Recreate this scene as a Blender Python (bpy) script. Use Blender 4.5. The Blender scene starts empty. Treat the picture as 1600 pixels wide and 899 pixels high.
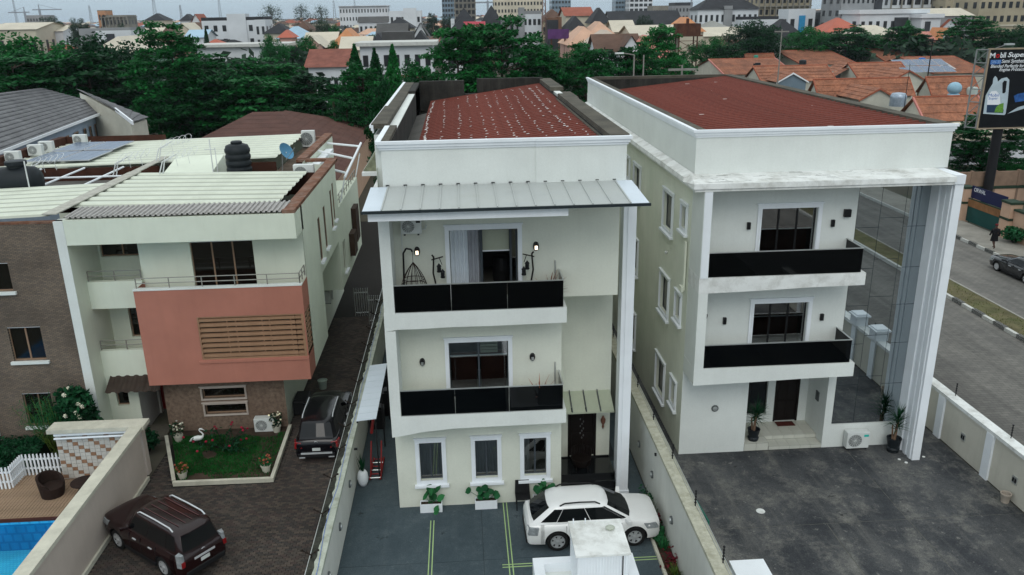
import bpy, bmesh, math, random
from mathutils import Vector, Matrix, noise
rad = math.radians
random.seed(7)
scene = bpy.context.scene
COL = scene.collection

# ---------------------------------------------------------------- camera
H = 17.0
F_PX, YAW, PITCH, ROLL = 1277.05, 0.0590014, 0.3243475, 0.0168708
def cam_axes():
    cy, sy, cp, sp = math.cos(YAW), math.sin(YAW), math.cos(PITCH), math.sin(PITCH)
    f = Vector((sy*cp, cy*cp, -sp)); r = Vector((cy, -sy, 0)); d = f.cross(r)
    cr, sr = math.cos(ROLL), math.sin(ROLL)
    return cr*r + sr*d, -sr*r + cr*d, f
CR, CD, CF = cam_axes()
cam_data = bpy.data.cameras.new('camera'); cam = bpy.data.objects.new('camera', cam_data); COL.objects.link(cam)
m = Matrix.Identity(4)
for i in range(3):
    m[i][0] = CR[i]; m[i][1] = -CD[i]; m[i][2] = -CF[i]
m.translation = (0, 0, H)
cam.matrix_world = m
cam_data.sensor_width = 36; cam_data.lens = F_PX/1600*36; cam_data.clip_start = .5; cam_data.clip_end = 9000
scene.camera = cam

# ---------------------------------------------------------------- sky, sun, exposure
SUN_EL, SUN_AZ = rad(42), rad(186)      # azimuth clockwise from +Y: behind the camera, a little to the left
world = bpy.data.worlds.new('World'); scene.world = world; world.use_nodes = True
wn = world.node_tree.nodes; wl = world.node_tree.links
sky = wn.new('ShaderNodeTexSky'); sky.sky_type = 'NISHITA'; sky.sun_disc = False
sky.sun_elevation = SUN_EL; sky.sun_rotation = SUN_AZ; sky.altitude = 0
sky.air_density = 1.0; sky.dust_density = 0.4; sky.ozone_density = 2.0
# even cloud layer over the clear sky: grey-blue at the horizon, brighter overhead (as an overcast sky is)
tcw = wn.new('ShaderNodeTexCoord'); spw = wn.new('ShaderNodeSeparateXYZ'); wl.new(tcw.outputs['Generated'], spw.inputs[0])
crw = wn.new('ShaderNodeValToRGB'); crw.color_ramp.elements[0].position = 0.0; crw.color_ramp.elements[1].position = 1.0
crw.color_ramp.elements[0].color = (2.25/8, 3.10/8, 3.92/8, 1); crw.color_ramp.elements[1].color = (7.3/8, 7.9/8, 7.9/8, 1); e3 = crw.color_ramp.elements.new(.32); e3.color = (6.3/8, 6.9/8, 7.1/8, 1); wl.new(spw.outputs[2], crw.inputs[0])
mlw = wn.new('ShaderNodeMix'); mlw.data_type = 'RGBA'; mlw.blend_type = 'MULTIPLY'; mlw.inputs[0].default_value = 1; mlw.inputs[7].default_value = (8, 8, 8, 1); wl.new(crw.outputs[0], mlw.inputs[6])
mxw = wn.new('ShaderNodeMix'); mxw.data_type = 'RGBA'; mxw.inputs[0].default_value = 0.9; wl.new(sky.outputs[0], mxw.inputs[6]); wl.new(mlw.outputs[2], mxw.inputs[7])
wl.new(mxw.outputs[2], wn['Background'].inputs[0]); wn['Background'].inputs[1].default_value = 0.14
sd = bpy.data.lights.new('sun', 'SUN'); sd.energy = 0.6; sd.angle = rad(28); sd.color = (1, .965, .90)
sun = bpy.data.objects.new('sun', sd); COL.objects.link(sun)
sun_from = Vector((math.sin(SUN_AZ)*math.cos(SUN_EL), math.cos(SUN_AZ)*math.cos(SUN_EL), math.sin(SUN_EL)))
sun.rotation_euler = (-sun_from).to_track_quat('-Z', 'Y').to_euler()
sun.location = sun_from*60
vs = scene.view_settings
vs.view_transform = 'Standard'; vs.look = 'None'; vs.gamma = 1; vs.use_curve_mapping = False; vs.exposure = 0.2
scene.cycles.max_bounces = 8; scene.cycles.diffuse_bounces = 6; scene.cycles.use_denoising = True; scene.cycles.transparent_max_bounces = 12

# ---------------------------------------------------------------- helpers
def ray(px, py):
    return CR*(px-800) + CD*(py-449.5) + CF*F_PX
def onz(px, py, z=0.0):
    d = ray(px, py); return Vector((0, 0, H)) + d*((z-H)/d.z)
def ony(px, py, Y):
    d = ray(px, py); return Vector((0, 0, H)) + d*(Y/d.y)
def onx(px, py, X):
    d = ray(px, py); return Vector((0, 0, H)) + d*(X/d.x)

ORG = {}
def V(*a): return Vector(a)
ZUP = V(0, 0, 1)
def tag(o, label=None, cat=None, group=None, kind=None):
    if label: o['label'] = label
    if cat: o['category'] = cat
    if group: o['group'] = group
    if kind: o['kind'] = kind
    return o
def thing(name, label, cat, loc=(0, 0, 0), group=None):
    o = bpy.data.objects.new(name, None); COL.objects.link(o); o.location = loc; o.empty_display_size = .2
    ORG[o.name] = Vector(loc)
    return tag(o, label, cat, group)
def place(o, loc, rz=0, s=1):
    o.location = loc; o.rotation_euler = (0, 0, rz); o.scale = (s, s, s) if not hasattr(s, '__len__') else s
    return o
KIDS = {}
def copy_tree(o, parent=None, depth=0):
    c = o.copy(); COL.objects.link(c)
    if parent: c.parent = parent
    for ch in KIDS.get(o.name, []):
        copy_tree(ch, c, depth+1)
    return c
def dup(o, loc, rz=0, s=1, label=None, group=None):
    c = copy_tree(o); place(c, loc, rz, s)
    if label: c['label'] = label
    if group: c['group'] = group
    return c
def adopt(o, parent):
    o.parent = parent; KIDS.setdefault(parent.name, []).append(o); return o

class MB:
    def __init__(s): s.v = []; s.f = []; s.mi = []; s.c = 0
    def mat(s, i): s.c = i; return s
    def face(s, *pts):
        i = len(s.v); s.v += [tuple(p) for p in pts]; s.f.append(tuple(range(i, i+len(pts)))); s.mi.append(s.c); return s
    def raw(s, vs_, fs):
        i = len(s.v); s.v += [tuple(p) for p in vs_]
        for f in fs: s.f.append(tuple(k+i for k in f)); s.mi.append(s.c)
        return s
    def box(s, x0, x1, y0, y1, z0, z1):
        return s.raw([(x0,y0,z0),(x1,y0,z0),(x1,y1,z0),(x0,y1,z0),(x0,y0,z1),(x1,y0,z1),(x1,y1,z1),(x0,y1,z1)],
                     [(0,3,2,1),(4,5,6,7),(0,1,5,4),(1,2,6,5),(2,3,7,6),(3,0,4,7)])
    def obox(s, fr, a0, a1, b0, b1, c0, c1):
        P = fr.p
        pts = [P(a,b,c) for c in (c0,c1) for b in (b0,b1) for a in (a0,a1)]
        return s.raw(pts, [(0,1,3,2),(4,6,7,5),(0,4,5,1),(2,3,7,6),(0,2,6,4),(1,5,7,3)])
    def prism(s, poly, axis, a, b):
        def P(p, t):
            return (t, p[0], p[1]) if axis == 'x' else ((p[0], t, p[1]) if axis == 'y' else (p[0], p[1], t))
        n = len(poly); vs_ = [P(p, a) for p in poly] + [P(p, b) for p in poly]
        fs = [tuple(range(n)), tuple(range(2*n-1, n-1, -1))] + [((i+1) % n, i, i+n, (i+1) % n+n) for i in range(n)]
        return s.raw(vs_, fs)
    def hexa(s, bottom, top):
        return s.raw(list(bottom)+list(top), [(0,3,2,1),(4,5,6,7),(0,1,5,4),(1,2,6,5),(2,3,7,6),(3,0,4,7)])
    def tube(s, p0, p1, r0, r1=None, n=8, caps=True):
        p0 = Vector(p0); p1 = Vector(p1); r1 = r0 if r1 is None else r1
        d = (p1-p0).normalized(); a = d.orthogonal().normalized(); b = d.cross(a)
        vs_ = []
        for p, r in ((p0, r0), (p1, r1)):
            for k in range(n):
                t = 2*math.pi*k/n; vs_.append(p + a*(r*math.cos(t)) + b*(r*math.sin(t)))
        fs = [(k, (k+1) % n, (k+1) % n+n, k+n) for k in range(n)]
        if caps: fs += [tuple(range(n-1, -1, -1)), tuple(range(n, 2*n))]
        return s.raw(vs_, fs)
    def path(s, pts, r, n=6):
        for a, b in zip(pts, pts[1:]): s.tube(a, b, r, r, n)
        return s
    def lathe(s, c, prof, n=20, axis='z', caps=True):
        c = Vector(c); vs_ = []; m_ = len(prof)
        for r, h in prof:
            for k in range(n):
                t = 2*math.pi*k/n
                if axis == 'z': q = V(r*math.cos(t), r*math.sin(t), h)
                elif axis == 'y': q = V(r*math.cos(t), h, r*math.sin(t))
                else: q = V(h, r*math.cos(t), r*math.sin(t))
                vs_.append(c+q)
        fs = []
        for j in range(m_-1):
            for k in range(n):
                f = (j*n+k, j*n+(k+1) % n, (j+1)*n+(k+1) % n, (j+1)*n+k)
                fs.append(f if axis != 'y' else f[::-1])
        if caps:
            fs.append(tuple(range(n-1, -1, -1))); fs.append(tuple((m_-1)*n+k for k in range(n)))
        return s.raw(vs_, fs)
    def ball(s, c, rx, ry, rz, n=10, m_=6):
        prof = [(math.sin(math.pi*j/m_), -math.cos(math.pi*j/m_)) for j in range(m_+1)]
        vs_ = []; c = Vector(c)
        for r, h in prof:
            for k in range(n):
                t = 2*math.pi*k/n; vs_.append(c+V(rx*max(r,.001)*math.cos(t), ry*max(r,.001)*math.sin(t), rz*h))
        fs = [(j*n+k, j*n+(k+1) % n, (j+1)*n+(k+1) % n, (j+1)*n+k) for j in range(m_) for k in range(n)]
        return s.raw(vs_, fs)
    def wall(s, fr, W, Z0, Z1, t, ops):
        """front skin of a wall in frame fr with rectangular openings (a0,a1,b0,b1) and reveals of depth t"""
        xs = sorted({0, W} | {v for o in ops for v in o[:2]}); zs = sorted({Z0, Z1} | {v for o in ops for v in o[2:4]})
        for i in range(len(xs)-1):
            for j in range(len(zs)-1):
                cx, cz = (xs[i]+xs[i+1])/2, (zs[j]+zs[j+1])/2
                if any(o[0] < cx < o[1] and o[2] < cz < o[3] for o in ops): continue
                s.face(fr.p(xs[i],zs[j],0), fr.p(xs[i+1],zs[j],0), fr.p(xs[i+1],zs[j+1],0), fr.p(xs[i],zs[j+1],0))
        for a0, a1, b0, b1 in [o[:4] for o in ops]:
            P = fr.p
            s.face(P(a0,b0,0),P(a0,b1,0),P(a0,b1,-t),P(a0,b0,-t)); s.face(P(a1,b1,0),P(a1,b0,0),P(a1,b0,-t),P(a1,b1,-t))
            s.face(P(a0,b1,0),P(a1,b1,0),P(a1,b1,-t),P(a0,b1,-t)); s.face(P(a1,b0,0),P(a0,b0,0),P(a0,b0,-t),P(a1,b0,-t))
        return s
    def mesh(s, name, mats, org=V(0,0,0), smooth=False):
        me = bpy.data.meshes.new(name)
        me.from_pydata([(v[0]-org.x, v[1]-org.y, v[2]-org.z) for v in s.v], [], s.f)
        for mm in (mats if isinstance(mats, (list, tuple)) else [mats]): me.materials.append(mm)
        me.polygons.foreach_set('material_index', s.mi)
        if smooth:
            me.polygons.foreach_set('use_smooth', [True]*len(me.polygons))
            if smooth is not True: me.set_sharp_from_angle(angle=rad(smooth))
        me.update(); return me
    def build(s, name, mats, parent=None, smooth=False, org=None, bevel=0, weld=False):
        if parent is not None: org = ORG[parent.name]
        elif org is None:
            xs = [v[0] for v in s.v]; ys = [v[1] for v in s.v]; zs = [v[2] for v in s.v]
            org = V((min(xs)+max(xs))/2, (min(ys)+max(ys))/2, min(zs))
        org = Vector(org)
        me = s.mesh(name, mats, org, smooth)
        if weld:
            b = bmesh.new(); b.from_mesh(me); bmesh.ops.remove_doubles(b, verts=b.verts, dist=1e-4)
            bmesh.ops.recalc_face_normals(b, faces=b.faces); b.to_mesh(me); b.free()
            if smooth and smooth is not True: me.set_sharp_from_angle(angle=rad(smooth))
        o = bpy.data.objects.new(name, me); COL.objects.link(o); ORG[o.name] = org
        if parent is not None: adopt(o, parent)
        else: o.location = org
        if bevel:
            bm_ = o.modifiers.new('bevel', 'BEVEL'); bm_.width = bevel; bm_.segments = 2; bm_.limit_method = 'ANGLE'; bm_.angle_limit = rad(40)
        return o
class Frame:
    """a: along u, b: up, c: outward along n"""
    def __init__(s, o, u, n): s.o = Vector(o); s.u = Vector(u); s.n = Vector(n)
    def p(s, a, b, c=0): return s.o + s.u*a + ZUP*b + s.n*c
def share(src, name, parent, loc):
    """another piece with the same mesh data"""
    o = bpy.data.objects.new(name, src.data); COL.objects.link(o); adopt(o, parent); o.location = loc; ORG[o.name] = ORG[parent.name]; return o

# ---------------------------------------------------------------- materials
MATS = {}
def nt(name):
    mt = bpy.data.materials.new(name); mt.use_nodes = True
    return mt, mt.node_tree.nodes, mt.node_tree.links, mt.node_tree.nodes['Principled BSDF']
def N(nodes, t, **kw):
    n = nodes.new(t)
    for k, v in kw.items():
        if k in n.inputs: n.inputs[k].default_value = v
        else: setattr(n, k, v)
    return n
def mixc(nodes, links, fac, a, b, mode='MIX'):
    mx = nodes.new('ShaderNodeMix'); mx.data_type = 'RGBA'; mx.blend_type = mode
    def put(i, v):
        if hasattr(v, 'links'): links.new(v, mx.inputs[i])
        else: mx.inputs[i].default_value = v if not isinstance(v, tuple) else (*v, 1)[:4]
    put(0, fac); put(6, a); put(7, b)
    return mx.outputs[2]
def ramp(nodes, links, src, p0, p1, c0=(0,0,0), c1=(1,1,1)):
    r = nodes.new('ShaderNodeValToRGB'); r.color_ramp.elements[0].position = p0; r.color_ramp.elements[1].position = p1
    r.color_ramp.elements[0].color = (*c0, 1); r.color_ramp.elements[1].color = (*c1, 1); links.new(src, r.inputs[0]); return r.outputs[0]
def mat(name, col, rough=.7, var=.12, scale=1.5, bump=0, bscale=40, metal=0, spec=.2, streak=0, streakcol=None, blot=0, blotcol=(.05,.05,.045), blotscale=.6, coat=0, fine=0):
    mt, ns, ls, bs = nt(name)
    tc = ns.new('ShaderNodeTexCoord')
    n1 = N(ns, 'ShaderNodeTexNoise', Scale=scale, Detail=5, Roughness=.6); ls.new(tc.outputs['Object'], n1.inputs[0])
    lo = tuple(c*(1-var) for c in col); hi = tuple(min(1, c*(1+var)) for c in col)
    out = ramp(ns, ls, n1.outputs[0], .3, .7, lo, hi)
    if fine:
        n5 = N(ns, 'ShaderNodeTexNoise', Scale=scale*22, Detail=3); ls.new(tc.outputs['Object'], n5.inputs[0])
        out = mixc(ns, ls, 1.0, out, ramp(ns, ls, n5.outputs[0], .3, .7, (1-fine,)*3, (1+fine*.6,)*3), 'MULTIPLY')
    if streak:
        mp = N(ns, 'ShaderNodeMapping'); mp.inputs['Scale'].default_value = (3.2, 3.2, .18); ls.new(tc.outputs['Object'], mp.inputs[0])
        n2 = N(ns, 'ShaderNodeTexNoise', Scale=1.6, Detail=6, Roughness=.7); ls.new(mp.outputs[0], n2.inputs[0])
        k = ramp(ns, ls, n2.outputs[0], .48, .8, (0,0,0), (streak,)*3)
        out = mixc(ns, ls, k, out, streakcol or tuple(c*.55 for c in col))
    if blot:
        n3 = N(ns, 'ShaderNodeTexNoise', Scale=blotscale, Detail=8, Roughness=.72); ls.new(tc.outputs['Object'], n3.inputs[0])
        k = ramp(ns, ls, n3.outputs[0], .46, .66, (0,0,0), (blot,)*3)
        out = mixc(ns, ls, k, out, blotcol)
    ls.new(out, bs.inputs['Base Color'])
    bs.inputs['Roughness'].default_value = rough; bs.inputs['Metallic'].default_value = metal
    bs.inputs['Specular IOR Level'].default_value = spec
    if coat: bs.inputs['Coat Weight'].default_value = coat; bs.inputs['Coat Roughness'].default_value = .06
    if bump:
        n4 = N(ns, 'ShaderNodeTexNoise', Scale=bscale, Detail=4); ls.new(tc.outputs['Object'], n4.inputs[0])
        bp = N(ns, 'ShaderNodeBump', Strength=bump, Distance=.02); ls.new(n4.outputs[0], bp.inputs['Height']); ls.new(bp.outputs[0], bs.inputs['Normal'])
    MATS[name] = mt
    return mt
def glassmat(name, tint, fres=.5, rough=.02, keep=.25):
    """see-through pane: mostly transparent with a mirror share that rises at grazing angles"""
    mt, ns, ls, bs = nt(name); ns.remove(bs)
    tr = N(ns, 'ShaderNodeBsdfTransparent', Color=(*tint, 1)); gl = N(ns, 'ShaderNodeBsdfGlossy', Color=(1,1,1,1), Roughness=rough)
    fr = N(ns, 'ShaderNodeFresnel', IOR=1.6); mr = N(ns, 'ShaderNodeMapRange'); mr.inputs[1].default_value = 0; mr.inputs[2].default_value = 1; mr.inputs[3].default_value = keep; mr.inputs[4].default_value = 1
    ls.new(fr.outputs[0], mr.inputs[0]); mx = ns.new('ShaderNodeMixShader'); ls.new(mr.outputs[0], mx.inputs[0]); ls.new(tr.outputs[0], mx.inputs[1]); ls.new(gl.outputs[0], mx.inputs[2])
    ls.new(mx.outputs[0], ns['Material Output'].inputs[0]); MATS[name] = mt; return mt
def emis(name, col, s):
    mt, ns, ls, bs = nt(name); bs.inputs['Emission Color'].default_value = (*col, 1); bs.inputs['Emission Strength'].default_value = s; return mt

WALL = mat('wall_cream', (.67,.685,.595), .75, .05, .7, bump=.05, streak=.13, streakcol=(.47,.47,.39), fine=.03)
WALLR = mat('wall_cream_weathered', (.74,.755,.65), .8, .07, .6, bump=.08, streak=.22, streakcol=(.42,.40,.31), blot=.25, blotcol=(.46,.56,.40), blotscale=.35)
WALLF = mat('wall_white', (.68,.705,.675), .75, .05, .7, bump=.05, streak=.13, streakcol=(.47,.47,.42), fine=.03)
WHITE = mat('white_paint', (.78,.81,.84), .5, .04, 1.2, streak=.12, streakcol=(.5,.5,.48))
WHITEW = mat('white_paint_worn', (.74,.75,.73), .6, .06, 2, blot=.55, blotcol=(.30,.29,.25), blotscale=1.3)
WGREEN = mat('wall_pale_green', (.67,.71,.60), .8, .06, .7, bump=.05, streak=.14, streakcol=(.40,.44,.33))
CONC = mat('mossy_concrete', (.105,.095,.075), .95, .35, 1.8, bump=.4, bscale=18, blot=.7, blotcol=(.025,.025,.022), blotscale=.9, fine=.3)
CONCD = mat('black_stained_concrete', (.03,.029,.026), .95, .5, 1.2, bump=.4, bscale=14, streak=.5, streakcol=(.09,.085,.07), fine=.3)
REDROOF = mat('red_metal_roof', (.165,.048,.036), .75, .25, .5, fine=.25, streak=0, blot=.6, blotcol=(.095,.036,.029), blotscale=1.0, spec=.06)
GREYSHEET = mat('grey_metal_sheet', (.085,.08,.072), .7, .25, 1, fine=.3)
SEAL = mat('white_sealant', (.55,.52,.50), .7, .05)
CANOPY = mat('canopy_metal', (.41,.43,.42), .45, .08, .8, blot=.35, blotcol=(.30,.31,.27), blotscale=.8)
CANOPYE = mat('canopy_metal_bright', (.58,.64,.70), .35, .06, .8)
DARKTRIM = mat('dark_gutter', (.02,.028,.032), .5)
FRAME = mat('grey_aluminium', (.055,.065,.075), .4, .1)
BLACKGL = mat('black_glass', (.001,.0015,.002), .02, .1, spec=.16)
CHROME = mat('steel_rail', (.55,.57,.56), .3, .05, metal=.7)
PANE = glassmat('window_glass', (.62,.68,.68), keep=.10)
PANED = mat('dark_glass', (.006,.009,.011), .04, .1, spec=.6)
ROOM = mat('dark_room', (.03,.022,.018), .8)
ROOMF = mat('room_floor', (.25,.24,.2), .4)
CURTW = mat('curtain_white', (.62,.66,.70), .85, .05)
CURTG = mat('curtain_grey', (.22,.23,.25), .85, .1)
SHADE = mat('roman_blind', (.36,.38,.30), .85, .1)
BLACKM = mat('black_metal', (.012,.012,.013), .45, .1)
WOODD = mat('dark_wood', (.009,.006,.005), .5, .2, 4)
ACW = mat('ac_white', (.62,.64,.62), .5, .05)
ACG = mat('ac_grille', (.10,.11,.11), .6)
TEAL = mat('ac_sticker', (.02,.45,.38), .5)
def yardmat(name, base, light, dark, amt=.75, fine=.35, tyre=.35):
    mt, ns, ls, bs = nt(name); tc = ns.new('ShaderNodeTexCoord')
    def nz(sc, det=8, ro=.7, src=None):
        n = N(ns, 'ShaderNodeTexNoise', Scale=sc, Detail=det, Roughness=ro); ls.new(src or tc.outputs['Object'], n.inputs[0]); return n.outputs[0]
    out = mixc(ns, ls, ramp(ns, ls, nz(.42,9,.72), .40, .60), dark, base)
    out = mixc(ns, ls, ramp(ns, ls, nz(.9,10,.75), .50, .66, (0,0,0), (amt,)*3), out, light)
    out = mixc(ns, ls, ramp(ns, ls, nz(3.3,8,.7), .60, .68, (0,0,0), (amt*.9,)*3), out, tuple(c*1.35 for c in light))
    mp = N(ns, 'ShaderNodeMapping'); mp.inputs['Scale'].default_value = (2.2,.16,1); mp.inputs['Rotation'].default_value = (0,0,.12); ls.new(tc.outputs['Object'], mp.inputs[0])
    out = mixc(ns, ls, ramp(ns, ls, nz(1.1,6,.6,mp.outputs[0]), .52, .70, (0,0,0), (tyre,)*3), out, light)
    out = mixc(ns, ls, ramp(ns, ls, nz(1.7,7,.7), .62, .70, (0,0,0), (.8,)*3), out, tuple(c*.35 for c in dark))
    f_ = nz(26,4,.6); out = mixc(ns, ls, 1.0, out, ramp(ns, ls, f_, .3, .7, (1-fine,)*3, (1+fine,)*3), 'MULTIPLY')
    bs.inputs['Specular IOR Level'].default_value = .15; ls.new(out, bs.inputs['Base Color']); ls.new(ramp(ns, ls, nz(1.2), .3, .7, (.5,.5,.5), (.9,.9,.9)), bs.inputs['Roughness'])
    bp = N(ns, 'ShaderNodeBump', Strength=.25, Distance=.02); ls.new(f_, bp.inputs['Height']); ls.new(bp.outputs[0], bs.inputs['Normal']); MATS[name] = mt; return mt
ASPH = yardmat('dark_yard_concrete', (.080,.082,.084), (.175,.170,.155), (.036,.039,.044), .85)
BLUEC = yardmat('blue_asphalt', (.066,.089,.101), (.125,.147,.158), (.048,.067,.078), .35, .22, .15)
ROADM = mat('road_concrete', (.155,.148,.138), .85, .14, .25, bump=.15, bscale=20, fine=.15, blot=.25, blotcol=(.10,.098,.092), blotscale=.25)
LINE = mat('green_line_paint', (.36,.50,.22), .7, .1)
GROUND = mat('earth_ground', (.085,.075,.058), .95, .35, .06, blot=.6, blotcol=(.03,.055,.025), blotscale=.035)
WALLB = mat('boundary_wall_white', (.60,.605,.56), .8, .07, .9, bump=.08, streak=.22, streakcol=(.36,.35,.30))
CAPM = mat('wall_cap_mossy', (.46,.49,.42), .9, .16, 3, bump=.2, bscale=25, blot=.6, blotcol=(.20,.215,.14), blotscale=2.2, fine=.3)
TERRA = mat('terracotta_render', (.40,.165,.120), .85, .08, .8, bump=.05, streak=.22, streakcol=(.28,.12,.09))
BEIGEW = mat('beige_wall', (.50,.43,.375), .85, .06, .9, streak=.2, streakcol=(.36,.31,.27))
CAPB = mat('cream_coping', (.55,.53,.44), .85, .1, 2.5, blot=.4, blotcol=(.33,.32,.26), blotscale=1.5)
CREAMR = mat('cream_roof_metal', (.60,.63,.53), .5, .07, .6, blot=.35, blotcol=(.42,.44,.36), blotscale=.7)
RUSTC = mat('rusty_coping', (.17,.075,.045), .9, .3, 2, blot=.5, blotcol=(.30,.24,.2), blotscale=2.5, fine=.2)
BROWNIN = mat('brown_inner_wall', (.055,.022,.014), .9, .3, 1.5)
CORR = mat('grey_corrugated', (.36,.345,.33), .6, .15, 2, blot=.4, blotcol=(.2,.18,.165), blotscale=3)
BRZ = mat('bronze_frame', (.27,.175,.115), .5, .1)
LOUV = mat('louvre_brown', (.30,.175,.105), .6, .12, 3)
REDDOOR = mat('red_door', (.15,.008,.008), .5)
TANKB = mat('black_plastic', (.014,.018,.021), .5, .2)
SOLAR = mat('solar_cell', (.055,.095,.17), .22, .15, 2, spec=.6)
SOLARF = mat('solar_frame', (.45,.47,.5), .4)
BLUEDISH = mat('blue_dish', (.10,.27,.43), .5)
SOILM = mat('soil', (.045,.03,.02), .95, .3, 5, bump=.4)
# ================================================================ SETTING
def struct(mb, name, mats, **k):
    return tag(mb.build(name, mats, **k), kind='structure')
PX0, PX1, PY0, PY1 = -24.0, -12.98, 10.0, 26.36          # pool basin
g = MB(); B = 5000
for x0, x1, y0, y1 in ((-B, PX0, -1500, 6500), (PX1, B, -1500, 6500), (PX0, PX1, -1500, PY0), (PX0, PX1, PY1, 6500)):
    g.face((x0,y0,-.04),(x1,y0,-.04),(x1,y1,-.04),(x0,y1,-.04))
struct(g, 'ground', GROUND, org=(0,0,-.04))

# ---- middle yard: blue-grey slabs with painted bay lines
yard = struct(MB().box(-4.46, 6.44, 8, 50, -.30, -.012), 'middle_yard', mat('yard_joint', (.03,.036,.04), .9))
for x0, x1, y0, y1 in ((-4.45,-2.75,26.0,50),(-4.45,.25,22.6,25.99),(-4.45,.25,8,22.585),(.265,6.42,8,22.585),(.265,6.42,22.6,25.99),(5.75,6.42,26.0,50),(-2.735,5.735,26.0,28.4)):
    MB().box(x0, x1, y0, y1, -.1, 0).build('concrete_slab', BLUEC, yard)
for x0, x1, y0, y1 in ((-1.56,-1.525,18,24.95),(-1.45,-1.415,18,24.95),(1.05,1.085,16,25.84),(1.17,1.205,16,25.84),(.85,6.1,22.14,22.175),(.85,6.1,22.27,22.305)):
    z = .004 if x1-x0 < 1 else .008
    MB().box(x0, x1, y0, y1, .0005, z).build('bay_line', LINE, yard)

# ---- right yard: stained slabs with pale joints
yardr = struct(MB().box(6.86, 19.31, 8, 28.64, -.30, -.008), 'right_yard', mat('pale_joint', (.15,.145,.125), .95, .4, 4))
for x0, x1, y0, y1 in ((6.88,15.10,23.585,28.63),(15.125,19.3,23.585,28.63),(6.88,12.2,8,23.56),(12.225,15.10,8,23.56),(15.125,19.3,8,23.56)):
    MB().box(x0, x1, y0, y1, -.1, 0).build('concrete_slab', ASPH, yardr)
struct(MB().box(6.86, 8.6, 28.64, 60, -.3, -.004), 'side_passage', ASPH)
struct(MB().box(17.5, 19.31, 28.65, 60, -.3, -.004), 'side_path', ASPH)
for c in ((17.0,27.2),(16.85,27.45),(17.55,27.7),(17.9,27.55)):
    tag(MB().lathe((c[0],c[1],.0), [(random.uniform(.05,.10),0),(.06,.02),(.02,.03)], 7).build('plaster_fragment', WHITEW),
        '%s pale crumb of fallen plaster at the foot of the tall fluted column' % {17.0:'nearest',16.85:'leftmost',17.55:'second from right',17.9:'rightmost'}[c[0]], 'rubble', 'plaster crumbs by the column')

# ---- left driveway: interlocking pavers
drive = struct(MB().box(-12.62, -4.88, 8, 70, -.35, -.028), 'driveway', mat('paver_joint', (.022,.02,.018), .95))
PAVE = []
for k, c in enumerate(((.105,.088,.075),(.080,.068,.060),(.125,.10,.083),(.068,.060,.055),(.095,.072,.064))):
    c = tuple(v*.72 for v in c); PAVE.append(mat('paver_%d' % k, c, .92, .25, 1.4, bump=.3, bscale=60, blot=.6, blotcol=tuple(v*.45 for v in c), blotscale=.35))
pv = MB(); rnd = random.Random(3)
def in_garden(x, y):
    return 28.0 < y < 32.45 and x < -7.7 and x > -11.55 - (y-28.1)*.41
y = 16.0; row = 0
while y < 46:
    x = -12.58 + (.105 if row % 2 else 0)
    while x < -4.95:
        if not in_garden(x+.1, y+.05) and not (y > 32.4 and x < -8.0):
            dz = rnd.uniform(-.004, .004); pv.mat(rnd.randrange(5)); d = .2; w = .098
            a = [(x,y,dz-.02),(x+d,y,dz-.02),(x+d,y+w,dz-.02),(x,y+w,dz-.02)]
            b = [(x+.006,y+.006,dz),(x+d-.006,y+.006,dz),(x+d-.006,y+w-.006,dz),(x+.006,y+w-.006,dz)]
            pv.raw(a+b, [(4,5,6,7),(0,1,5,4),(1,2,6,5),(2,3,7,6),(3,0,4,7)])
        x += .21
    y += .105; row += 1
tag(pv.build('paver', PAVE, drive), kind='stuff')

def brickroad(name, c1, c2, mortar, w, h):
    mt, ns, ls, bs = nt(name); tc = ns.new('ShaderNodeTexCoord'); br = N(ns, 'ShaderNodeTexBrick')
    for k, c in (('Color1',c1),('Color2',c2),('Mortar',mortar)): br.inputs[k].default_value = (*c,1)
    br.inputs['Scale'].default_value = 1; br.inputs['Brick Width'].default_value = w; br.inputs['Row Height'].default_value = h; br.inputs['Mortar Size'].default_value = .012
    ls.new(tc.outputs['Object'], br.inputs[0])
    n1 = N(ns,'ShaderNodeTexNoise',Scale=.25,Detail=8,Roughness=.7); ls.new(tc.outputs['Object'],n1.inputs[0]); mp = N(ns,'ShaderNodeMapping'); mp.inputs['Scale'].default_value = (1.3,.05,1); ls.new(tc.outputs['Object'],mp.inputs[0])
    n2 = N(ns,'ShaderNodeTexNoise',Scale=1.2,Detail=5); ls.new(mp.outputs[0],n2.inputs[0])
    out = mixc(ns,ls,1,br.outputs[0],ramp(ns,ls,n1.outputs[0],.3,.7,(.72,.72,.72),(1.25,1.24,1.2)),'MULTIPLY'); out = mixc(ns,ls,1,out,ramp(ns,ls,n2.outputs[0],.35,.65,(.80,.80,.80),(1.15,1.15,1.15)),'MULTIPLY')
    ls.new(out,bs.inputs['Base Color']); bs.inputs['Roughness'].default_value = .9; MATS[name] = mt; return mt
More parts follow.
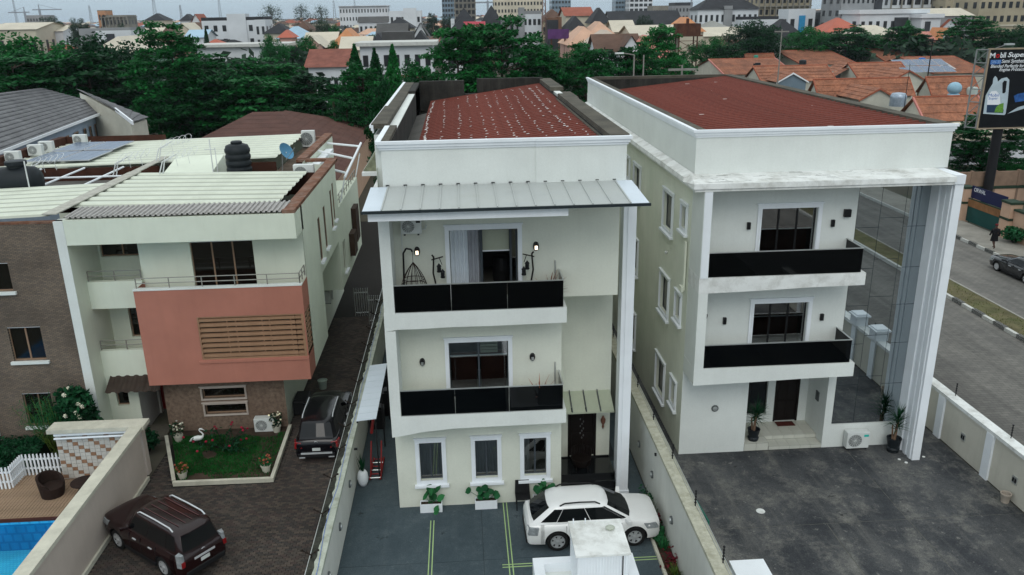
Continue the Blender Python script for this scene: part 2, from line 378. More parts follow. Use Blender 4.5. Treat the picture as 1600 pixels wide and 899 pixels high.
# ---- road with median, kerbs and far pavement
ROADM = brickroad('road_block_paving', (.150,.142,.130), (.118,.112,.104), (.075,.072,.068), .42, .21)
struct(MB().box(19.66, 29.4, -150, 600, -.3, -.002), 'road', ROADM)
GRASSM = mat('dry_verge_grass', (.12,.105,.055), .95, .35, 1.2, bump=.5, bscale=30, blot=.7, blotcol=(.055,.075,.022), blotscale=.5)
med = struct(MB().box(29.62, 31.4, -150, 600, -.3, .09), 'median', GRASSM)
struct(MB().box(31.55, 37.75, -150, 600, -.3, -.002), 'far_road', ROADM)
PAVEM = mat('pavement_concrete', (.27,.255,.225), .9, .2, .8, fine=.2, blot=.4, blotcol=(.16,.15,.13), blotscale=.5)
struct(MB().box(37.9, 41.2, -150, 600, -.3, .10), 'pavement', PAVEM)
KB = mat('kerb_black_paint', (.014,.015,.016), .8, .3, 6); KW = mat('kerb_white_paint', (.50,.50,.47), .8, .15, 6)
def kerb(x0, x1, y0, y1, label_mats, zt=.22):
    k = struct(MB().box(x0+.02, x1-.02, -150, y0, -.3, zt).box(x0+.02, x1-.02, y1, 600, -.3, zt).box(x0+.02, x1-.02, y0, y1, -.3, zt-.03), 'kerb', KW)
    src = {}; n = int((y1-y0)/1.0)
    for i in range(n):
        yy = y0+i*1.0; m_ = label_mats[i % len(label_mats)]
        if m_ not in src:
            src[m_] = MB().box(x0, x1, y0+.02, y0+.98, -.2, zt+.005).build('kerb_block', m_, k)
        else: share(src[m_], 'kerb_block', k, (0, (i-[KB,KW].index(m_) if True else 0)*1.0, 0))
kerb(29.38, 29.62, 8, 92, [KB, KW])
kerb(37.76, 37.92, 40, 92, [KB, KW])
struct(MB().box(31.41, 31.53, -150, 600, -.3, .11), 'kerb', mat('kerb_grey', (.30,.29,.26), .9, .2, 3))
tf = MB(); rnd = random.Random(11)                     # tufts on the median
for i in range(2600):
    x = rnd.uniform(29.7,31.3); y = rnd.uniform(8,100); h = rnd.uniform(.05,.16); a = rnd.uniform(0,6.28)
    tf.face((x,y,.085),(x+.05*math.cos(a),y+.05*math.sin(a),.085),(x+rnd.uniform(-.08,.08),y+rnd.uniform(-.08,.08),.085+h))
tag(tf.build('verge_grass', mat('verge_blades', (.10,.11,.035), .9, .3)), 'patchy dry grass growing on the road median', 'grass', kind='stuff')

# ---- boundary walls
def bracket(parent, x, y, z):
    m_ = MB(); m_.tube((x,y,z-.02),(x,y,z+.10),.022,n=6)
    m_.tube((x,y,z+.09),(x-.26,y,z+.27),.022,.018,n=6); m_.tube((x,y,z+.09),(x+.24,y,z+.26),.022,.018,n=6)
    for t in (-.24,-.13,.12,.22): m_.tube((x+t,y-.02,z+.09+abs(t)*.7),(x+t,y+.02,z+.09+abs(t)*.7),.035,n=6)
    m_.build('fence_bracket', MATS['rust_black'], parent)
mat('rust_black', (.022,.016,.012), .8, .4, 8)
def bulkhead(parent, p, n):
    p = Vector(p); m_ = MB(); ax = 'x' if abs(n[0]) > .5 else 'y'; s_ = n[0] if ax == 'x' else n[1]
    m_.lathe(p, [(.14,0),(.14,.04*s_),(.12,.06*s_)], 14, ax); m_.mat(1); m_.lathe(p, [(.10,.06*s_),(.08,.09*s_),(.03,.10*s_)], 12, ax)
    m_.build('bulkhead_lamp', [ACG, CHROME], parent, smooth=40)
def epost(parent, x, y, z, h=.55):
    m_ = MB().tube((x,y,z-.02),(x,y,z+h),.018,n=6)
    for k in range(5): m_.lathe((x,y,z+.1+k*.1), [(.03,0),(.04,.02),(.03,.045)], 8)
    m_.build('electric_fence_post', BLACKM, parent)

wA = thing('boundary_wall', 'low white boundary wall with mossy top between paved driveway and blue yard', 'wall', (-4.67,29,0))
MB().box(-4.84,-4.46,8,49.6,0,1.72).build('wall_body', WALLB, wA)
MOSS = mat('black_moss', (.028,.030,.024), .95, .5, 3, bump=.5, bscale=20, blot=.5, blotcol=(.10,.10,.08), blotscale=2.5, fine=.4)
cp = MB(); rnd = random.Random(5); ys = [8+i*.26 for i in range(161)]
edge = [-4.70+rnd.uniform(-.03,.045) for _ in ys]
for i in range(160):
    y0, y1 = ys[i], ys[i+1]
    cp.mat(0).face((edge[i],y0,1.845),(-4.44,y0,1.85),(-4.44,y1,1.85),(edge[i+1],y1,1.845))
    cp.mat(1).face((-4.90,y0,1.82),(edge[i],y0,1.845),(edge[i+1],y1,1.845),(-4.90,y1,1.82))
cp.mat(0).face((-4.44,8,1.72),(-4.44,49.6,1.72),(-4.44,49.6,1.85),(-4.44,8,1.85)); cp.mat(1).face((-4.90,49.6,1.72),(-4.90,8,1.72),(-4.90,8,1.82),(-4.90,49.6,1.82)); cp.face((-4.90,8,1.72),(-4.44,8,1.72),(-4.44,8,1.85),(-4.90,8,1.82)).face((-4.9,8,1.721),(-4.9,49.6,1.721),(-4.44,49.6,1.721),(-4.44,8,1.721))
cp.build('coping', [CAPM, MOSS], wA)
for y in (18.6,20.7,22.8,24.9,26.9,28.6,30.55,32.65,34.7,36.8,38.9,41,43): bracket(wA, -4.85, y, 1.84)
wire = MB(); rnd = random.Random(2)
wire.path([(-4.62+.035*math.sin(i*.9)+rnd.uniform(-.02,.02), 9+i*.7, 1.862) for i in range(55)], .009, 4)
wire.build('blue_cable', mat('blue_cable', (.08,.16,.5), .5), wA)
MB().box(-4.93,-4.905,8,49,1.76,1.80).build('edge_wire', CHROME, wA)
for y in (20.9,23.4,26.0): bulkhead(wA, (-4.46,y,1.0), (1,0,0))
MB().lathe((-4.40,27.4,1.62),[(.05,0),(.05,.12)],8,'x').build('wall_spotlight', BLACKM, wA)

wB = thing('boundary_wall', 'white boundary wall with speckled coping between blue yard and dark right yard', 'wall', (6.65,29,0))
MB().box(6.46,6.84,8,56,0,2.48).build('wall_body', WALLB, wB)
MB().box(6.42,6.88,8,56,2.48,2.6).build('coping', mat('speckled_coping', (.46,.45,.36), .9, .2, 5, bump=.2, blot=.55, blotcol=(.25,.24,.17), blotscale=3, fine=.35), wB)
for y in (15.7,18.45,21.2,24,26.8,29.6,32.4,35): epost(wB, 6.76, y, 2.6)
MB().path([(6.79,8,2.612),(6.79,56,2.612)],.012,4).path([(6.86,8,2.612),(6.86,56,2.612)],.014,4).build('fence_wire', CHROME, wB)
for y in (22.6,25.4,27.6): bulkhead(wB, (6.46,y,1.15), (-1,0,0))
MB().lathe((6.40,25.0,2.2),[(.06,0),(.06,.1)],8,'x').build('wall_spotlight', BLACKM, wB)

wC = thing('boundary_wall', 'cream boundary wall with white pilasters along the road', 'wall', (19.5,24,0))
MB().box(19.36,19.62,8,70,0,1.86).build('wall_body', mat('wall_road_cream', (.56,.535,.46), .8, .06, .8, streak=.25, streakcol=(.36,.34,.29)), wC)
MB().box(19.28,19.72,8,70,1.86,2.0).build('coping', WHITEW, wC)
for y in (10.4,13.8,17.2,20.2,22.2,25.7,28.9,32.6,36.2,40): MB().box(19.27,19.357,y,y+.42,0,1.857).build('pilaster', WHITE, wC)
for y in (20.2,22.2):
    MB().box(19.2,19.80,y-.12,y+.54,2.005,2.45).box(19.12,19.88,y-.2,y+.62,2.45,2.53).box(19.2,19.80,y-.12,y+.54,2.53,2.60).build('pier_cap', WHITE, wC)
for y in (18.2,21.75,25.3,28.8,32.3,35.8): epost(wC, 19.63, y, 2.0)
for y in (24.2,27.35,30.8):
    MB().box(19.32,19.358,y,y+.26,.72,1.0).mat(1).box(19.31,19.318,y+.03,y+.11,.78,.94).box(19.31,19.318,y+.15,y+.23,.78,.94).build('step_light', [CHROME, BLACKM], wC)
tag(MB().lathe((19.1,24.3,0),[(.13,0),(.17,.3),(.19,.32),(.19,.36),(.16,.36),(.15,.3)],16,caps=False).lathe((19.1,24.3,.02),[(.14,0),(.02,.005)],12).build('bucket', mat('bucket_plastic',(.42,.36,.30),.6), smooth=40),
    'small beige plastic bucket at the foot of the road-side wall', 'bucket')
# ================================================================ shared building parts
def window(parent, fr, a0, a1, b0, b1, panes=2, trim=.14, sill=True, curtain=None, pane=None, depth=.14, bottom_trim=True, transom=None, trimmat=None, framemat=None, name='window'):
    """opening a0..a1, b0..b1 in frame fr: proud trim, sash set back, panes in it"""
    trimmat = trimmat or WHITE; framemat = framemat or FRAME; pane = pane or PANED
    m_ = MB(); t = trim
    if t > 0:
        m_.obox(fr,a0-t,a0,b0,b1,.003,.06); m_.obox(fr,a1,a1+t,b0,b1,.003,.06); m_.obox(fr,a0-t,a1+t,b1,b1+t,.003,.06)
        m_.obox(fr,a0-t*.45,a0-.02,b0,b1,.06,.085); m_.obox(fr,a1+.02,a1+t*.45,b0,b1,.06,.085); m_.obox(fr,a0-t-.03,a1+t+.03,b1+t,b1+t+.05,.003,.10)
        if bottom_trim: m_.obox(fr,a0-t,a1+t,b0-t,b0,.003,.06)
    elif not sill: m_.obox(fr,a0,a1,b1-.02,b1,-depth,-.01)
    if sill: m_.obox(fr,a0-t-.07,a1+t+.07,b0-t-.09,b0-t,.003,.15)
    w = m_.build(name, trimmat, parent)
    s_ = MB(); e = .05; d = -depth
    s_.obox(fr,a0,a1,b0,b0+e,d-.04,d+.01); s_.obox(fr,a0,a1,b1-e,b1,d-.04,d+.01)
    wd = (a1-a0)/panes
    for k in range(panes+1):
        c = a0+wd*k; c0 = max(a0,c-e*.6); c1 = min(a1,c+e*.6); s_.obox(fr,c0,c1,b0+e,b1-e,d-.04,d+.01)
    s_.build('sash', framemat, w)
    for k in range(panes):
        x0 = a0+wd*k+e*.6; x1 = a0+wd*(k+1)-e*.6
        p_ = MB().face(fr.p(x0,b0+e,d-.02),fr.p(x1,b0+e,d-.02),fr.p(x1,b1-e,d-.02),fr.p(x0,b1-e,d-.02)); p_.build('pane', pane, w)
    if transom:
        MB().obox(fr,a0+.03,a1-.03,transom-.02,transom+.02,d-.15,d-.11).build('rail', WHITE, w)
    if curtain:
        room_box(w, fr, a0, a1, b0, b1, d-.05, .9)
        for (c0, c1, cm) in curtain: curtain_mesh(fr, c0, c1, b0+.04, b1-.04, d-.16).build('curtain', cm, w)
    return w
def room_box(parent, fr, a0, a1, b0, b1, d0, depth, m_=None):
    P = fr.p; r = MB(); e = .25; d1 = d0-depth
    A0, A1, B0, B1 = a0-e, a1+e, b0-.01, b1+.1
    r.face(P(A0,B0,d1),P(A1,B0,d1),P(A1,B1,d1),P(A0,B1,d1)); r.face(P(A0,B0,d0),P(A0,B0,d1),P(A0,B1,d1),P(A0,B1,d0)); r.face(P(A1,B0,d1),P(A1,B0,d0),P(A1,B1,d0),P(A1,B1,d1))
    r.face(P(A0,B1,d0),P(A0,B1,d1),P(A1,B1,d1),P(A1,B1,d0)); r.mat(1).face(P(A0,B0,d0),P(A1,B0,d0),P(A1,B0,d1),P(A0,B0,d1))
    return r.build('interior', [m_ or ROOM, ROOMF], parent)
def curtain_mesh(fr, a0, a1, b0, b1, c, amp=.035, wl=.16):
    m_ = MB(); n = max(6, int((a1-a0)/wl*6)); pts = []
    for i in range(n+1):
        a = a0+(a1-a0)*i/n; pts.append((a, c+amp*math.sin(2*math.pi*(a-a0)/wl+.4*math.sin(a*7))))
    for (p, q), (r, t) in zip(pts, pts[1:]):
        m_.face(fr.p(p,b0,q),fr.p(r,b0,t),fr.p(r,b1,t),fr.p(p,b1,q))
    return m_
def ac_unit(parent_or_label, fr, a, b, w=.82, h=.58, d=.30, name='ac_unit', group=None, logo=TEAL, off=.08):
    """split-system outdoor unit with its back to frame fr at a (left), b (bottom)"""
    o = thing(name, parent_or_label, 'air conditioner', tuple(fr.p(a+w/2,b,off+d/2)), group)
    MB().obox(fr,a,a+w,b,b+h,off,off+d).build('casing', ACW, o, bevel=.015)
    c = a+w*.36; r = h*.40; rr = MB(); n = 20
    for k in range(n):
        t0, t1 = 2*math.pi*k/n, 2*math.pi*(k+1)/n
        rr.face(fr.p(c,b+h/2,off+d+.004),fr.p(c+r*math.cos(t0),b+h/2+r*math.sin(t0),off+d+.004),fr.p(c+r*math.cos(t1),b+h/2+r*math.sin(t1),off+d+.004))
    f_ = rr.build('fan_grille', ACG, o)
    g_ = MB()
    for q in (.25,.45,.65,.85,1.0):
        pts = [fr.p(c+r*q*math.cos(2*math.pi*k/16),b+h/2+r*q*math.sin(2*math.pi*k/16),off+d+.012) for k in range(17)]
        g_.path(pts,.006,4)
    for k in range(8):
        t = math.pi*k/8; g_.tube(fr.p(c-r*math.cos(t),b+h/2-r*math.sin(t),off+d+.01),fr.p(c+r*math.cos(t),b+h/2+r*math.sin(t),off+d+.01),.005,n=4)
    g_.build('grille_wire', ACW, f_)
    if logo: MB().obox(fr,a+w*.74,a+w*.95,b+h*.72,b+h*.86,off+d+.002,off+d+.006).build('badge', logo, o)
    MB().obox(fr,a+.08,a+.14,b-.05,b-.001,.0,off+d).obox(fr,a+w-.14,a+w-.08,b-.05,b-.001,.0,off+d).build('mount', BLACKM, o)
    MB().path([fr.p(a+w,b+.12,off+.12),fr.p(a+w+.10,b+.10,off+.10),fr.p(a+w+.14,b+.2,.02)],.018,6).build('pipe', ACW, o)
    return o
def bulk_lamp(parent, fr, a, b, w=.11, h=.22, glow=None):
    """small wall lamp: dark hood, oval shade"""
    m_ = MB(); n = 12
    ring = lambda s_, c: [fr.p(a+w*s_*math.cos(2*math.pi*k/n), b+h*s_*.62*math.sin(2*math.pi*k/n), c) for k in range(n)]
    r0, r1 = ring(1,.003), ring(.8,.09)
    for k in range(n): m_.face(r0[k], r0[(k+1)%n], r1[(k+1)%n], r1[k])
    m_.face(*r1)
    o = m_.build('wall_lamp', BLACKM, parent)
    MB().obox(fr,a-w*.42,a+w*.42,b-h*.34,b+h*.12,.092,.12).build('shade', glow or CHROME, o)
    return o
def box_lamp(parent, fr, a, b, w=.12, h=.26, d=.1):
    o = MB().obox(fr,a-w/2,a+w/2,b-h/2,b+h/2,.003,d).build('wall_lamp', BLACKM, parent)
    MB().obox(fr,a-w*.35,a+w*.35,b-h/2-.01,b-h/2,.02,d-.02).build('lens', CHROME, o)
    return o
def rib_sheet(width, length, pitch=.19, h=.035, two=False):
    """profile across +Y (width), running along +X (length); trapezoid ribs"""
    m_ = MB(); n = max(1, round(width/pitch)); p = width/n; pr = []
    for i in range(n): pr += [(i*p,0),(i*p+p*.50,0),(i*p+p*.60,h),(i*p+p*.90,h)]
    pr.append((width,0))
    for (a,b),(c,d) in zip(pr,pr[1:]): m_.mat(1 if two and b+d > h*.9 else 0).face((0,a,b),(length,a,b),(length,c,d),(0,c,d))
    return m_
def roof_sheets(parent, x0, z0, x1, z1, y0, y1, matl, pitch=.19, sheet=.95, h=.035, name='roof_sheet', skip=None):
    """metal sheets side by side along Y, each running from (x0,z0) to (x1,z1)"""
    L = math.hypot(x1-x0, z1-z0); ang = -math.atan2(z1-z0, x1-x0); n = int(round((y1-y0)/sheet)); sheet = (y1-y0)/n
    me = rib_sheet(sheet, L, pitch, h, isinstance(matl,list)).mesh(name, matl); org = ORG[parent.name]
    for i in range(n):
        o = bpy.data.objects.new(name, me); COL.objects.link(o); adopt(o, parent); ORG[o.name] = org
        o.location = (x0-org.x, y0+i*sheet-org.y, z0-org.z+random.uniform(0,.008)); o.rotation_euler = (0, ang, 0)

# ================================================================ MIDDLE HOUSE
G, F = 25.86, 24.66
hM = thing('house', 'three storey cream house with red roof, wide black glass balconies, white car in front', 'house', (1.3,36,0))
fM = Frame((-2.69,G,0), (1,0,0), (0,-1,0))                     # a = X + 2.69
def ax(x): return x+2.69
gw = [(-1.87,-1.08),(.11,.90),(1.86,2.66)]
opsG = [(ax(a),ax(b),1.08,2.62) for a,b in gw]
w1 = (ax(-.67),ax(1.36),4.30,6.40); w2 = (ax(-.50),ax(1.74),7.97,10.33)
m_ = MB()
m_.wall(fM, 5.89, 0, 3.75, .25, opsG)
m_.wall(Frame((-2.69,G,0),(1,0,0),(0,-1,0)), 5.89, 3.75, 7.45, .25, [w1])
m_.wall(fM, 7.79, 7.9, 11.75, .25, [w2]); m_.wall(fM, 5.89, 7.45, 7.9, .25, [])
fR = Frame((3.2,G,0),(0,1,0),(1,0,0)); m_.wall(fR, 2.14, 0, 7.9, .1, [])
fR2 = Frame((5.1,G,0),(0,1,0),(1,0,0)); m_.wall(fR2, 23.6, 7.9, 11.75, .1, [])
m_.wall(Frame((5.35,28.0,0),(0,1,0),(1,0,0)), 21.5, 0, 7.9, .1, [])
m_.face((3.2,G,7.9),(5.1,G,7.9),(5.1,28.2,7.9),(3.2,28.2,7.9))
m_.wall(Frame((-2.69,49.4,0),(0,-1,0),(-1,0,0)), 23.54, 0, 12.4, .1, [])
m_.wall(Frame((5.35,49.4,0),(-1,0,0),(0,1,0)), 8.04, 0, 12.4, .1, [])
m_.build('wall', WALL, hM)
# entrance wall with the door, behind the porch
fE = Frame((3.2,28.0,0),(1,0,0),(0,-1,0))
m_ = MB(); m_.wall(fE, 2.15, .52, 7.9, .2, [(.52,1.62,.52,2.62)]); m_.build('porch_wall', WALL, hM)
d_ = MB().obox(fE,.52,1.62,.52,2.62,-.14,-.08).obox(fE,.52,.60,.52,2.62,-.08,.02).obox(fE,1.54,1.62,.52,2.62,-.08,.02).obox(fE,.6,1.54,2.54,2.62,-.08,.02).build('door', WOODD, hM)
MB().obox(fE,.68,1.02,.66,1.5,-.079,-.06).obox(fE,1.12,1.46,.66,1.5,-.079,-.06).obox(fE,.68,1.02,1.62,2.44,-.079,-.06).obox(fE,1.12,1.46,1.62,2.44,-.079,-.06).build('door_panel', WOODD, d_)
orn = MB(); rnd = random.Random(4)
for k in range(9):
    t = k/8; orn.ball(fE.p(1.07+.07*math.sin(k*2.1),1.3+t*.8,-.04),.03,.02,.05,6,4)
orn.build('door_ornament', mat('door_ornament_bronze',(.10,.10,.10),.4), d_)
lp = MB().lathe(fE.p(1.86,2.05,.16),[(.01,-.30),(.05,-.2),(.03,-.12),(.09,0),(.10,.10),(.04,.22),(.01,.27)],10).tube(fE.p(1.86,2.2,.0),fE.p(1.86,2.26,.16),.015,n=5).build('wall_lantern', mat('copper_lantern',(.16,.07,.045),.5), hM, smooth=True)
BLKG = mat('black_granite', (.006,.007,.008), .12, .2, spec=.5)
MB().box(3.21,5.34,26.75,28.0,.001,.48).box(3.21,5.34,26.45,26.75,.001,.32).box(3.21,5.34,26.15,26.45,.001,.16).build('porch_steps', BLKG, hM)
MB().box(3.22,5.33,27.94,27.985,.485,.53).build('skirting', BLKG, hM)
pc = []
for k in range(4):
    a0 = .04+k*.53
    p_ = MB().hexa([fE.p(a0,3.30,0),fE.p(a0+.49,3.30,0),fE.p(a0+.49,2.90,.95),fE.p(a0,2.90,.95)],[fE.p(a0,3.33,0),fE.p(a0+.49,3.33,0),fE.p(a0+.49,2.93,.95),fE.p(a0,2.93,.95)])
    p_.build('porch_canopy_panel', mat('porch_canopy_sheet',(.40,.43,.33),.4,.06) if k == 0 else MATS['porch_canopy_sheet'], hM)
for k in range(3):
    a0 = .55+k*.53
    MB().hexa([fE.p(a0,3.32,0),fE.p(a0+.03,3.32,0),fE.p(a0+.03,2.92,.96),fE.p(a0,2.92,.96)],[fE.p(a0,3.38,0),fE.p(a0+.03,3.38,0),fE.p(a0+.03,2.98,.96),fE.p(a0,2.98,.96)]).build('canopy_seam', FRAME, hM)
MB().obox(fE,.02,2.13,2.86,2.915,.90,.97).build('porch_canopy_edge', MATS['porch_canopy_sheet'], hM)
# windows and balcony doors
for i, o_ in enumerate(opsG):
    window(hM, fM, *o_, panes=2, trim=.15, pane=PANE, curtain=[(o_[0]-.02,o_[0]+.36,CURTG),(o_[1]-.36,o_[1]+.02,CURTG)] if i < 2 else [(o_[0]-.02,o_[0]+.22,CURTG)])
wd = window(hM, fM, *w1, panes=2, trim=.14, sill=False, pane=PANE, bottom_trim=False, transom=5.78, name='balcony_door')
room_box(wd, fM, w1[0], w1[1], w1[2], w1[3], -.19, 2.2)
for k in range(5):
    MB().obox(fM,w1[0]+1.08,w1[1]-.35,5.82+k*.115,5.82+k*.115+.085,-.42-.01*k,-.36).build('blind_slat', SHADE, wd)
MB().obox(fM,w1[0]+.05,w1[0]+.95,4.35,5.74,-.7,-.6).obox(fM,w1[0]+1.1,w1[1]-.05,4.35,5.74,-.8,-.7).build('cabinet', mat('red_brown_wood',(.07,.022,.014),.5,.2,3), wd)
m_ = MB(); a0,a1,b0,b1 = w2; t = .14
m_.obox(fM,a0-t,a0,b0,b1,.003,.06); m_.obox(fM,a1,a1+t,b0,b1,.003,.06); m_.obox(fM,a0-t,a1+t,b1,b1+t,.003,.06); m_.obox(fM,a0-t-.03,a1+t+.03,b1+t,b1+t+.05,.003,.1)
wd = m_.build('balcony_door', WHITE, hM)
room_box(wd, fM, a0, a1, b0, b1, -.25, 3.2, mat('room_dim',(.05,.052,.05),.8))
curtain_mesh(fM, a0+.01, a0+.60, b0+.02, b1-.03, -.20, .045, .14).build('curtain', CURTW, wd)
curtain_mesh(fM, a0+.60, a0+1.02, b0+.02, b1-.03, -.26, .05, .15).build('curtain', mat('curtain_pale_grey',(.36,.37,.40),.85), wd)
MB().obox(fM,a0+.99,a0+1.08,b0,b1,-.22,-.14).obox(fM,a0+1.98,a0+2.05,b0,b1,-.22,-.14).obox(fM,a1-.06,a1,b0,b1,-.22,-.14).obox(fM,a0+1.08,a1-.06,b1-.06,b1,-.22,-.14).build('sliding_frame', FRAME, wd)
MB().obox(fM,a0+1.09,a0+1.97,b1-.80,b1-.07,-.34,-.30).build('roman_blind', SHADE, wd); MB().obox(fM,a0+1.07,a0+1.99,b1-.84,b1-.80,-.35,-.29).build('blind_rail', WHITE, wd)
MB().face(fM.p(a0+2.06,b0+.03,-.19),fM.p(a1-.06,b0+.03,-.19),fM.p(a1-.06,b1-.06,-.19),fM.p(a0+2.06,b1-.06,-.19)).build('pane', PANE, wd)
MB().lathe(fM.p(a0+1.75,b0+.0,-1.6),[(.28,0),(.32,.5),(.26,.95),(.0,.97)],14,caps=False).build('armchair', BLACKM, wd)
# slabs, pier, balconies
def slab(z1, zl, zr, name='balcony_slab'):
    poly = [(-2.66,zl),(-2.2,zl+.06),(-1.6,zl+.6*(zr-zl)),(-.6,zl+.88*(zr-zl)),(.8,zr-.02),(3.22,zr),(3.22,z1),(-2.66,z1)]
    return MB().prism(poly,'y',F,G+.02).build(name, WALLF, hM)
slab(4.29, 3.52, 3.79); slab(7.96, 7.34, 7.43)
MB().box(-2.665,-2.32,F+.003,G+.02,4.29,7.345).box(-2.64,-2.30,F+.003,G+.02,7.96,11.62).build('balcony_pier', WALLF, hM)
MB().box(-2.05,-2.02,G-.03,G-.003,7.97,10.3).build('downpipe', ACW, hM)
for zt, xl in ((4.29,-2.315),(7.96,-2.295)):
    for k in range(3):
        x0 = xl+.012+k*(3.10-xl)/3; x1 = xl+(k+1)*(3.10-xl)/3
        MB().box(x0,x1-.002,F+.03,F+.045,zt+.015,zt+.90).build('balustrade_glass', BLACKGL, hM)
    MB().box(3.095,3.11,F+.05,G-.02,zt+.015,zt+.90).build('balustrade_glass', BLACKGL, hM)
    MB().box(xl,3.125,F+.02,F+.055,zt+.903,zt+.935).box(3.085,3.125,F+.055,G-.005,zt+.903,zt+.935).box(xl,3.12,F+.005,F+.025,zt+.002,zt+.014).build('handrail', CHROME, hM)
    MB().box(2.95,2.985,G-.08,G-.045,zt,zt+1.25).build('rail_post', CHROME, hM)
for x, z in ((-1.56,9.66),(2.34,9.70)): bulk_lamp(hM, fM, ax(x), z, .10, .26, glow=emis('lamp_glow',(1,.78,.55),2.6))
for x, z in ((-1.59,5.72),(2.19,5.75)): bulk_lamp(hM, fM, ax(x), z, .10, .24)
# parapet, cornice, canopy over the top balcony
m_ = MB()
m_.box(-2.52,2.36,G,G+.30,11.70,13.12).box(2.36,5.27,G-.045,G+.30,11.70,13.12)
m_.box(4.88,5.20,G+.30,49.4,11.7,13.12)
m_.box(-3.12,-2.69,29.9,49.4,4.0,12.9).box(-2.69,-2.30,G+.30,49.4,11.7,13.1)
m_.build('parapet', WALLF, hM)
m_ = MB()
for (e, z0, z1) in ((.04,12.98,13.06),(.09,13.06,13.16),(.14,13.16,13.255)):
    m_.box(-2.52-e,2.36,G-e,G+.02,z0,z1).box(2.36,5.27+e,G-.045-e,G+.02,z0,z1)
    m_.box(5.20,5.20+e+.07,G+.02,34,z0,z1).box(-2.52-e-.03,-2.52,G+.02,29.7,z0,z1).box(-3.12-e,-3.12,29.86,49.5,z0,z1)
m_.build('cornice', WHITE, hM)
m_ = MB(); gap = .012
m_.box(-2.67,-2.28,G+.03,29.9,13.12,13.24).box(-3.2,-2.62,29.915,36.0,13.12,13.30).box(-3.2,-2.62,36.0,49.4,13.12,13.24).box(4.72,5.36,G+.03,40.0,13.12,13.29).box(4.95,5.75,40.0,43.2,12.95,13.08).box(4.72,5.4,43.2,49.4,13.12,13.31)
m_.build('parapet_top', CONC, hM)
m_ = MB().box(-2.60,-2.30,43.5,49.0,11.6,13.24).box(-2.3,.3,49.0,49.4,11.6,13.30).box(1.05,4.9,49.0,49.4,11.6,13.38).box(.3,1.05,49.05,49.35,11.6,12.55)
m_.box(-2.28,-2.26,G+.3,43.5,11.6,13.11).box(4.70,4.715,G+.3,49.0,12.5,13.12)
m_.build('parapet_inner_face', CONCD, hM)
roof_sheets(hM, -1.68, 12.12, 4.70, 13.00, G+.28, 49.0, REDROOF, .48, .96, .065)
MB().hexa([(-2.26,G+.28,11.92),(-1.62,G+.28,12.09),(-1.62,43.6,12.09),(-2.26,43.6,11.92)],[(-2.26,G+.28,11.96),(-1.62,G+.28,12.13),(-1.62,43.6,12.13),(-2.26,43.6,11.96)]).build('gutter_sheet', GREYSHEET, hM)
MB().box(4.60,4.70,G+.3,40,13.0,13.07).build('roof_flashing', CONC, hM)
sd_ = MB(); rnd = random.Random(12)
for row, xr in enumerate([-1.5,-.8,-.05,.45,.95,1.45,1.95,2.45,2.95,3.45,3.9,4.3]):
    y = G+.4; wob = rnd.uniform(0,6)
    dens = (.30 if row in (0,10) else .55)
    while y < 48:
        y += rnd.uniform(.6,1.4)*dens*1.25
        if rnd.random() < .33 and row not in (0,): continue
        x = xr+.05*math.sin(y*.35+wob)+rnd.uniform(-.045,.045); z = 12.17+(x+1.30)*(.83/6.0)+.07
        a = rnd.uniform(.03,.075); b = rnd.uniform(.045,.125)*(1.8 if row == 0 else 1)
        pts = [(x+a*math.cos(t)*rnd.uniform(.7,1.1), y+b*math.sin(t)*rnd.uniform(.7,1.1), z+a*math.cos(t)*.138+.004) for t in [k*math.pi/3 for k in range(6)]]
        sd_.face(*pts)
tag(sd_.build('sealant_dabs', SEAL, hM), kind='stuff')
cb, cf = 11.80, 11.64; yb, yf = G-.05, 23.2; X0, X1 = -2.92, 5.46; n = 15
for k in range(n):
    x0 = X0+(X1-X0)*k/n+.012; x1 = X0+(X1-X0)*(k+1)/n-.012
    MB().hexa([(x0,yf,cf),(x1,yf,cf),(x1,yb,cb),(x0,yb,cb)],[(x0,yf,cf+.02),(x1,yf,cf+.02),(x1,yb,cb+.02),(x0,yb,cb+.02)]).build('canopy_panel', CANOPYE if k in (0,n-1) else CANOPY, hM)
for k in range(1, n):
    x0 = X0+(X1-X0)*k/n
    MB().hexa([(x0-.02,yf,cf),(x0+.02,yf,cf),(x0+.02,yb,cb),(x0-.02,yb,cb)],[(x0-.02,yf,cf+.05),(x0+.02,yf,cf+.05),(x0+.02,yb,cb+.05),(x0-.02,yb,cb+.05)]).build('canopy_seam', CANOPY, hM)
    MB().box(x0-.07,x0+.04,yb-.0,yb+.04,cb+.045,cb+.075).build('seam_cap', BLACKM, hM)
MB().box(X0-.03,X1+.03,yf-.05,yf-.003,cf-.07,cf+.012).build('gutter', DARKTRIM, hM)
MB().box(X0+.02,X1-.02,yf+.02,G-.06,cf-.09,cf-.012).build('canopy_soffit', WHITE, hM)
MB().box(-2.78,3.08,23.36,23.6,11.30,11.54).box(-2.78,-2.45,23.6,F,11.30,11.54).build('fascia_beam', WHITE, hM)
# tall fluted column right of the entrance
m_ = MB().box(5.44,5.72,26.10,27.22,0,11.52)
for k in range(4): m_.box(5.30+.035*k,5.44,26.14+.24*k,26.30+.24*k,0,11.52)
m_.box(5.395,5.44,26.3,27.2,0,11.52).box(5.26,5.76,26.06,27.28,.0,.10)
m_.build('column', WHITE, hM)
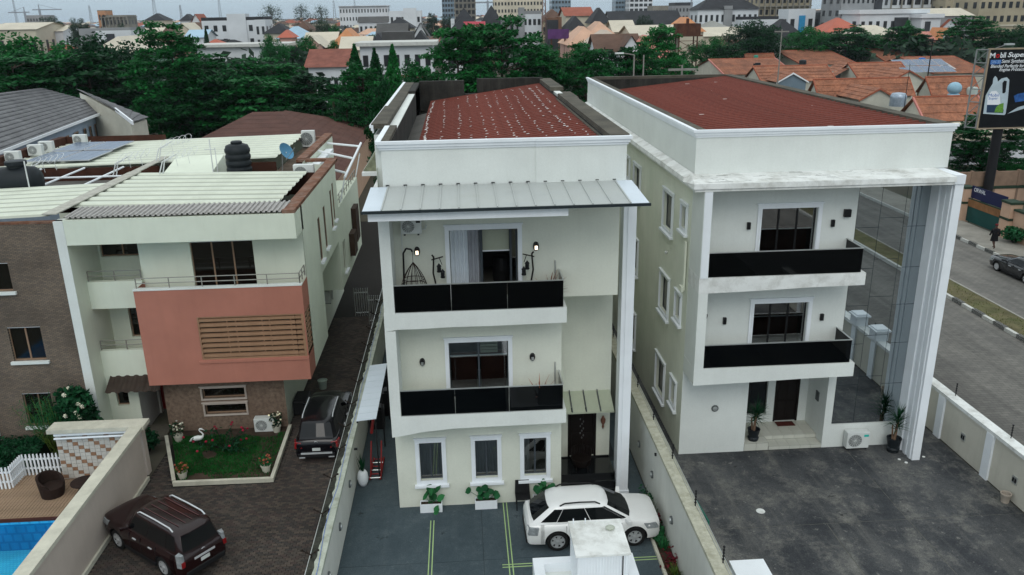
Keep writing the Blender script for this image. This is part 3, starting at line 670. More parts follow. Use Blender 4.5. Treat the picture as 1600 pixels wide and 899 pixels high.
# side ledges
MB().hexa([(-3.62,29.6,11.48),(-2.70,29.6,11.48),(-2.70,38,11.48),(-3.62,38,11.48)],[(-3.62,29.6,11.60),(-2.70,29.6,11.60),(-2.70,38,11.60),(-3.62,38,11.60)]).box(-3.05,-2.69,27.5,29.4,11.3,11.42).build('ledge', WHITEW, hM)
MB().hexa([(-3.60,29.9,11.605),(-3.125,29.9,11.605),(-3.125,38,11.605),(-3.60,38,11.605)],[(-3.60,29.9,11.62),(-3.125,29.9,12.2),(-3.125,38,12.2),(-3.60,38,11.62)]).build('ledge_roof', mat('mossy_shingle',(.20,.21,.14),.95,.4,6), hM)
ac_unit('white air conditioner high on the top balcony wall under the grey canopy', fM, ax(-2.02), 10.33, .66, .50, .26, logo=BLACKM)
# ================================================================ RIGHT HOUSE
G2, F2 = 28.65, 27.25
hR = thing('house', 'large cream house with mirror glass bay and tall white column beside the road', 'house', (13,41,0))
fX = Frame((8.31,G2,0),(1,0,0),(0,-1,0))
def bx_(x): return x-8.31
r1_ = (bx_(10.92),bx_(13.02),4.42,6.36); r2_ = (bx_(10.92),bx_(13.02),8.04,10.05)
m_ = MB()
m_.wall(fX, 2.67, 0, 3.8, .3, [])                                   # ground floor left panel
m_.wall(fX, 6.2, 3.8, 7.5, .25, [r1_]); m_.wall(fX, 6.2, 7.5, 11.1, .25, [r2_])
m_.box(14.20,14.51,G2,G2+.3,0,3.8)
m_.box(14.51,17.3,G2,G2+.25,0,1.03)                                # plinth under glass bay
# porch recess
m_.face((10.98,G2,0),(10.98,30.4,0),(10.98,30.4,3.8),(10.98,G2,3.8)).face((14.2,30.4,0),(14.2,G2+.3,0),(14.2,G2+.3,3.8),(14.2,30.4,3.8))
fP = Frame((10.98,30.4,0),(1,0,0),(0,-1,0)); m_.wall(fP, 3.22, 0, 3.8, .15, [(1.82,2.86,.34,2.52),(.08,1.50,.7,2.5)])
m_.face((10.98,30.4,3.75),(14.2,30.4,3.75),(14.2,G2,3.75),(10.98,G2,3.75))
m_.box(17.3,17.6,G2+.4,53.9,0,11.1)
m_.wall(Frame((17.6,54,0),(-1,0,0),(0,1,0)), 9.29, 0, 12, .1, [])
m_.build('wall', WALLF, hR)
fS = Frame((8.31,54.0,0),(0,-1,0),(-1,0,0))                       # left side wall, a = 54 - Y
ay = lambda y: 54.0-y
sw = []
for (ya,yb_,z0,z1) in ((31.27,32.73,8.5,9.98),(29.22,29.95,9.15,10.02),(31.3,32.7,4.9,6.46),(29.4,30.15,5.42,6.42),(31.35,32.8,1.06,2.66),(29.48,30.2,1.68,2.68),
                       (37.3,38.7,8.5,9.98),(39.8,40.6,9.1,10.0),(37.3,38.7,4.9,6.46),(37.3,38.7,1.1,2.66),(40,40.8,5.4,6.4),(44,45.4,8.5,9.98)):
    sw.append((ay(yb_),ay(ya),z0,z1))
m_ = MB(); m_.wall(fS, 54-G2, 0, 11.1, .16, sw); m_.build('side_wall', WALLR, hR)
for o_ in sw: window(hR, fS, *o_, panes=2 if o_[1]-o_[0] > 1 else 1, trim=.12, depth=.12, framemat=FRAME, pane=mat('grey_blind_glass',(.13,.13,.12),.25,.2) if 'grey_blind_glass' not in MATS else MATS['grey_blind_glass'])
# side details: downpipe, lamp
MB().lathe((8.2,31.9,7.55),[(.02,0),(.07,.04),(.05,.12)],8,'x').build('wall_spotlight', ACW, hR)
MB().box(8.2,8.27,28.9,29.1,6.9,8.8).box(8.12,8.2,28.85,29.2,6.85,7.05).build('rain_hopper', WALLR, hR)
# windows
GLR = glassmat('door_glass', (.35,.38,.38), keep=.2)
for o_, tz in ((r1_,5.72),(r2_,9.2)):
    w_ = window(hR, fX, *o_, panes=3, trim=.16, sill=False, pane=GLR, bottom_trim=False, transom=tz, name='balcony_door', framemat=BLACKM)
    room_box(w_, fX, o_[0], o_[1], o_[2], o_[3], -.19, 2.0)
    MB().obox(fX,o_[0]+.05,o_[1]-.05,o_[2]+.05,tz-.03,-.75,-.65).build('cabinet', MATS['red_brown_wood'], w_)
# balconies
for zt, zb in ((4.36,3.80),(7.90,7.42)):
    MB().prism([(8.31,zb-.10),(10.4,zb-.06),(12.4,zb),(14.42,zb+.02),(14.42,zt),(8.31,zt)],'y',F2,G2+.02).build('balcony_slab', WHITEW if zb > 5 else WALLF, hR)
    for k in range(4):
        x0 = 8.63+k*(14.24-8.63)/4; x1 = x0+(14.24-8.63)/4
        MB().box(x0,x1-.002,F2+.06,F2+.075,zt+.015,zt+.90).build('balustrade_glass', BLACKGL, hR)
    MB().box(14.235,14.25,F2+.08,G2-.02,zt+.015,zt+.90).build('balustrade_glass', BLACKGL, hR)
    MB().box(8.62,14.265,F2+.05,F2+.085,zt+.903,zt+.935).box(14.225,14.265,F2+.085,G2-.005,zt+.903,zt+.935).build('handrail', CHROME, hR)
MB().box(8.315,8.62,F2+.003,G2+.02,7.9,11.03).box(8.315,8.66,F2+.003,G2+.02,4.36,7.33).build('balcony_pier', WALLF, hR)
MB().box(8.33,8.60,F2-.03,F2+.001,7.905,11.03).build('pier_face', WHITE, hR)
for x, z in ((10.45,9.43),(13.62,9.43),(9.8,5.72),(13.6,5.72)): box_lamp(hR, fX, bx_(x), z)
box_lamp(hR, fX, bx_(14.12), 9.80, .24, .28, .14)
bulkhead(hR, (9.67,G2,2.0), (0,-1,0))
MB().tube((8.7,G2-.05,6.05),(9.0,G2-.3,6.0),.05,.12,8).build('cctv_camera', BLACKM, hR)
# porch: door, tiles, panel
d_ = MB().obox(fP,1.82,2.86,.34,2.52,-.12,-.06).obox(fP,1.82,1.90,.34,2.52,-.06,.02).obox(fP,2.78,2.86,.34,2.52,-.06,.02).obox(fP,1.90,2.78,2.44,2.52,-.06,.02).build('door', WOODD, hR)
MB().obox(fP,1.98,2.30,.5,1.3,-.059,-.04).obox(fP,2.38,2.70,.5,1.3,-.059,-.04).obox(fP,1.98,2.30,1.42,2.36,-.059,-.04).obox(fP,2.38,2.70,1.42,2.36,-.059,-.04).build('door_panel', WOODD, d_)
window(hR, fP, .08, 1.50, .7, 2.5, panes=2, trim=.0, sill=False, pane=PANED, framemat=BLACKM)
MB().box(14.15,14.198,29.3,29.55,1.75,2.15).build('intercom', ACG, hR)
TILE = mat('cream_tile', (.50,.50,.44), .3, .06, 1.5); TILEJ = mat('tile_joint', (.2,.2,.17), .9)
MB().box(10.985,14.195,29.22,30.39,.001,.322).box(10.985,12.0,G2+.01,29.22,.001,.322).box(12.0,14.195,G2+.01,29.22,.001,.152).build('porch_base', TILEJ, hR)
ts = {}
def tile(x0, x1, y0, y1, z0, z1):
    key = (round(x1-x0,3), round(y1-y0,3), round(z1-z0,3))
    if key in ts:
        src, q = ts[key]; share(src, 'porch_tile', hR, (x0-q[0], y0-q[1], z0-q[2]))
    else: ts[key] = (MB().box(x0,x1,y0,y1,z0,z1).build('porch_tile', TILE, hR), (x0,y0,z0))
for i in range(7):
    x0 = 10.99+i*.458
    for j in range(3): tile(x0+.006,x0+.452,29.22+j*.39+.006,29.22+(j+1)*.39-.006,.322,.334)
    tile(x0+.006,x0+.452,29.205,29.217,.02 if i < 2 else .17,.318)
for i in range(5):
    x0 = 12.01+i*.436
    tile(x0+.006,x0+.43,28.67,29.195,.153,.164); tile(x0+.006,x0+.43,28.645,28.657,.01,.148)
for i in range(2): tile(10.99+i*.5+.006,10.99+i*.5+.494,28.645,28.657,.01,.318); tile(10.99+i*.5+.006,10.99+i*.5+.494,28.67,29.19,.323,.334)
tag(MB().box(12.86,13.62,29.95,30.33,.335,.35).build('door_mat', mat('mat_red_brown',(.08,.02,.015),.95,.4,12)), 'dark red door mat on the tiled porch of the right house', 'door mat')
# mirror bay
MIR = bpy.data.materials.new('mirror_glass'); MIR.use_nodes = True; b_ = MIR.node_tree.nodes['Principled BSDF']
b_.inputs['Base Color'].default_value = (.42,.46,.48,1); b_.inputs['Metallic'].default_value = 1; b_.inputs['Roughness'].default_value = .015
xs_ = [14.53,15.42,16.36,17.28]; rows = [1.05,2.75,4.5,6.1,7.6,9.2,10.85]
for i in range(3):
    for j in range(6):
        dx = (0,.0,.0)[i]
        p_ = MB().box(xs_[i]+.008,xs_[i+1]-.008,G2+.03,G2+.05,rows[j]+.008+(0.35 if i == 1 and 0 < j else 0),rows[j+1]-.008+(0.35 if i == 1 and j < 5 else 0))
        p_.build('mirror_pane', MIR, hR)
MB().box(14.52,17.29,G2+.055,G2+.09,1.04,10.9).build('curtain_frame', mat('dark_teal_joint',(.05,.07,.08),.5), hR)
# ledge, parapet, cornice
m_ = MB().box(7.98,17.20,F2,G2,11.04,11.14).box(7.98,8.31,G2,54,11.04,11.14)
m_.hexa([(7.92,F2-.05,11.14),(17.24,F2-.05,11.14),(17.24,G2-.003,11.14),(7.92,G2-.003,11.14)],[(7.94,F2-.03,11.32),(17.24,F2-.03,11.32),(17.24,G2-.003,11.40),(8.2,G2-.003,11.40)])
m_.hexa([(7.92,G2-.003,11.14),(8.306,G2-.003,11.14),(8.306,54,11.14),(7.92,54,11.14)],[(7.94,G2-.003,11.30),(8.306,G2-.003,11.42),(8.306,54,11.42),(7.94,54,11.30)])
m_.build('ledge', WHITEW, hR)
MB().box(17.24,17.62,F2+.05,G2+.4,11.04,11.36).build('ledge_return', WHITE, hR)
crk = MB(); rnd = random.Random(21)
for i in range(46):
    x = rnd.uniform(8.5,16.5) if i > 14 else rnd.uniform(8.2,9.4); y = rnd.uniform(F2+.1,G2-.1)
    z = 11.322+(y-F2)*.057; L = rnd.uniform(.1,.5); a = rnd.uniform(-.25,.25)
    crk.face((x,y,z),(x+L,y+a*L,z+.0),(x+L*1.02,y+a*L+.018,z+.002),(x,y+.018,z+.002))
tag(crk.build('cracks', BLACKM, hR), kind='stuff')
m_ = MB().box(8.33,17.72,G2,G2+.3,11.38,12.82).box(8.33,8.65,G2+.3,54,11.38,12.82).box(17.4,17.72,G2+.3,54,11.1,12.82).box(8.65,17.4,53.7,54,11.1,12.82)
m_.build('parapet', WALLF, hR)
m_ = MB()
for e, z0, z1 in ((.04,12.70,12.78),(.08,12.78,12.88),(.13,12.88,12.975)):
    m_.box(8.33-e,17.72+e,G2-e,G2+.02,z0,z1).box(8.33-e,8.35,G2+.02,54,z0,z1)
m_.build('cornice', WHITE, hR)
MB().box(8.36,8.72,G2+.03,54.0,12.83,12.95).box(17.25,17.8,G2+.03,54,12.83,12.97).box(8.72,17.25,53.6,54.0,12.83,12.99).build('parapet_top', CONC, hR)
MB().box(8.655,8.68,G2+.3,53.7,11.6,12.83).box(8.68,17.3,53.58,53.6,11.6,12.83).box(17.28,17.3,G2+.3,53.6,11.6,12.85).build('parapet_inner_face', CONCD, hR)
roof_sheets(hR, 8.68, 11.98, 17.28, 12.84, G2+.28, 53.55, REDROOF, .48, .96, .065)
for k in range(9):
    x = random.uniform(9,17); y = random.uniform(30,52); z = 11.98+(x-8.68)*.1+.055
    MB().box(x,x+random.uniform(.12,.3),y,y+.12,z,z+.012).build('roof_patch', SEAL, hR)
# tall fluted column
m_ = MB().box(17.30,17.62,27.35,28.2,0,11.03).box(17.265,17.30,27.48,27.66,0,11.03).box(17.265,17.30,27.80,27.98,0,11.03).box(17.23,17.30,28.14,G2+.02,0,11.03)
m_.build('column', WHITE, hR)
ac_unit('white air conditioner on the plinth below the mirror glass bay', fX, bx_(15.05), .12, .92, .70, .32)
MB().box(14.75,15.9,G2-.25,G2-.01,1.03,1.06)
# ================================================================ LEFT HOUSE
def brickmat(name, c1, c2, mortar, w, h, axis='xz', bump=.6):
    mt, ns, ls, bs = nt(name)
    tc = ns.new('ShaderNodeTexCoord'); sp = ns.new('ShaderNodeSeparateXYZ'); cb_ = ns.new('ShaderNodeCombineXYZ'); ls.new(tc.outputs['Object'], sp.inputs[0])
    ls.new(sp.outputs[axis[0].upper()], cb_.inputs[0]); ls.new(sp.outputs[axis[1].upper()], cb_.inputs[1])
    br = N(ns, 'ShaderNodeTexBrick'); br.inputs['Color1'].default_value = (*c1,1); br.inputs['Color2'].default_value = (*c2,1); br.inputs['Mortar'].default_value = (*mortar,1)
    br.inputs['Scale'].default_value = 1; br.inputs['Brick Width'].default_value = w; br.inputs['Row Height'].default_value = h; br.inputs['Mortar Size'].default_value = h*.12; br.inputs['Bias'].default_value = -.1
    ls.new(cb_.outputs[0], br.inputs[0])
    n1 = N(ns, 'ShaderNodeTexNoise', Scale=.6, Detail=6); ls.new(tc.outputs['Object'], n1.inputs[0])
    out = mixc(ns, ls, 1.0, br.outputs[0], ramp(ns, ls, n1.outputs[0], .3, .7, (.7,.7,.7), (1.25,1.25,1.25)), 'MULTIPLY')
    ls.new(out, bs.inputs['Base Color']); bs.inputs['Roughness'].default_value = .9
    bp = N(ns, 'ShaderNodeBump', Strength=bump, Distance=.02, invert=True); ls.new(br.outputs['Fac'], bp.inputs['Height']); ls.new(bp.outputs[0], bs.inputs['Normal'])
    MATS[name] = mt; return mt
BRICKM = brickmat('brown_brick_cladding', (.190,.142,.105), (.125,.098,.076), (.055,.046,.038), .16, .055)
STONEM = mat('brown_stone_chip', (.19,.135,.100), .95, .35, 7, bump=.8, bscale=22, blot=.5, blotcol=(.12,.078,.056), blotscale=.7, fine=.3)
YL, XR, Y2 = 31.5, -6.57, 32.75
hL = thing('house', 'pale green house with terracotta box bay, brown louvres and cream metal roof', 'house', (-12,40,0))
fL = Frame((0,YL,0),(1,0,0),(0,-1,0)); f2 = Frame((0,Y2,0),(1,0,0),(0,-1,0)); fG = Frame((0,32.45,0),(1,0,0),(0,-1,0)); fB = Frame((0,34.0,0),(1,0,0),(0,-1,0))
def wallx(mb, fr, x0, x1, z0, z1, t, ops):
    f_ = Frame(fr.p(x0,0,0), fr.u, fr.n); mb.wall(f_, x1-x0, z0, z1, t, [(a-x0,b-x0,c,d) for a,b,c,d in ops])
m_ = MB()
m_.box(-15.33,XR,YL,Y2+.3,8.74,9.74)                                        # roof fascia
wallx(m_, f2, -13.2, XR-.02, 6.0, 8.74, .2, [(-11.14,-8.63,6.15,8.40)])
m_.face((-13.2,Y2,6.0),(-13.2,34,6.0),(-13.2,34,8.74),(-13.2,Y2,8.74)) if False else None
wallx(m_, fB, -15.35, -13.2, 6.9, 8.74, .15, [(-15.25,-13.5,7.55,8.5)])
wallx(m_, fB, -15.35, -13.15, 3.2, 6.9, .15, [(-14.55,-13.3,3.9,5.7)])
wallx(m_, Frame((0,32.52,0),(1,0,0),(0,-1,0)), -15.33, -14.10, 0, 2.75, .15, [(-15.02,-14.52,1.35,2.35)])
m_.face((-15.33,YL,0),(-15.33,34,0),(-15.33,34,9.7),(-15.33,YL,9.7))
m_.box(-15.33,-13.16,32.50,32.72,5.76,6.92).box(-15.33,-13.16,32.50,32.72,2.72,3.90)
m_.face((-15.33,32.6,2.72),(-13.1,32.6,2.72),(-13.1,34,2.72),(-15.33,34,2.72)).face((-15.33,32.7,5.76),(-13.1,32.7,5.76),(-13.1,34,5.76),(-15.33,34,5.76))
# right side wall with its notch, windows
fRs = Frame((XR,0,0),(0,1,0),(1,0,0))
sideops = [(36.25,36.9,6.35,8.35),(37.9,38.5,6.5,8.5),(40.2,40.75,6.9,8.8),(41.05,41.5,7.1,9.0)]
wallx(m_, Frame((XR,0,0),(0,1,0),(1,0,0)), Y2, 42.6, 5.8, 9.72, .15, sideops) if False else None
fs_ = Frame((XR,32.74,0),(0,1,0),(1,0,0))
m_.wall(fs_, 42.6-32.74, 5.8, 9.74, .16, [(a-32.74,b-32.74,c,d) for a,b,c,d in sideops])
m_.face((XR,YL+1.2,2.69),(XR,36.3,2.69),(XR,36.3,5.8),(XR,YL+1.2,5.8))
m_.wall(Frame((XR,41.9,0),(0,1,0),(1,0,0)), 9.2, 3.1, 5.8, .15, [(1.2,2.1,3.7,5.4)]); m_.wall(Frame((XR,42.6,0),(0,1,0),(1,0,0)), 8.5, 5.8, 7.25, .15, [])
m_.face((XR,51.1,3.1),(-12,51.1,3.1),(-12,51.1,7.25),(XR,51.1,7.25))
m_.face((XR,41.9,3.1),(-7.95,41.9,3.1),(-7.95,41.9,5.8),(XR,41.9,5.8))
m_.face((XR,32.8,5.8),(XR,42,5.8),(-7.95,42,5.8),(-7.95,32.8,5.8)).face((XR,41.9,3.1),(XR,51.1,3.1),(-7.95,51.1,3.1),(-7.95,41.9,3.1)).face((XR,36.3,2.69),(-7.95,36.3,2.69),(-7.95,36.3,5.8),(XR,36.3,5.8)).face((XR,YL,2.69),(XR,36.3,2.69),(-13.15,36.3,2.69),(-13.15,YL,2.69))
m_.face((-7.95,32.45,0),(-7.95,51,0),(-7.95,51,5.8),(-7.95,32.45,5.8))
m_.face((XR,42.6,7.25),(XR,42.6,9.74),(-8.2,42.6,9.74),(-8.2,42.6,7.25)).face((-8.2,42.6,7.25),(-8.2,53.2,7.25),(-8.2,53.2,9.85),(-8.2,42.6,9.85))
m_.face((-8.2,42.6,7.24),(XR,42.6,7.24),(XR,51.1,7.24),(-8.2,51.1,7.24)).box(-6.76,XR+.002,42.62,51.1,7.25,7.42)
m_.face((-26,53.2,0),(-26,53.2,9.5),(-8.2,53.2,9.5),(-8.2,53.2,0))
m_.build('wall', WGREEN, hL)
MB().box(-15.70,-15.335,YL-.003,YL+.5,0,9.70).build('white_fin', WALLF, hL)
for a,b,c,d in sideops:
    window(hL, Frame((XR,0,0),(0,1,0),(1,0,0)), a, b, c, d, panes=1, trim=0, sill=True, depth=.03, framemat=BRZ)
window(hL, Frame((XR,0,0),(0,1,0),(1,0,0)), 43.1, 44.0, 3.7, 5.4, panes=1, trim=0, sill=True, depth=.13, framemat=BRZ)
MB().box(XR+.003,XR+.28,47.2,48.6,4.3,6.3).box(XR+.003,XR+.3,45.6,46.8,3.9,5.2).build('window_cage', mat('brown_cage',(.05,.03,.022),.7), hL)
# terracotta box with louvres
m_ = MB()
wallx(m_, fL, -13.15, XR, 2.69, 6.79, .22, [(-10.86,-6.62,3.74,5.60)])
m_.wall(Frame((XR,YL,0),(0,1,0),(1,0,0)), 1.24, 5.6, 6.79, .1, []); m_.wall(Frame((XR,YL,0),(0,1,0),(1,0,0)), 1.24, 2.69, 3.74, .1, [])
m_.face((-13.15,Y2+1,2.69),(-13.15,YL,2.69),(-13.15,YL,6.79),(-13.15,Y2+1,6.79))
bx = m_.build('terracotta_bay', [TERRA], hL)
MB().box(-13.17,XR+.01,YL-.02,YL+.24,6.795,6.86).build('bay_coping', WALLF, hL)
MB().obox(fL,-11.0,-6.56,3.60,3.70,.003,.05).build('bay_sill', TERRA, hL)
MB().face((-10.9,YL+.5,3.7),(-6.6,YL+.5,3.7),(-6.6,YL+.5,5.62),(-10.9,YL+.5,5.62)).face((XR-.4,YL,3.7),(XR-.4,YL+2.4,3.7),(XR-.4,YL+2.4,5.62),(XR-.4,YL,5.62)).build('louvre_backing', ROOM, hL)
lv = MB().obox(fL,-10.86,-10.80,3.74,5.60,-.16,-.01).obox(fL,-6.72,-6.62,3.74,5.60,-.16,.01).obox(fL,-10.8,-6.72,5.55,5.60,-.16,-.01).obox(fL,-10.8,-6.72,3.74,3.80,-.16,-.01)
for c in (-9.75,-9.40,-8.35,-8.05,-7.2): lv.obox(fL,c,c+.05,3.80,5.55,-.15,-.10)
lf = lv.build('louvre_frame', LOUV, hL)
sl0 = None
for k in range(8):
    z = 3.83+k*.222
    if sl0 is None:
        sl0 = MB().hexa([fL.p(-10.8,z,-.02),fL.p(-6.72,z,-.02),fL.p(-6.72,z+.05,-.14),fL.p(-10.8,z+.05,-.14)],[fL.p(-10.8,z+.09,-.02),fL.p(-6.72,z+.09,-.02),fL.p(-6.72,z+.14,-.14),fL.p(-10.8,z+.14,-.14)]).build('louvre_slat', LOUV, hL)
        sl1 = MB().hexa([(XR-.02,YL+.03,z),(XR-.02,YL+1.24,z),(XR-.14,YL+1.24,z+.05),(XR-.14,YL+.03,z+.05)],[(XR-.02,YL+.03,z+.09),(XR-.02,YL+1.24,z+.09),(XR-.14,YL+1.24,z+.14),(XR-.14,YL+.03,z+.14)]).build('louvre_slat', LOUV, hL)
    else:
        share(sl0,'louvre_slat',hL,(0,0,k*.222)); share(sl1,'louvre_slat',hL,(0,0,k*.222))
MB().box(-13.1,XR-.02,YL+.2,Y2,5.95,6.0).build('terrace_floor', CAPB, hL)
# railings
def railing(parent, p0, p1, h=.55, posts=4, name='railing'):
    p0 = Vector(p0); p1 = Vector(p1); m_ = MB()
    for z in (h*.5,h): m_.tube(p0+ZUP*z,p1+ZUP*z,.022,n=6)
    for k in range(posts+1): q = p0.lerp(p1,k/posts); m_.tube(q-ZUP*.02,q+ZUP*h,.025,n=6)
    return m_.build(name, mat('pewter_rail',(.30,.29,.26),.4,.1,metal=.5) if 'pewter_rail' not in MATS else MATS['pewter_rail'], parent, smooth=40)
railing(hL,(-13.05,YL+.12,6.86),(XR-.08,YL+.12,6.86),.42,5); railing(hL,(XR-.08,YL+.12,6.86),(XR-.08,Y2-.02,6.86),.42,2)
railing(hL,(-15.3,32.61,6.92),(-13.2,32.61,6.92),.42,2); railing(hL,(-15.3,32.61,3.90),(-13.2,32.61,3.90),.42,2)
railing(hL,(XR-.1,42.8,7.42),(XR-.1,51,7.42),.5,8)
# doors and windows, front
w_ = window(hL, f2, -11.14,-8.63,6.15,8.40, panes=3, trim=0, sill=False, framemat=BRZ, pane=mat('bronze_glass',(.006,.005,.004),.06,.1,spec=.5), name='balcony_door', depth=.12)
BGL = MATS['bronze_glass']
window(hL, fB, -15.25,-13.5,7.55,8.5, panes=2, trim=0, sill=False, framemat=BRZ, pane=BGL); window(hL, fB, -14.55,-13.3,3.9,5.7, panes=2, trim=0, sill=False, framemat=BRZ, pane=BGL, name='balcony_door')
window(hL, Frame((0,32.52,0),(1,0,0),(0,-1,0)), -15.02,-14.52,1.35,2.35, panes=1, trim=0, sill=False, framemat=BRZ, pane=BGL)
m_ = MB(); wallx(m_, fG, -13.0, -7.94, 0, 2.70, .2, [(-11.4,-9.62,1.55,2.03),(-11.38,-9.64,.80,1.27)]); m_.face((-13.0,32.45,0),(-13.0,34.6,0),(-13.0,34.6,2.7),(-13.0,32.45,2.7))
m_.build('ground_floor_wall', STONEM, hL)
for o_ in ((-11.4,-9.62,1.55,2.03),(-11.38,-9.64,.80,1.27)):
    window(hL, fG, *o_, panes=1, trim=.07, sill=False, trimmat=BEIGEW, framemat=BRZ, pane=BGL)
# entrance: side wall, red door, corrugated hood
fD = Frame((0,34.6,0),(1,0,0),(0,-1,0))
MB().obox(fD,-14.05,-13.02,.10,2.4,-.1,0).build('door', REDDOOR, hL)
MB().box(-14.30,-14.09,32.54,34.6,0,2.7).box(-14.09,-14.0,34.4,34.6,0,2.7).build('entrance_wall', mat('grey_white_render',(.46,.44,.40),.8,.1,1.2), hL)
hood = MB(); nn = 6
for k in range(nn):
    x0 = -15.1+k*.37
    for (dx0,z0,dx1,z1) in ((0,.05,.09,0),(.09,0,.20,0),(.20,0,.28,.05),(.28,.05,.37,.05)):
        hood.face((x0+dx0,32.50,2.72+z0),(x0+dx1,32.50,2.72+z1),(x0+dx1,31.75,2.30+z1),(x0+dx0,31.75,2.30+z0))
hood.build('entrance_hood', mat('hood_brown',(.045,.032,.025),.7,.3,3), hL)
MB().box(-15.0,-13.0,31.8,33.0,0,.14).build('entrance_step', CONC, hL)
# brick-clad wing on the left
m_ = MB(); wins = [(-18.32,-17.05,3.98,5.42),(-18.33,-17.2,1.05,2.52),(-19.9,-17.75,6.95,8.1)]
fW = Frame((0,YL+.10,0),(1,0,0),(0,-1,0)); wallx(m_, fW, -26, -15.70, 0, 9.66, .18, wins)
m_.build('brick_wall', BRICKM, hL)
for o_ in wins: window(hL, fW, *o_, panes=2, trim=0, sill=False, framemat=BRZ, pane=BGL, depth=.10); MB().obox(fW,o_[0]-.1,o_[1]+.12,o_[2]-.13,o_[2]-.01,.003,.12).build('sill', WALLF, hL)
MB().box(-20.6,-19.55,YL-.1,YL+.1,0,2.4).build('white_fin', WALLF, hL)
gr_ = MB()
for k in range(7): gr_.tube(fW.p(-18.25+k*.16,1.1,-.06),fW.p(-18.25+k*.16,2.5,-.06),.012,n=4)
gr_.build('window_bars', BLACKM, hL)
# ---- roof
MB().box(-26,-15.33,YL+.08,YL+.3,9.62,9.70).build('roof_edge_rusty', RUSTC, hL)
CREAMP = mat('cream_roof_pan', (.37,.385,.32), .6, .12, .6, blot=.5, blotcol=(.33,.34,.27), blotscale=.6)
CR2 = [CREAMP, CREAMR]
roof_sheets(hL, -15.85, 9.86, -7.6, 9.72, 33.25, 40.6, CR2, .92, .92, .06)
roof_sheets(hL, -24.6, 9.62, -15.95, 9.86, 31.75, 38.2, CR2, .92, .92, .06)
roof_sheets(hL, -24.6, 9.60, -9.9, 9.86, 44.3, 53.2, CR2, .92, .9, .06)
MB().box(-16.15,-15.6,31.7,40.6,9.93,9.97).box(-16.1,-15.7,40.6,45.0,9.93,9.97).build('ridge_flashing', mat('worn_flashing',(.42,.41,.36),.8,.2,3,blot=.5,blotcol=(.2,.18,.15),blotscale=2), hL)
cg = rib_sheet(8.4, 1.75, .21, .06); q = cg.mesh('corrugated_sheet', CORR)
for k in range(6):
    c_ = rib_sheet(1.42, 1.6, .20, .06); me = c_.mesh('corrugated_sheet', CORR) if k == 0 else me
    o = bpy.data.objects.new('corrugated_sheet', me); COL.objects.link(o); adopt(o, hL); o.location = (-15.3+k*1.40+1.42+12, YL+.05-40, 9.80+(k%2)*.012); o.rotation_euler = (0,rad(-2),rad(90)); ORG[o.name] = ORG[hL.name]
m_ = MB().box(-7.05,XR+.012,YL+.05,43.5,9.74,9.88).box(-8.65,-8.18,43.5,53.2,9.74,9.92).box(-8.65,XR+.012,43.3,43.7,9.745,9.885).box(-8.65,-24.6,53.0,53.3,9.6,9.7)
m_.build('coping', RUSTC, hL)
m_ = MB().box(-7.6,-7.05,YL+1.7,43.3,9.2,9.25).box(-9.9,-8.65,40.6,53.0,9.15,9.2)
m_.build('gutter_floor', mat('gutter_brown',(.10,.075,.055),.95,.4,2,fine=.3), hL)
m_ = MB().box(-15.9,-7.3,40.6,40.68,8.6,9.68).box(-15.5,-9.9,44.2,44.28,8.6,9.66).box(-24.6,-16.0,38.2,38.28,8.6,9.6).box(-24.6,-16.0,44.2,44.28,8.6,9.6).box(-24.6,-8.65,40.6,44.2,8.55,8.6).box(-24.6,-16,38.2,40.6,8.55,8.6).box(-7.08,-7.05,YL+1.7,43.3,9.2,9.74).box(-8.68,-8.65,43.5,53,9.15,9.74).box(-25,-24.6,31.7,53.2,8.5,10.1).box(-24.6,-18.5,53.0,53.02,9.3,10.1)
m_.build('light_well_wall', BROWNIN, hL)
MB().box(-24.6,-16.2,39.3,43.6,9.0,9.04).build('grey_screen', GREYSHEET, hL); 
m_ = MB()
for x in (-22,-19.8,-17.8): m_.tube((x,38.4,9.62),(x+.0,44.1,9.62),.05,n=6)
m_.tube((-22,41.2,9.66),(-16.5,41.2,9.66),.05,n=6); m_.build('well_frame', WHITE, hL)
MB().hexa([(-15.4,40.9,9.0),(-12.4,40.9,9.0),(-12.4,44,9.0),(-15.4,44,9.0)],[(-14.9,41.0,9.55),(-12.5,41.0,9.55),(-12.5,44,10.15),(-14.9,44,10.15)]).build('stair_head', WGREEN, hL)
RAZ = mat('galvanised_wire',(.62,.64,.64),.5)
def razor(loc, rz, n=5):
    m_ = MB()
    for s_ in (0,.16): m_.tube((s_,0,0),(s_*.6+.22,0,.62),.03,n=5); m_.tube((s_*.6+.22,0,.62),(.9,0,.95),.022,n=5)
    for k in range(n):
        c = V(.55+.28*k,0,.86+.05*k)
        pts = [c+V(.22*math.cos(t),.28*math.sin(t),.18*math.sin(t+.6)) for t in [i*math.pi/5 for i in range(11)]]; m_.path(pts,.011,4)
        m_.tube(c,c+V(.06,0,-.55 if k%2 else -.2),.012,n=4)
    o = m_.build('razor_coil', RAZ, None, org=(0,0,0)); place(o,loc,rz); return o
for i,(l,rz,lb) in enumerate((((-21.0,40.6,9.68),0,'white razor wire frame on the cream roof beside the horizontal black tank'),((-17.2,41.2,9.68),.1,'white razor wire frame at the middle of the cream roof ridge'),((-15.9,43.6,9.98),.35,'white razor wire frame on top of the roof ridge flashing'),((-14.6,40.2,9.85),.2,'white razor wire frame left of the upright black water tank'))):
    tag(razor(l,rz),lb,'razor wire','razor wire frames on the cream roof')
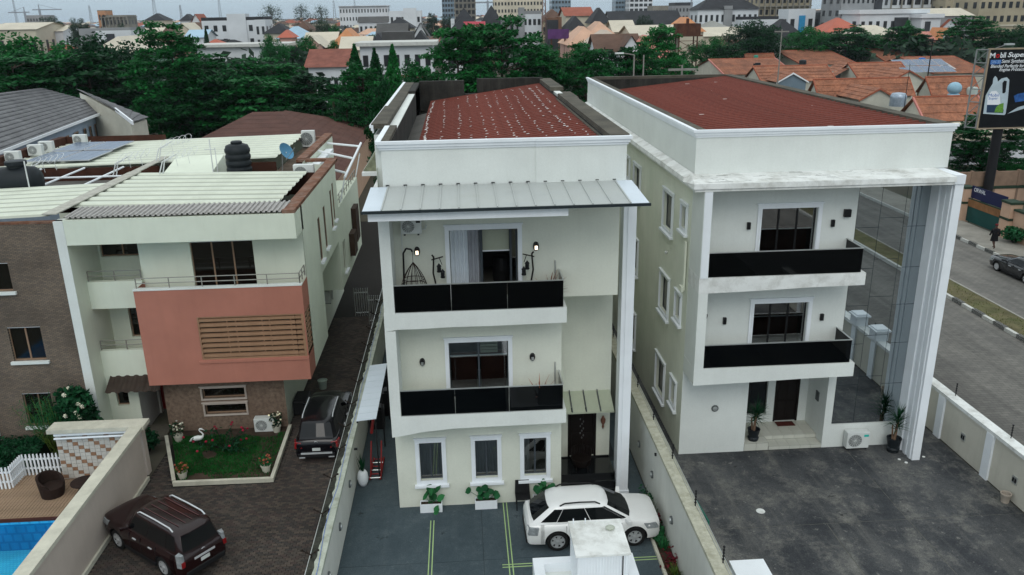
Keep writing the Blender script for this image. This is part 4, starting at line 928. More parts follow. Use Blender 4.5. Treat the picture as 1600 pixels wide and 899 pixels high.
# terrace frame at the back right
m_ = MB()
for (a,b) in (((-8.3,44,9.6),(XR+.3,44.5,8.9)),((-8.3,47.5,9.7),(XR+.3,47.5,9.2)),((-8.3,51,9.6),(XR+.3,51,9.35)),((XR+.3,43.8,8.8),(XR+.3,52,9.4))): m_.tube(a,b,.07,n=6)
for y in (44,51): m_.tube((XR-.1,y,7.3),(XR+.3,y,8.9),.04,n=6)
m_.build('pergola_frame', WHITE, hL)
MB().box(-8.15,-7.7,44,50,9.2,9.4).build('white_awning', WHITE, hL)
# rooftop things
t_ = thing('water_tank', 'upright black ribbed water tank standing on the cream roof', 'water tank', (-11.2,41.8,8.6))
prof = [(.58,0)]
for k in range(7): prof += [(.58,.04+k*.32),(.62,.10+k*.32),(.62,.24+k*.32),(.58,.30+k*.32)]
MB().lathe((-11.2,41.8,8.6), prof+[(.54,2.34),(.34,2.42)], 24).build('tank_body', TANKB, t_, smooth=50)
MB().lathe((-11.2,41.8,11.02),[(.26,0),(.28,.03),(.28,.10),(.22,.14),(.0,.15)],18,caps=False).build('lid', TANKB, t_, smooth=50)
t_ = thing('water_tank', 'horizontal black water tank at the left edge of the cream roof', 'water tank', (-20.5,38.9,8.6))
MB().lathe((-21.7,38.9,9.95),[(.25,.25),(.55,.30),(.68,.48),(.70,.8),(.70,1.6),(.68,1.92),(.55,2.08),(.25,2.12)],24,'x').build('tank_body', TANKB, t_, smooth=50)
MB().lathe((-20.5,38.9,10.6),[(.38,0),(.40,.12),(.46,.14),(.46,.30),(.40,.32)],16).build('lid', TANKB, t_, smooth=50)
MB().box(-21.5,-21.2,38.1,39.7,8.6,9.3).box(-19.8,-19.5,38.1,39.7,8.6,9.3).build('cradle', TANKB, t_)
for i,(x0,x1) in enumerate(((-23.3,-21.65),(-21.55,-19.9))):
    for j,(y0,y1) in enumerate(((45.0,48.2),(48.3,51.5))):
        z0,z1 = 9.86+.05*j,9.91+.05*j
        p_ = thing('solar_panel', '%s solar panel of the four lying on the cream roof' % (('front left','back left'),('front right','back right'))[i][j], 'solar panel', ((x0+x1)/2,(y0+y1)/2,z0), 'solar panels on the cream roof')
        MB().box(x0,x1,y0,y1,z0,z1).build('panel_frame', SOLARF, p_)
        for a in range(3):
            for b in range(5):
                w_ = (x1-x0-.08)/3; h_ = (y1-y0-.08)/5
                MB().box(x0+.04+a*w_+.008,x0+.04+(a+1)*w_-.008,y0+.04+b*h_+.008,y0+.04+(b+1)*h_-.008,z1,z1+.006).build('solar_cell', SOLAR, p_)
fA = Frame((0,44.2,0),(1,0,0),(0,-1,0))
for i,(x,y,lb) in enumerate(((-24.1,46.0,'nearest air conditioner on the left edge of the cream roof'),(-24.0,48.3,'middle air conditioner on the left edge of the cream roof'),(-24.0,49.6,'air conditioner tucked behind the middle one on the cream roof edge'),(-23.2,52.2,'farthest air conditioner on the left edge, beside the brown parapet'))):
    ac_unit(lb, Frame((x-.5,y,0),(1,0,0),(0,-1,0)), 0, 9.75, .78,.6,.32, group='air conditioners on the cream roof edge', logo=None, off=0)
ac_unit('air conditioner with wire grille by the right parapet of the cream roof', Frame((-8.0,41.2,0),(1,0,0),(0,-1,0)), -.35, 9.28, 1.0,.75,.36, logo=None, off=0)
ac_unit('small white air conditioner at the back right of the cream roof', Frame((-9.5,52.3,0),(1,0,0),(0,-1,0)), -.4, 9.25, .8,1.0,.36, logo=None, off=0)
ac_unit('grey air conditioner on the ground beside the brown stone wall, behind the flower pot', fG, -9.30, .06, .86, .62, .34, logo=None)
ac_unit('air conditioner hanging in the side recess of the pale green house', Frame((-7.95,43.9,0),(0,-1,0),(1,0,0)), 0, 2.0, 1.0,.7,.4, logo=None)
t_ = thing('satellite_dish', 'blue satellite dish on the cream roof near the right parapet', 'satellite dish', (-9.3,43.6,9.2))
dm = MB(); n_ = Vector((.80,-.50,.30)).normalized(); u_ = n_.orthogonal().normalized(); v_ = n_.cross(u_); c_ = V(-9.1,43.4,10.35); rings = []
for k in range(5):
    r_ = .50*k/4; rings.append([c_-n_*(.16*(1-(k/4)**2))+(u_*math.cos(t)*.78+v_*math.sin(t))*r_ for t in [i*math.pi/9 for i in range(18)]])
for a,b in zip(rings,rings[1:]):
    for i in range(18): dm.face(a[i],b[i],b[(i+1)%18],a[(i+1)%18])
dm.build('reflector', BLUEDISH, t_, smooth=True)
MB().path([(-9.5,43.7,9.2),(-9.4,43.7,10.1),(-9.15,43.5,10.25)],.035,6).path([(-9.15,43.2,9.9),c_+n_*.6],.018,5).build('dish_mount', CHROME, t_)
tag(MB().tube((-19.7,38.1,9.6),(-19.7,38.1,11.0),.03,n=6).build('vent_pipe', RAZ), 'thin white vent pipe standing beside the horizontal black tank', 'pipe')
tag(MB().tube((-12.45,41.6,8.6),(-12.45,41.6,11.3),.03,n=6).tube((-12.75,41.6,10.8),(-12.2,41.6,10.8),.02,n=5).tube((-12.2,41.5,8.6),(-12.2,41.5,10.9),.02,n=5).build('aerial_mast', RAZ), 'thin white aerial mast left of the upright black tank', 'aerial')
# ================================================================ CARS
TYRE = mat('tyre_rubber', (.012,.012,.012), .85, .2); RIM = mat('alloy_rim', (.46,.47,.48), .35, .05, metal=.25); CGLASS = mat('car_glass', (.002,.003,.004), .04, .1, spec=.35)
CDARK = mat('car_dark_plastic', (.012,.012,.013), .6); LIGHTC = mat('lamp_clear', (.24,.26,.27), .1, .3, 9, spec=.9); LIGHTR = mat('lamp_red', (.22,.008,.01), .15, .1, spec=.7); PLATE = mat('plate_white', (.55,.58,.56), .5); CHR = mat('chrome', (.62,.64,.66), .25, .03, metal=.35)
def wheel(parent, x, y, r, side):
    s_ = 1 if side > 0 else -1
    t_ = MB().lathe((x,y,r),[(r*.62,-.10),(r*.9,-.115),(r*.985,-.09),(r,-.05),(r,.05),(r*.985,.09),(r*.9,.115),(r*.62,.10)],28,'y',caps=False).build('wheel', TYRE, parent, smooth=40)
    MB().lathe((x,y+s_*.06,r),[(r*.66,s_*.045),(r*.62,s_*.05),(r*.58,s_*.03),(r*.55,-s_*.04),(.02,-s_*.05)],24,'y',caps=False).build('rim_barrel', CDARK, t_)
    m_ = MB()
    for k in range(6):
        a = k*math.pi/3+.3; d = V(math.cos(a),0,math.sin(a)); p = V(-math.sin(a),0,math.cos(a)); c = V(x,y+s_*.095,r)
        q = [c+d*.03+p*.055,c+d*.03-p*.055,c+d*r*.63-p*.06,c+d*r*.63+p*.06]
        m_.hexa([v-V(0,s_*.03,0) for v in q],q)
    m_.lathe((x,y+s_*.09,r),[(r*.66,0),(r*.66,s_*.02),(r*.57,s_*.015),(r*.57,0)],24,'y',caps=False).lathe((x,y+s_*.09,r),[(.07,0),(.06,s_*.025),(.01,s_*.03)],12,'y')
    m_.build('rim', RIM, t_)
def make_car(name, label, paint, L, W, Hh, wb, belt, hood, xs, clear=.24, wr=.37, rails=True, railmat=None, suv=True, tail='corner', group=None, roofmat=None, plate=True, emblem=False, rearchrome=False):
    """xs: windscreen base, roof front, roof rear, rear glass base (all x, front positive)"""
    root = thing(name, label, 'car', (0,0,0), group); w = W/2; hl = L/2; sec = []
    xfb, xft, xrt, xrb = xs
    st = [-hl,-hl+.03,-hl+.10,-hl+.28,-hl+.6,xrb+.3,-.6,0,.6,xfb-.15,xfb+.12,(xfb+hl)/2+.05,hl-.45,hl-.2,hl-.06,hl]
    wv = {0:.80,1:.87,2:.93,3:.975,13:.95,14:.86,15:.70}
    for i,x in enumerate(st):
        ww = w*wv.get(i,1.0); t = belt
        if x > xfb-.2:
            u = min(1,max(0,(x-(xfb-.2))/(hl-.05-(xfb-.2)))); t = belt+.03*(1-u)-(belt-hood)*u**1.5
        if i == 15: t = hood-.22
        if i == 14: t = hood-.05
        if i == 0: t = belt-.25
        if i == 1: t = belt-.12
        if i == 2: t = belt-.03
        b = clear+(.10 if i in (0,15) else .04 if i in (1,14) else 0)
        h_ = t-b
        half = [(0,b),(.82*ww,b),(.945*ww,b+.05),(.985*ww,b+h_*.25),(ww,b+h_*.52),(.99*ww,b+h_*.74),(.955*ww,b+h_*.90),(.90*ww,b+h_*.975),(.74*ww,t+.012),(.4*ww,t+.03),(0,t+.04)]
        ring = half+[(-p[0],p[1]) for p in half[-2:0:-1]]
        sec.append([(x,p[0],p[1]) for p in ring])
    m_ = MB(); n = len(sec[0]); vs_ = [p for s_ in sec for p in s_]; fs = []
    for i in range(len(sec)-1):
        for k in range(n): fs.append((i*n+k, i*n+(k+1)%n, (i+1)*n+(k+1)%n, (i+1)*n+k))
    fs.append(tuple(range(n-1,-1,-1))); fs.append(tuple((len(sec)-1)*n+k for k in range(n)))
    m_.raw(vs_, fs)
    wx = (wb/2+.06, -wb/2+.06)
    body = m_.build('body', [paint, CDARK], root, smooth=35, weld=True)
    cut = MB()
    for x in wx:
        for s_ in (1,-1): cut.lathe((x,s_*(w-.10),wr),[(wr*1.17,-.24),(wr*1.17,.24)],28,'y')
    co = cut.build('cutter', CDARK, None, org=(0,0,0), weld=True)
    md = body.modifiers.new('arch','BOOLEAN'); md.object = co; md.operation = 'DIFFERENCE'; md.solver = 'EXACT'
    dg = bpy.context.evaluated_depsgraph_get(); nm = bpy.data.meshes.new_from_object(body.evaluated_get(dg)); body.modifiers.clear(); body.data = nm
    nm.set_sharp_from_angle(angle=rad(35))
    bpy.data.objects.remove(co)
    for x in wx:
        for s_ in (1,-1): wheel(root, x, s_*(w-.13), wr, s_)
    # greenhouse: stacked outlines
    def outline(xf, xr, ww, z):
        xa, xb, xc = xf-.26, xf+(xr-xf)*.42, xf+(xr-xf)*.76
        half = [(xf,0),(xf-.02,.5*ww),(xf-.10,.86*ww),(xa-.05,ww),(xb,ww*1.0),(xc,ww*.99),(xr+.22,ww*.95),(xr+.05,ww*.82),(xr,.45*ww),(xr-.01,0)]
        ring = half+[(p[0],-p[1]) for p in half[-2:0:-1]]
        return [V(p[0],p[1],z) for p in ring]
    lv = [outline(xfb+.06, xrb-.03, w*.905, belt-.02), outline(xfb, xrb, w*.885, belt+.05), outline(xft+.06, xrt-.10, w*.735, Hh-.11), outline(xft-.02, xrt, w*.69, Hh-.055), outline(xft-.22, xrt+.22, w*.55, Hh-.012)]
    g_ = MB(); n = len(lv[0]); vs_ = [p for r_ in lv for p in r_]; fs = []
    for j in range(len(lv)-1):
        for k in range(n): fs.append((j*n+k,(j+1)*n+k,(j+1)*n+(k+1)%n,j*n+(k+1)%n))
    vs_.append(V((xft+xrt)/2+.1,0,Hh)); c_ = len(vs_)-1; fs += [((len(lv)-1)*n+k,c_,(len(lv)-1)*n+(k+1)%n) for k in range(n)]
    g_.raw(vs_, fs); cabin = g_.build('cabin', paint, root, smooth=38, weld=True)
    A, Bq = lv[1], lv[2]
    def patch(name, idx, s0, s1, e0, e1, off=.007):
        p_ = MB(); pts = []
        for q,i in enumerate(idx): pts.append((A[i%n].lerp(Bq[i%n],s0), A[i%n].lerp(Bq[i%n],s1)))
        a0,a1 = pts[0]; b0,b1 = pts[1]; pts[0] = (a0.lerp(b0,e0),a1.lerp(b1,e0))
        a0,a1 = pts[-1]; b0,b1 = pts[-2]; pts[-1] = (a0.lerp(b0,e1),a1.lerp(b1,e1))
        cen = V(0,0,belt+.2)
        for (a,b),(c,d) in zip(pts,pts[1:]):
            nn_ = (c-a).cross(b-a).normalized()
            if nn_.dot((a+d)/2-cen) < 0: nn_ = -nn_
            p_.face(a+nn_*off,c+nn_*off,d+nn_*off,b+nn_*off)
        return p_.build(name, CGLASS, cabin, weld=True, smooth=True)
    patch('windscreen',[16,17,0,1,2],.03,.95,.0,.0); patch('rear_window',[7,8,9,10,11],.06,.95,.02,.02)
    for sgn in (1,-1):
        def ix(i): return i if sgn > 0 else -i
        patch('side_window',[ix(2),ix(3),ix(4)],.03,.93,.55,.012); patch('side_window',[ix(4),ix(5)],.03,.93,.012,.012); patch('quarter_window',[ix(5),ix(6)],.05,.91,.012,.10)
        # mirrors, handles, sill, rails
        MB().hexa([(xfb-.30,sgn*(w*.90),belt-.01),(xfb-.14,sgn*(w*.90),belt-.01),(xfb-.10,sgn*(w+.18),belt),(xfb-.24,sgn*(w+.18),belt)],[(xfb-.30,sgn*(w*.90),belt+.08),(xfb-.14,sgn*(w*.90),belt+.10),(xfb-.10,sgn*(w+.18),belt+.14),(xfb-.24,sgn*(w+.18),belt+.14)]).build('mirror', paint, root, bevel=.02)
        for hx in (.12,-.82): MB().box(hx,hx+.2,sgn*w*1.0-.012,sgn*w*1.0+.022,belt-.20,belt-.165).build('door_handle', CHR, root)
        for sx in (xfb-.42,-.10,-1.0): MB().box(sx,sx+.008,sgn*w*.93-.01,sgn*w*1.0+.003,clear+.22,belt-.06).build('door_gap', CDARK, root)
        MB().box(-wb/2+.50,wb/2-.42,sgn*w*.955-.04,sgn*w*.955+.035,clear-.03,clear+.10).build('side_step', CDARK, root)
        if rails:
            y_ = sgn*w*.66; pts = [V(xft-.25,y_,Hh-.06),V(xft-.42,y_,Hh+.03),V((xft+xrt)/2,y_,Hh+.05),V(xrt+.45,y_,Hh+.03),V(xrt+.28,y_,Hh-.06)]
            MB().path(pts,.026,8).build('roof_rail', railmat or CDARK, root, smooth=40)
        # lamps
        MB().hexa([(hl-.52,sgn*w*1.015,hood-.27),(hl-.12,sgn*w*.97,hood-.28),(hl+.02,sgn*w*.66,hood-.26),(hl-.3,sgn*w*.6,hood-.26)],[(hl-.66,sgn*w*.99,hood-.05),(hl-.22,sgn*w*.94,hood-.06),(hl-.06,sgn*w*.66,hood-.06),(hl-.4,sgn*w*.6,hood-.05)]).build('headlight', LIGHTC, root, bevel=.02)
        tz0, tz1 = (belt-.36, belt-.06) if suv else (belt-.28,belt-.08)
        tl = MB().hexa([(-hl+.36,sgn*w*1.008,tz0),(-hl+.03,sgn*w*.945,tz0),(-hl-.015,sgn*w*.60,tz0+.02),(-hl+.3,sgn*w*.6,tz0)],[(-hl+.42,sgn*w*.985,tz1),(-hl+.09,sgn*w*.93,tz1),(-hl+.03,sgn*w*.64,tz1-.02),(-hl+.35,sgn*w*.6,tz1)])
        if tail == 'tall': tl = MB().hexa([(-hl+.2,sgn*w*1.0,belt-.38),(-hl+.02,sgn*w*.93,belt-.38),(-hl+.02,sgn*w*.76,belt-.38),(-hl+.3,sgn*w*.76,belt-.38)],[(-hl+.26,sgn*w*.975,belt+.10),(-hl+.05,sgn*w*.90,belt+.10),(-hl+.05,sgn*w*.78,belt+.10),(-hl+.3,sgn*w*.78,belt+.10)])
        tl.build('tail_light', LIGHTC if tail in ('clear','tall') else LIGHTR, root, bevel=.02)
        if tail == 'tall': MB().box(-hl+.005,-hl+.03,sgn*w*.78 if sgn > 0 else sgn*w*.92,sgn*w*.92 if sgn > 0 else sgn*w*.78,belt-.36,belt-.16).build('stop_lamp', LIGHTR, root)
    MB().box(hl-.10,hl+.012,-w*.42,w*.42,hood-.34,hood-.12).build('grille', CDARK, root, bevel=.02)
    MB().box(-hl-.03,-hl+.10,-w*.80,w*.80,clear+.04,clear+.24).build('rear_bumper', paint if not suv else CDARK, root, bevel=.03)
    MB().box(hl-.06,hl+.03,-w*.66,w*.66,clear+.06,clear+.26).build('front_bumper', paint, root, bevel=.03)
    if plate: MB().box(-hl-.012,-hl+.02,-.17,.17,belt-.46,belt-.33).build('number_plate', PLATE, root)
    if rearchrome: MB().box(-hl-.02,-hl+.03,-w*.42,w*.42,belt-.27,belt-.20).build('chrome_strip', CHR, root)
    if emblem:
        e_ = MB(); pts = [V(-hl+.045,.075*math.cos(t),belt-.10+.055*math.sin(t)) for t in [k*math.pi/8 for k in range(17)]]; e_.path(pts,.010,5); e_.path([V(-hl+.045,.03,belt-.06),V(-hl+.045,.0,belt-.13),V(-hl+.045,-.04,belt-.135)],.009,5); e_.build('emblem', CHR, root)
    return root
PWHITE = mat('car_paint_white', (.78,.78,.77), .3, .02, coat=.6, spec=.5); PMAR = mat('car_paint_maroon', (.012,.0025,.003), .25, .1, coat=.3, spec=.3); PBLK = mat('car_paint_black', (.004,.004,.006), .22, .1, coat=.3, spec=.25); PGREY = mat('car_paint_charcoal', (.016,.017,.020), .25, .1, coat=1)
c1 = make_car('parked_car','white crossover car parked across the blue yard in front of the middle house', PWHITE, 4.73,1.86,1.69,2.72,1.05,.98,(1.36,.46,-1.48,-2.20), wr=.385, clear=.25, tail='clear', emblem=False)
MB().box(.0,.12,.2,.34,1.0,1.0) 
place(c1,(3.95,23.72,.001),rad(1.0),.95)
c2 = make_car('parked_car','dark maroon off-road car with silver roof rails parked beside the beige pool wall', PMAR, 4.88,1.89,1.86,2.79,1.12,1.10,(.98,.52,-2.06,-2.33), wr=.39, clear=.30, railmat=CHR, tail='tall', emblem=True, rearchrome=True)
place(c2,(-10.42,24.05,.002),rad(141.5),.94)
c3_ = make_car('parked_car','black off-road car with red tail lamps parked in the narrow paved driveway', PBLK, 5.10,1.96,1.83,3.07,1.10,1.06,(1.15,.55,-1.95,-2.36), wr=.40, clear=.28, railmat=CHR, emblem=True)
place(c3_,(-6.18,31.6,.002),rad(90),.93)
MB().box(-2.6,-2.55,-.66,.66,.50,.56).build('bumper_trim', CHR, c3_)
for s_ in (1,-1):
    MB().box(-2.61,-2.54,s_*.62-.12,s_*.62+.12,.33,.37).build('exhaust_tip', CHR, c3_)
    for k in range(3): MB().box(-1.7,.35,s_*.2*k-.01,s_*.2*k+.01,1.84,1.846)
for k in range(4): MB().box(-1.75,.25,-.42+k*.26,-.40+k*.26,1.868,1.880).build('roof_rib', mat('roof_rib_line',(.10,.05,.05),.4) if k == 0 else MATS['roof_rib_line'], c2)
c4 = make_car('moving_car','black saloon car on the far carriageway at the right edge', PGREY, 4.85,1.84,1.45,2.8,.92,.86,(.95,.15,-1.15,-1.95), wr=.33, clear=.20, rails=False, suv=False)
place(c4,(36.55,48.9,.0),rad(92))
# ================================================================ MIDDLE YARD THINGS
# flower boxes
LEAF = {}
def leafmat(name, col, var=.35, trans=.25):
    mt, ns, ls, bs = nt(name); tc = ns.new('ShaderNodeTexCoord'); n1 = N(ns,'ShaderNodeTexNoise',Scale=2.2,Detail=3); ls.new(tc.outputs['Object'],n1.inputs[0])
    wn_ = N(ns,'ShaderNodeTexWhiteNoise'); ge = ns.new('ShaderNodeNewGeometry'); ls.new(ge.outputs['Random Per Island'],wn_.inputs[0])
    lo = tuple(c*(1-var) for c in col); hi = tuple(c*(1+var) for c in col)
    a = ramp(ns,ls,n1.outputs[0],.3,.7,lo,hi)
    b = ramp(ns,ls,ge.outputs['Random Per Island'],0,1,(.65,.65,.65),(1.35,1.35,1.25))
    oi = ns.new('ShaderNodeObjectInfo'); out = mixc(ns,ls,1.0,mixc(ns,ls,1.0,a,b,'MULTIPLY'),ramp(ns,ls,oi.outputs['Random'],0,1,(.72,.75,.75),(1.35,1.22,1.0)),'MULTIPLY'); ls.new(out,bs.inputs['Base Color']); bs.inputs['Roughness'].default_value = .55; bs.inputs['Specular IOR Level'].default_value = .12
    tr = ns.new('ShaderNodeBsdfTranslucent'); ls.new(out,tr.inputs[0]); mx = ns.new('ShaderNodeMixShader'); mx.inputs[0].default_value = trans
    ls.new(bs.outputs[0],mx.inputs[1]); ls.new(tr.outputs[0],mx.inputs[2]); ls.new(mx.outputs[0],ns['Material Output'].inputs[0]); MATS[name] = mt; return mt
LG = leafmat('leaf_green',(.020,.125,.050)); LGD = leafmat('leaf_dark',(.008,.055,.026)); LGY = leafmat('leaf_yellow_green',(.075,.13,.03)); LRED = leafmat('leaf_red',(.16,.015,.03)); LPINK = leafmat('flower_pink',(.36,.02,.06)); LORG = leafmat('flower_orange',(.55,.16,.10)); LWHT = leafmat('flower_white',(.75,.78,.76)); LDRY = leafmat('leaf_dry',(.34,.10,.055))
def blade(mb, base, dir_, L, w, droop=.5, seg=3):
    """strap leaf: strip of quads bending down"""
    p = Vector(base); d = Vector(dir_).normalized(); side = d.cross(ZUP); side = side.normalized() if side.length > .01 else V(1,0,0); prev = None
    for k in range(seg+1):
        t = k/seg; ww = w*(1-t*.92)*(.6+.8*min(t*3,1) if t < .4 else 1)
        a, b = p-side*ww/2, p+side*ww/2
        if prev: mb.face(prev[0],prev[1],b,a)
        prev = (a,b); p = p+d*(L/seg); d = (d-ZUP*droop/seg*(.4+t)).normalized()
def disc_leaf(mb, c, n, r, rnd):
    n = Vector(n).normalized(); u = n.orthogonal().normalized(); v = n.cross(u); a0 = rnd.uniform(0,6.28)
    pts = [Vector(c)+(u*math.cos(a0+t)*1.15+v*math.sin(a0+t)*.85)*r*(1 if i else 1.3) for i,t in enumerate([k*math.pi*2/7 for k in range(7)])]
    mb.face(*pts)
def quad_leaf(mb, c, r, rnd, flat=.5):
    n = V(rnd.gauss(0,1),rnd.gauss(0,1),rnd.gauss(0,1)+flat*2).normalized(); u = n.orthogonal().normalized(); q = rnd.uniform(0,6.28); v = n.cross(u)
    a = u*math.cos(q)+v*math.sin(q); b = n.cross(a); c = Vector(c)
    mb.face(c-a*r, c-b*r*.5, c+a*r, c+b*r*.5)
def flower_box(x0, x1, y, label, seed):
    t_ = thing('flower_box', label, 'flower box', ((x0+x1)/2,y+.15,0), 'white flower boxes along the front wall'); rnd = random.Random(seed)
    m_ = MB(); z0, z1, e = .0, .34, .03
    m_.box(x0,x1,y,y+e,z0,z1).box(x0,x1,y+.3-e,y+.3,z0,z1).box(x0,x0+e,y+e,y+.3-e,z0,z1).box(x1-e,x1,y+e,y+.3-e,z0,z1); m_.build('box', WHITE, t_)
    MB().box(x0+e,x1-e,y+e,y+.3-e,.02,.29).build('soil', SOILM, t_)
    pl = MB()
    for k in range(16):
        c = V((x0+x1)/2+rnd.gauss(0,.17),y+.15+rnd.gauss(0,.09),.45+rnd.uniform(0,.42)); pl.tube(((x0+x1)/2+rnd.uniform(-.1,.1),y+.15,.28),c,.008,n=4,caps=False); disc_leaf(pl,c,(rnd.gauss(0,.5),-.5+rnd.gauss(0,.3),.8),rnd.uniform(.08,.14),rnd)
    if seed == 1:
        for k in range(3): disc_leaf(pl,V(x1-.18+rnd.uniform(-.05,.05),y-.10,.08+.07*k),(0,-.8,.5),.10,rnd)
    pl.build('plant', LG, t_)
flower_box(-1.93,-1.14,25.44,'white flower box with trailing green plant under the left ground window',1)
flower_box(.04,.84,25.48,'white flower box with bushy green plant under the middle ground window',2)
flower_box(2.15,2.95,25.48,'white flower box with green plant partly hidden behind the white car',3)
t_ = thing('chair', 'black plastic chair against the front wall beside the white car', 'chair', (1.75,25.5,0))
for x,y in ((1.52,25.28),(1.98,25.28)): MB().box(x,x+.04,y,y+.04,0,.44).build('leg', BLACKM, t_)
for x in (1.52,1.98): MB().box(x,x+.04,25.70,25.74,0,.44).build('leg', BLACKM, t_)
MB().box(1.50,2.04,25.26,25.74,.44,.48).build('seat', BLACKM, t_, bevel=.01); MB().hexa([(1.5,25.70,.48),(2.04,25.70,.48),(2.04,25.74,.48),(1.5,25.74,.48)],[(1.52,25.78,.95),(2.02,25.78,.95),(2.02,25.81,.95),(1.52,25.81,.95)]).build('backrest', BLACKM, t_)
t_ = thing('porch_chair', 'dark round-backed chair standing on the black granite porch steps', 'chair', (4.15,27.0,.48))
MB().lathe((4.15,27.25,.48),[(.30,.12),(.36,.25),(.38,.42),(.30,.44),(.05,.42)],16).build('seat', WOODD, t_, smooth=40)
bk = MB(); 
for k in range(13):
    a = math.pi*k/12; bk.tube((4.15+.36*math.cos(a),27.28+.30*math.sin(a),.85),(4.15+.36*math.cos(a),27.30+.33*math.sin(a),1.25),.035,n=6)
bk.build('backrest', WOODD, t_)
for sx,sy in ((-.22,-.2),(.22,-.2),(-.22,.2),(.22,.2)): MB().tube((4.15+sx,27.25+sy,.482),(4.15+sx*.9,27.25+sy*.9,.64),.03,n=6).build('leg', WOODD, t_)
# hanging egg chair, lantern trees, plant on balconies
t_ = thing('egg_chair', 'dark wicker hanging egg chair with hooked stand on the top balcony', 'chair', (-1.75,25.25,7.97))
zb = 7.97; WICK = mat('dark_wicker',(.022,.012,.009),.8,.3,8)
MB().path([V(-2.05,25.5,zb+.03),V(-2.0,25.5,zb+1.2),V(-1.98,25.45,zb+1.75),V(-1.88,25.4,zb+1.92),V(-1.72,25.35,zb+1.90),V(-1.68,25.33,zb+1.82)],.03,8).lathe((-1.8,25.4,zb),[(.42,0),(.42,.04),(.38,.05)],20).build('stand', BLACKM, t_)
eg = MB(); tops = V(-1.68,25.33,zb+1.48)
for k in range(14):
    a = 2*math.pi*k/14
    if -.2 < math.sin(a+.2) < -2: continue
    pts = [tops+V(.44*math.cos(a)*math.sin(math.pi*s*.62)**.9,.38*math.sin(a)*math.sin(math.pi*s*.62)**.9,-1.25*s) for s in [i/7 for i in range(8)]]; eg.path(pts,.012,4)
for s in (.45,.6,.75,.9,1.0):
    r_ = math.sin(math.pi*s*.62)**.9; eg.path([tops+V(.44*math.cos(t)*r_,.38*math.sin(t)*r_,-1.25*s) for t in [i*math.pi/8 for i in range(17)]],.012,4)
eg.path([tops+V(0,0,.0),tops+V(0,0,.34)],.01,4); eg.build('basket', WICK, t_)
MB().ball((-1.68,25.33,zb+.40),.36,.31,.17,12,6).build('cushion', mat('maroon_cushion',(.05,.012,.012),.9), t_, smooth=True)
def lantern_tree(x, lab, s_):
    t_ = thing('lantern_stand', lab, 'lantern stand', (x,25.55,7.97), 'branch lantern stands on the top balcony')
    MB().path([V(x,25.6,zb),V(x+.05*s_,25.6,zb+.5),V(x-.04*s_,25.6,zb+1.0),V(x,25.6,zb+1.55),V(x-.06*s_,25.6,zb+1.62)],.028,6).path([V(x-.08*s_,25.6,zb+1.45),V(x+.30*s_,25.6,zb+1.55)],.022,6).path([V(x+.18*s_,25.6,zb+1.5),V(x+.26*s_,25.58,zb+1.28)],.012,5).lathe((x,25.6,zb),[(.16,0),(.16,.03),(.03,.05)],12).build('branch', WOODD, t_)
    for j,(dx,dz) in enumerate(((.27,1.02),(.16,1.22))):
        l_ = MB().lathe((x+dx*s_,25.56,zb+dz-.18),[(.07,0),(.08,.02),(.08,.04),(.065,.05),(.065,.18),(.085,.20),(.03,.27),(.01,.30)],10).build('lantern', BLACKM, t_)
lantern_tree(-1.02,'branch lantern stand left of the open balcony door, beside the egg chair',1); lantern_tree(2.18,'branch lantern stand right of the open balcony door',-1)
def pot_plant(name, label, loc, potfn, leaves, cat='potted plant', group=None):
    t_ = thing(name, label, cat, loc, group); potfn(t_); leaves(t_); return t_
def bloom(loc, r, h, seed, n=90, lm=None, fm=None, nf=14, name='foliage', parent=None, size=.07):
    rnd = random.Random(seed); m_ = MB(); fl = MB(); c = Vector(loc)
    for k in range(n):
        a = rnd.uniform(0,6.28); q = rnd.random()**.5; z = rnd.random(); rr = r*q*(1.0-.35*abs(z-.5)); p = c+V(rr*math.cos(a),rr*math.sin(a),h*z)
        quad_leaf(m_,p,size*rnd.uniform(.7,1.3),rnd)
    m_.build(name, lm, parent)
    for k in range(nf):
        a = rnd.uniform(0,6.28); z = rnd.uniform(.35,1.1); p = c+V(r*.95*math.cos(a)*rnd.uniform(.4,1),r*.95*math.sin(a)*rnd.uniform(.4,1)-.02,h*z)
        fl.ball(p,size*.62,size*.62,size*.5,6,4)
    if nf: fl.build('blossom', fm, parent)
for x,y,z,lb,sd_ in ((2.7,25.2,7.97,'dry reddish plant in the right corner of the top balcony',31),(2.35,25.0,4.30,'upright dry orange plant in the right corner of the lower balcony',32)):
    t_ = thing('potted_plant', lb, 'potted plant', (x,y,z)); rnd = random.Random(sd_)
    MB().lathe((x,y,z),[(.12,0),(.17,.30),(.15,.31),(.14,.27)],14,caps=False).build('pot', BLACKM, t_, smooth=40)
    m_ = MB()
    for k in range(26): blade(m_,(x,y,z+.28),(rnd.gauss(0,.5 if sd_ == 32 else 1.1),rnd.gauss(0,.4),rnd.uniform(.6,1.2)),rnd.uniform(.5,.95) if sd_ == 32 else rnd.uniform(.6,.85),.07,.5)
    m_.build('foliage', LDRY, t_)
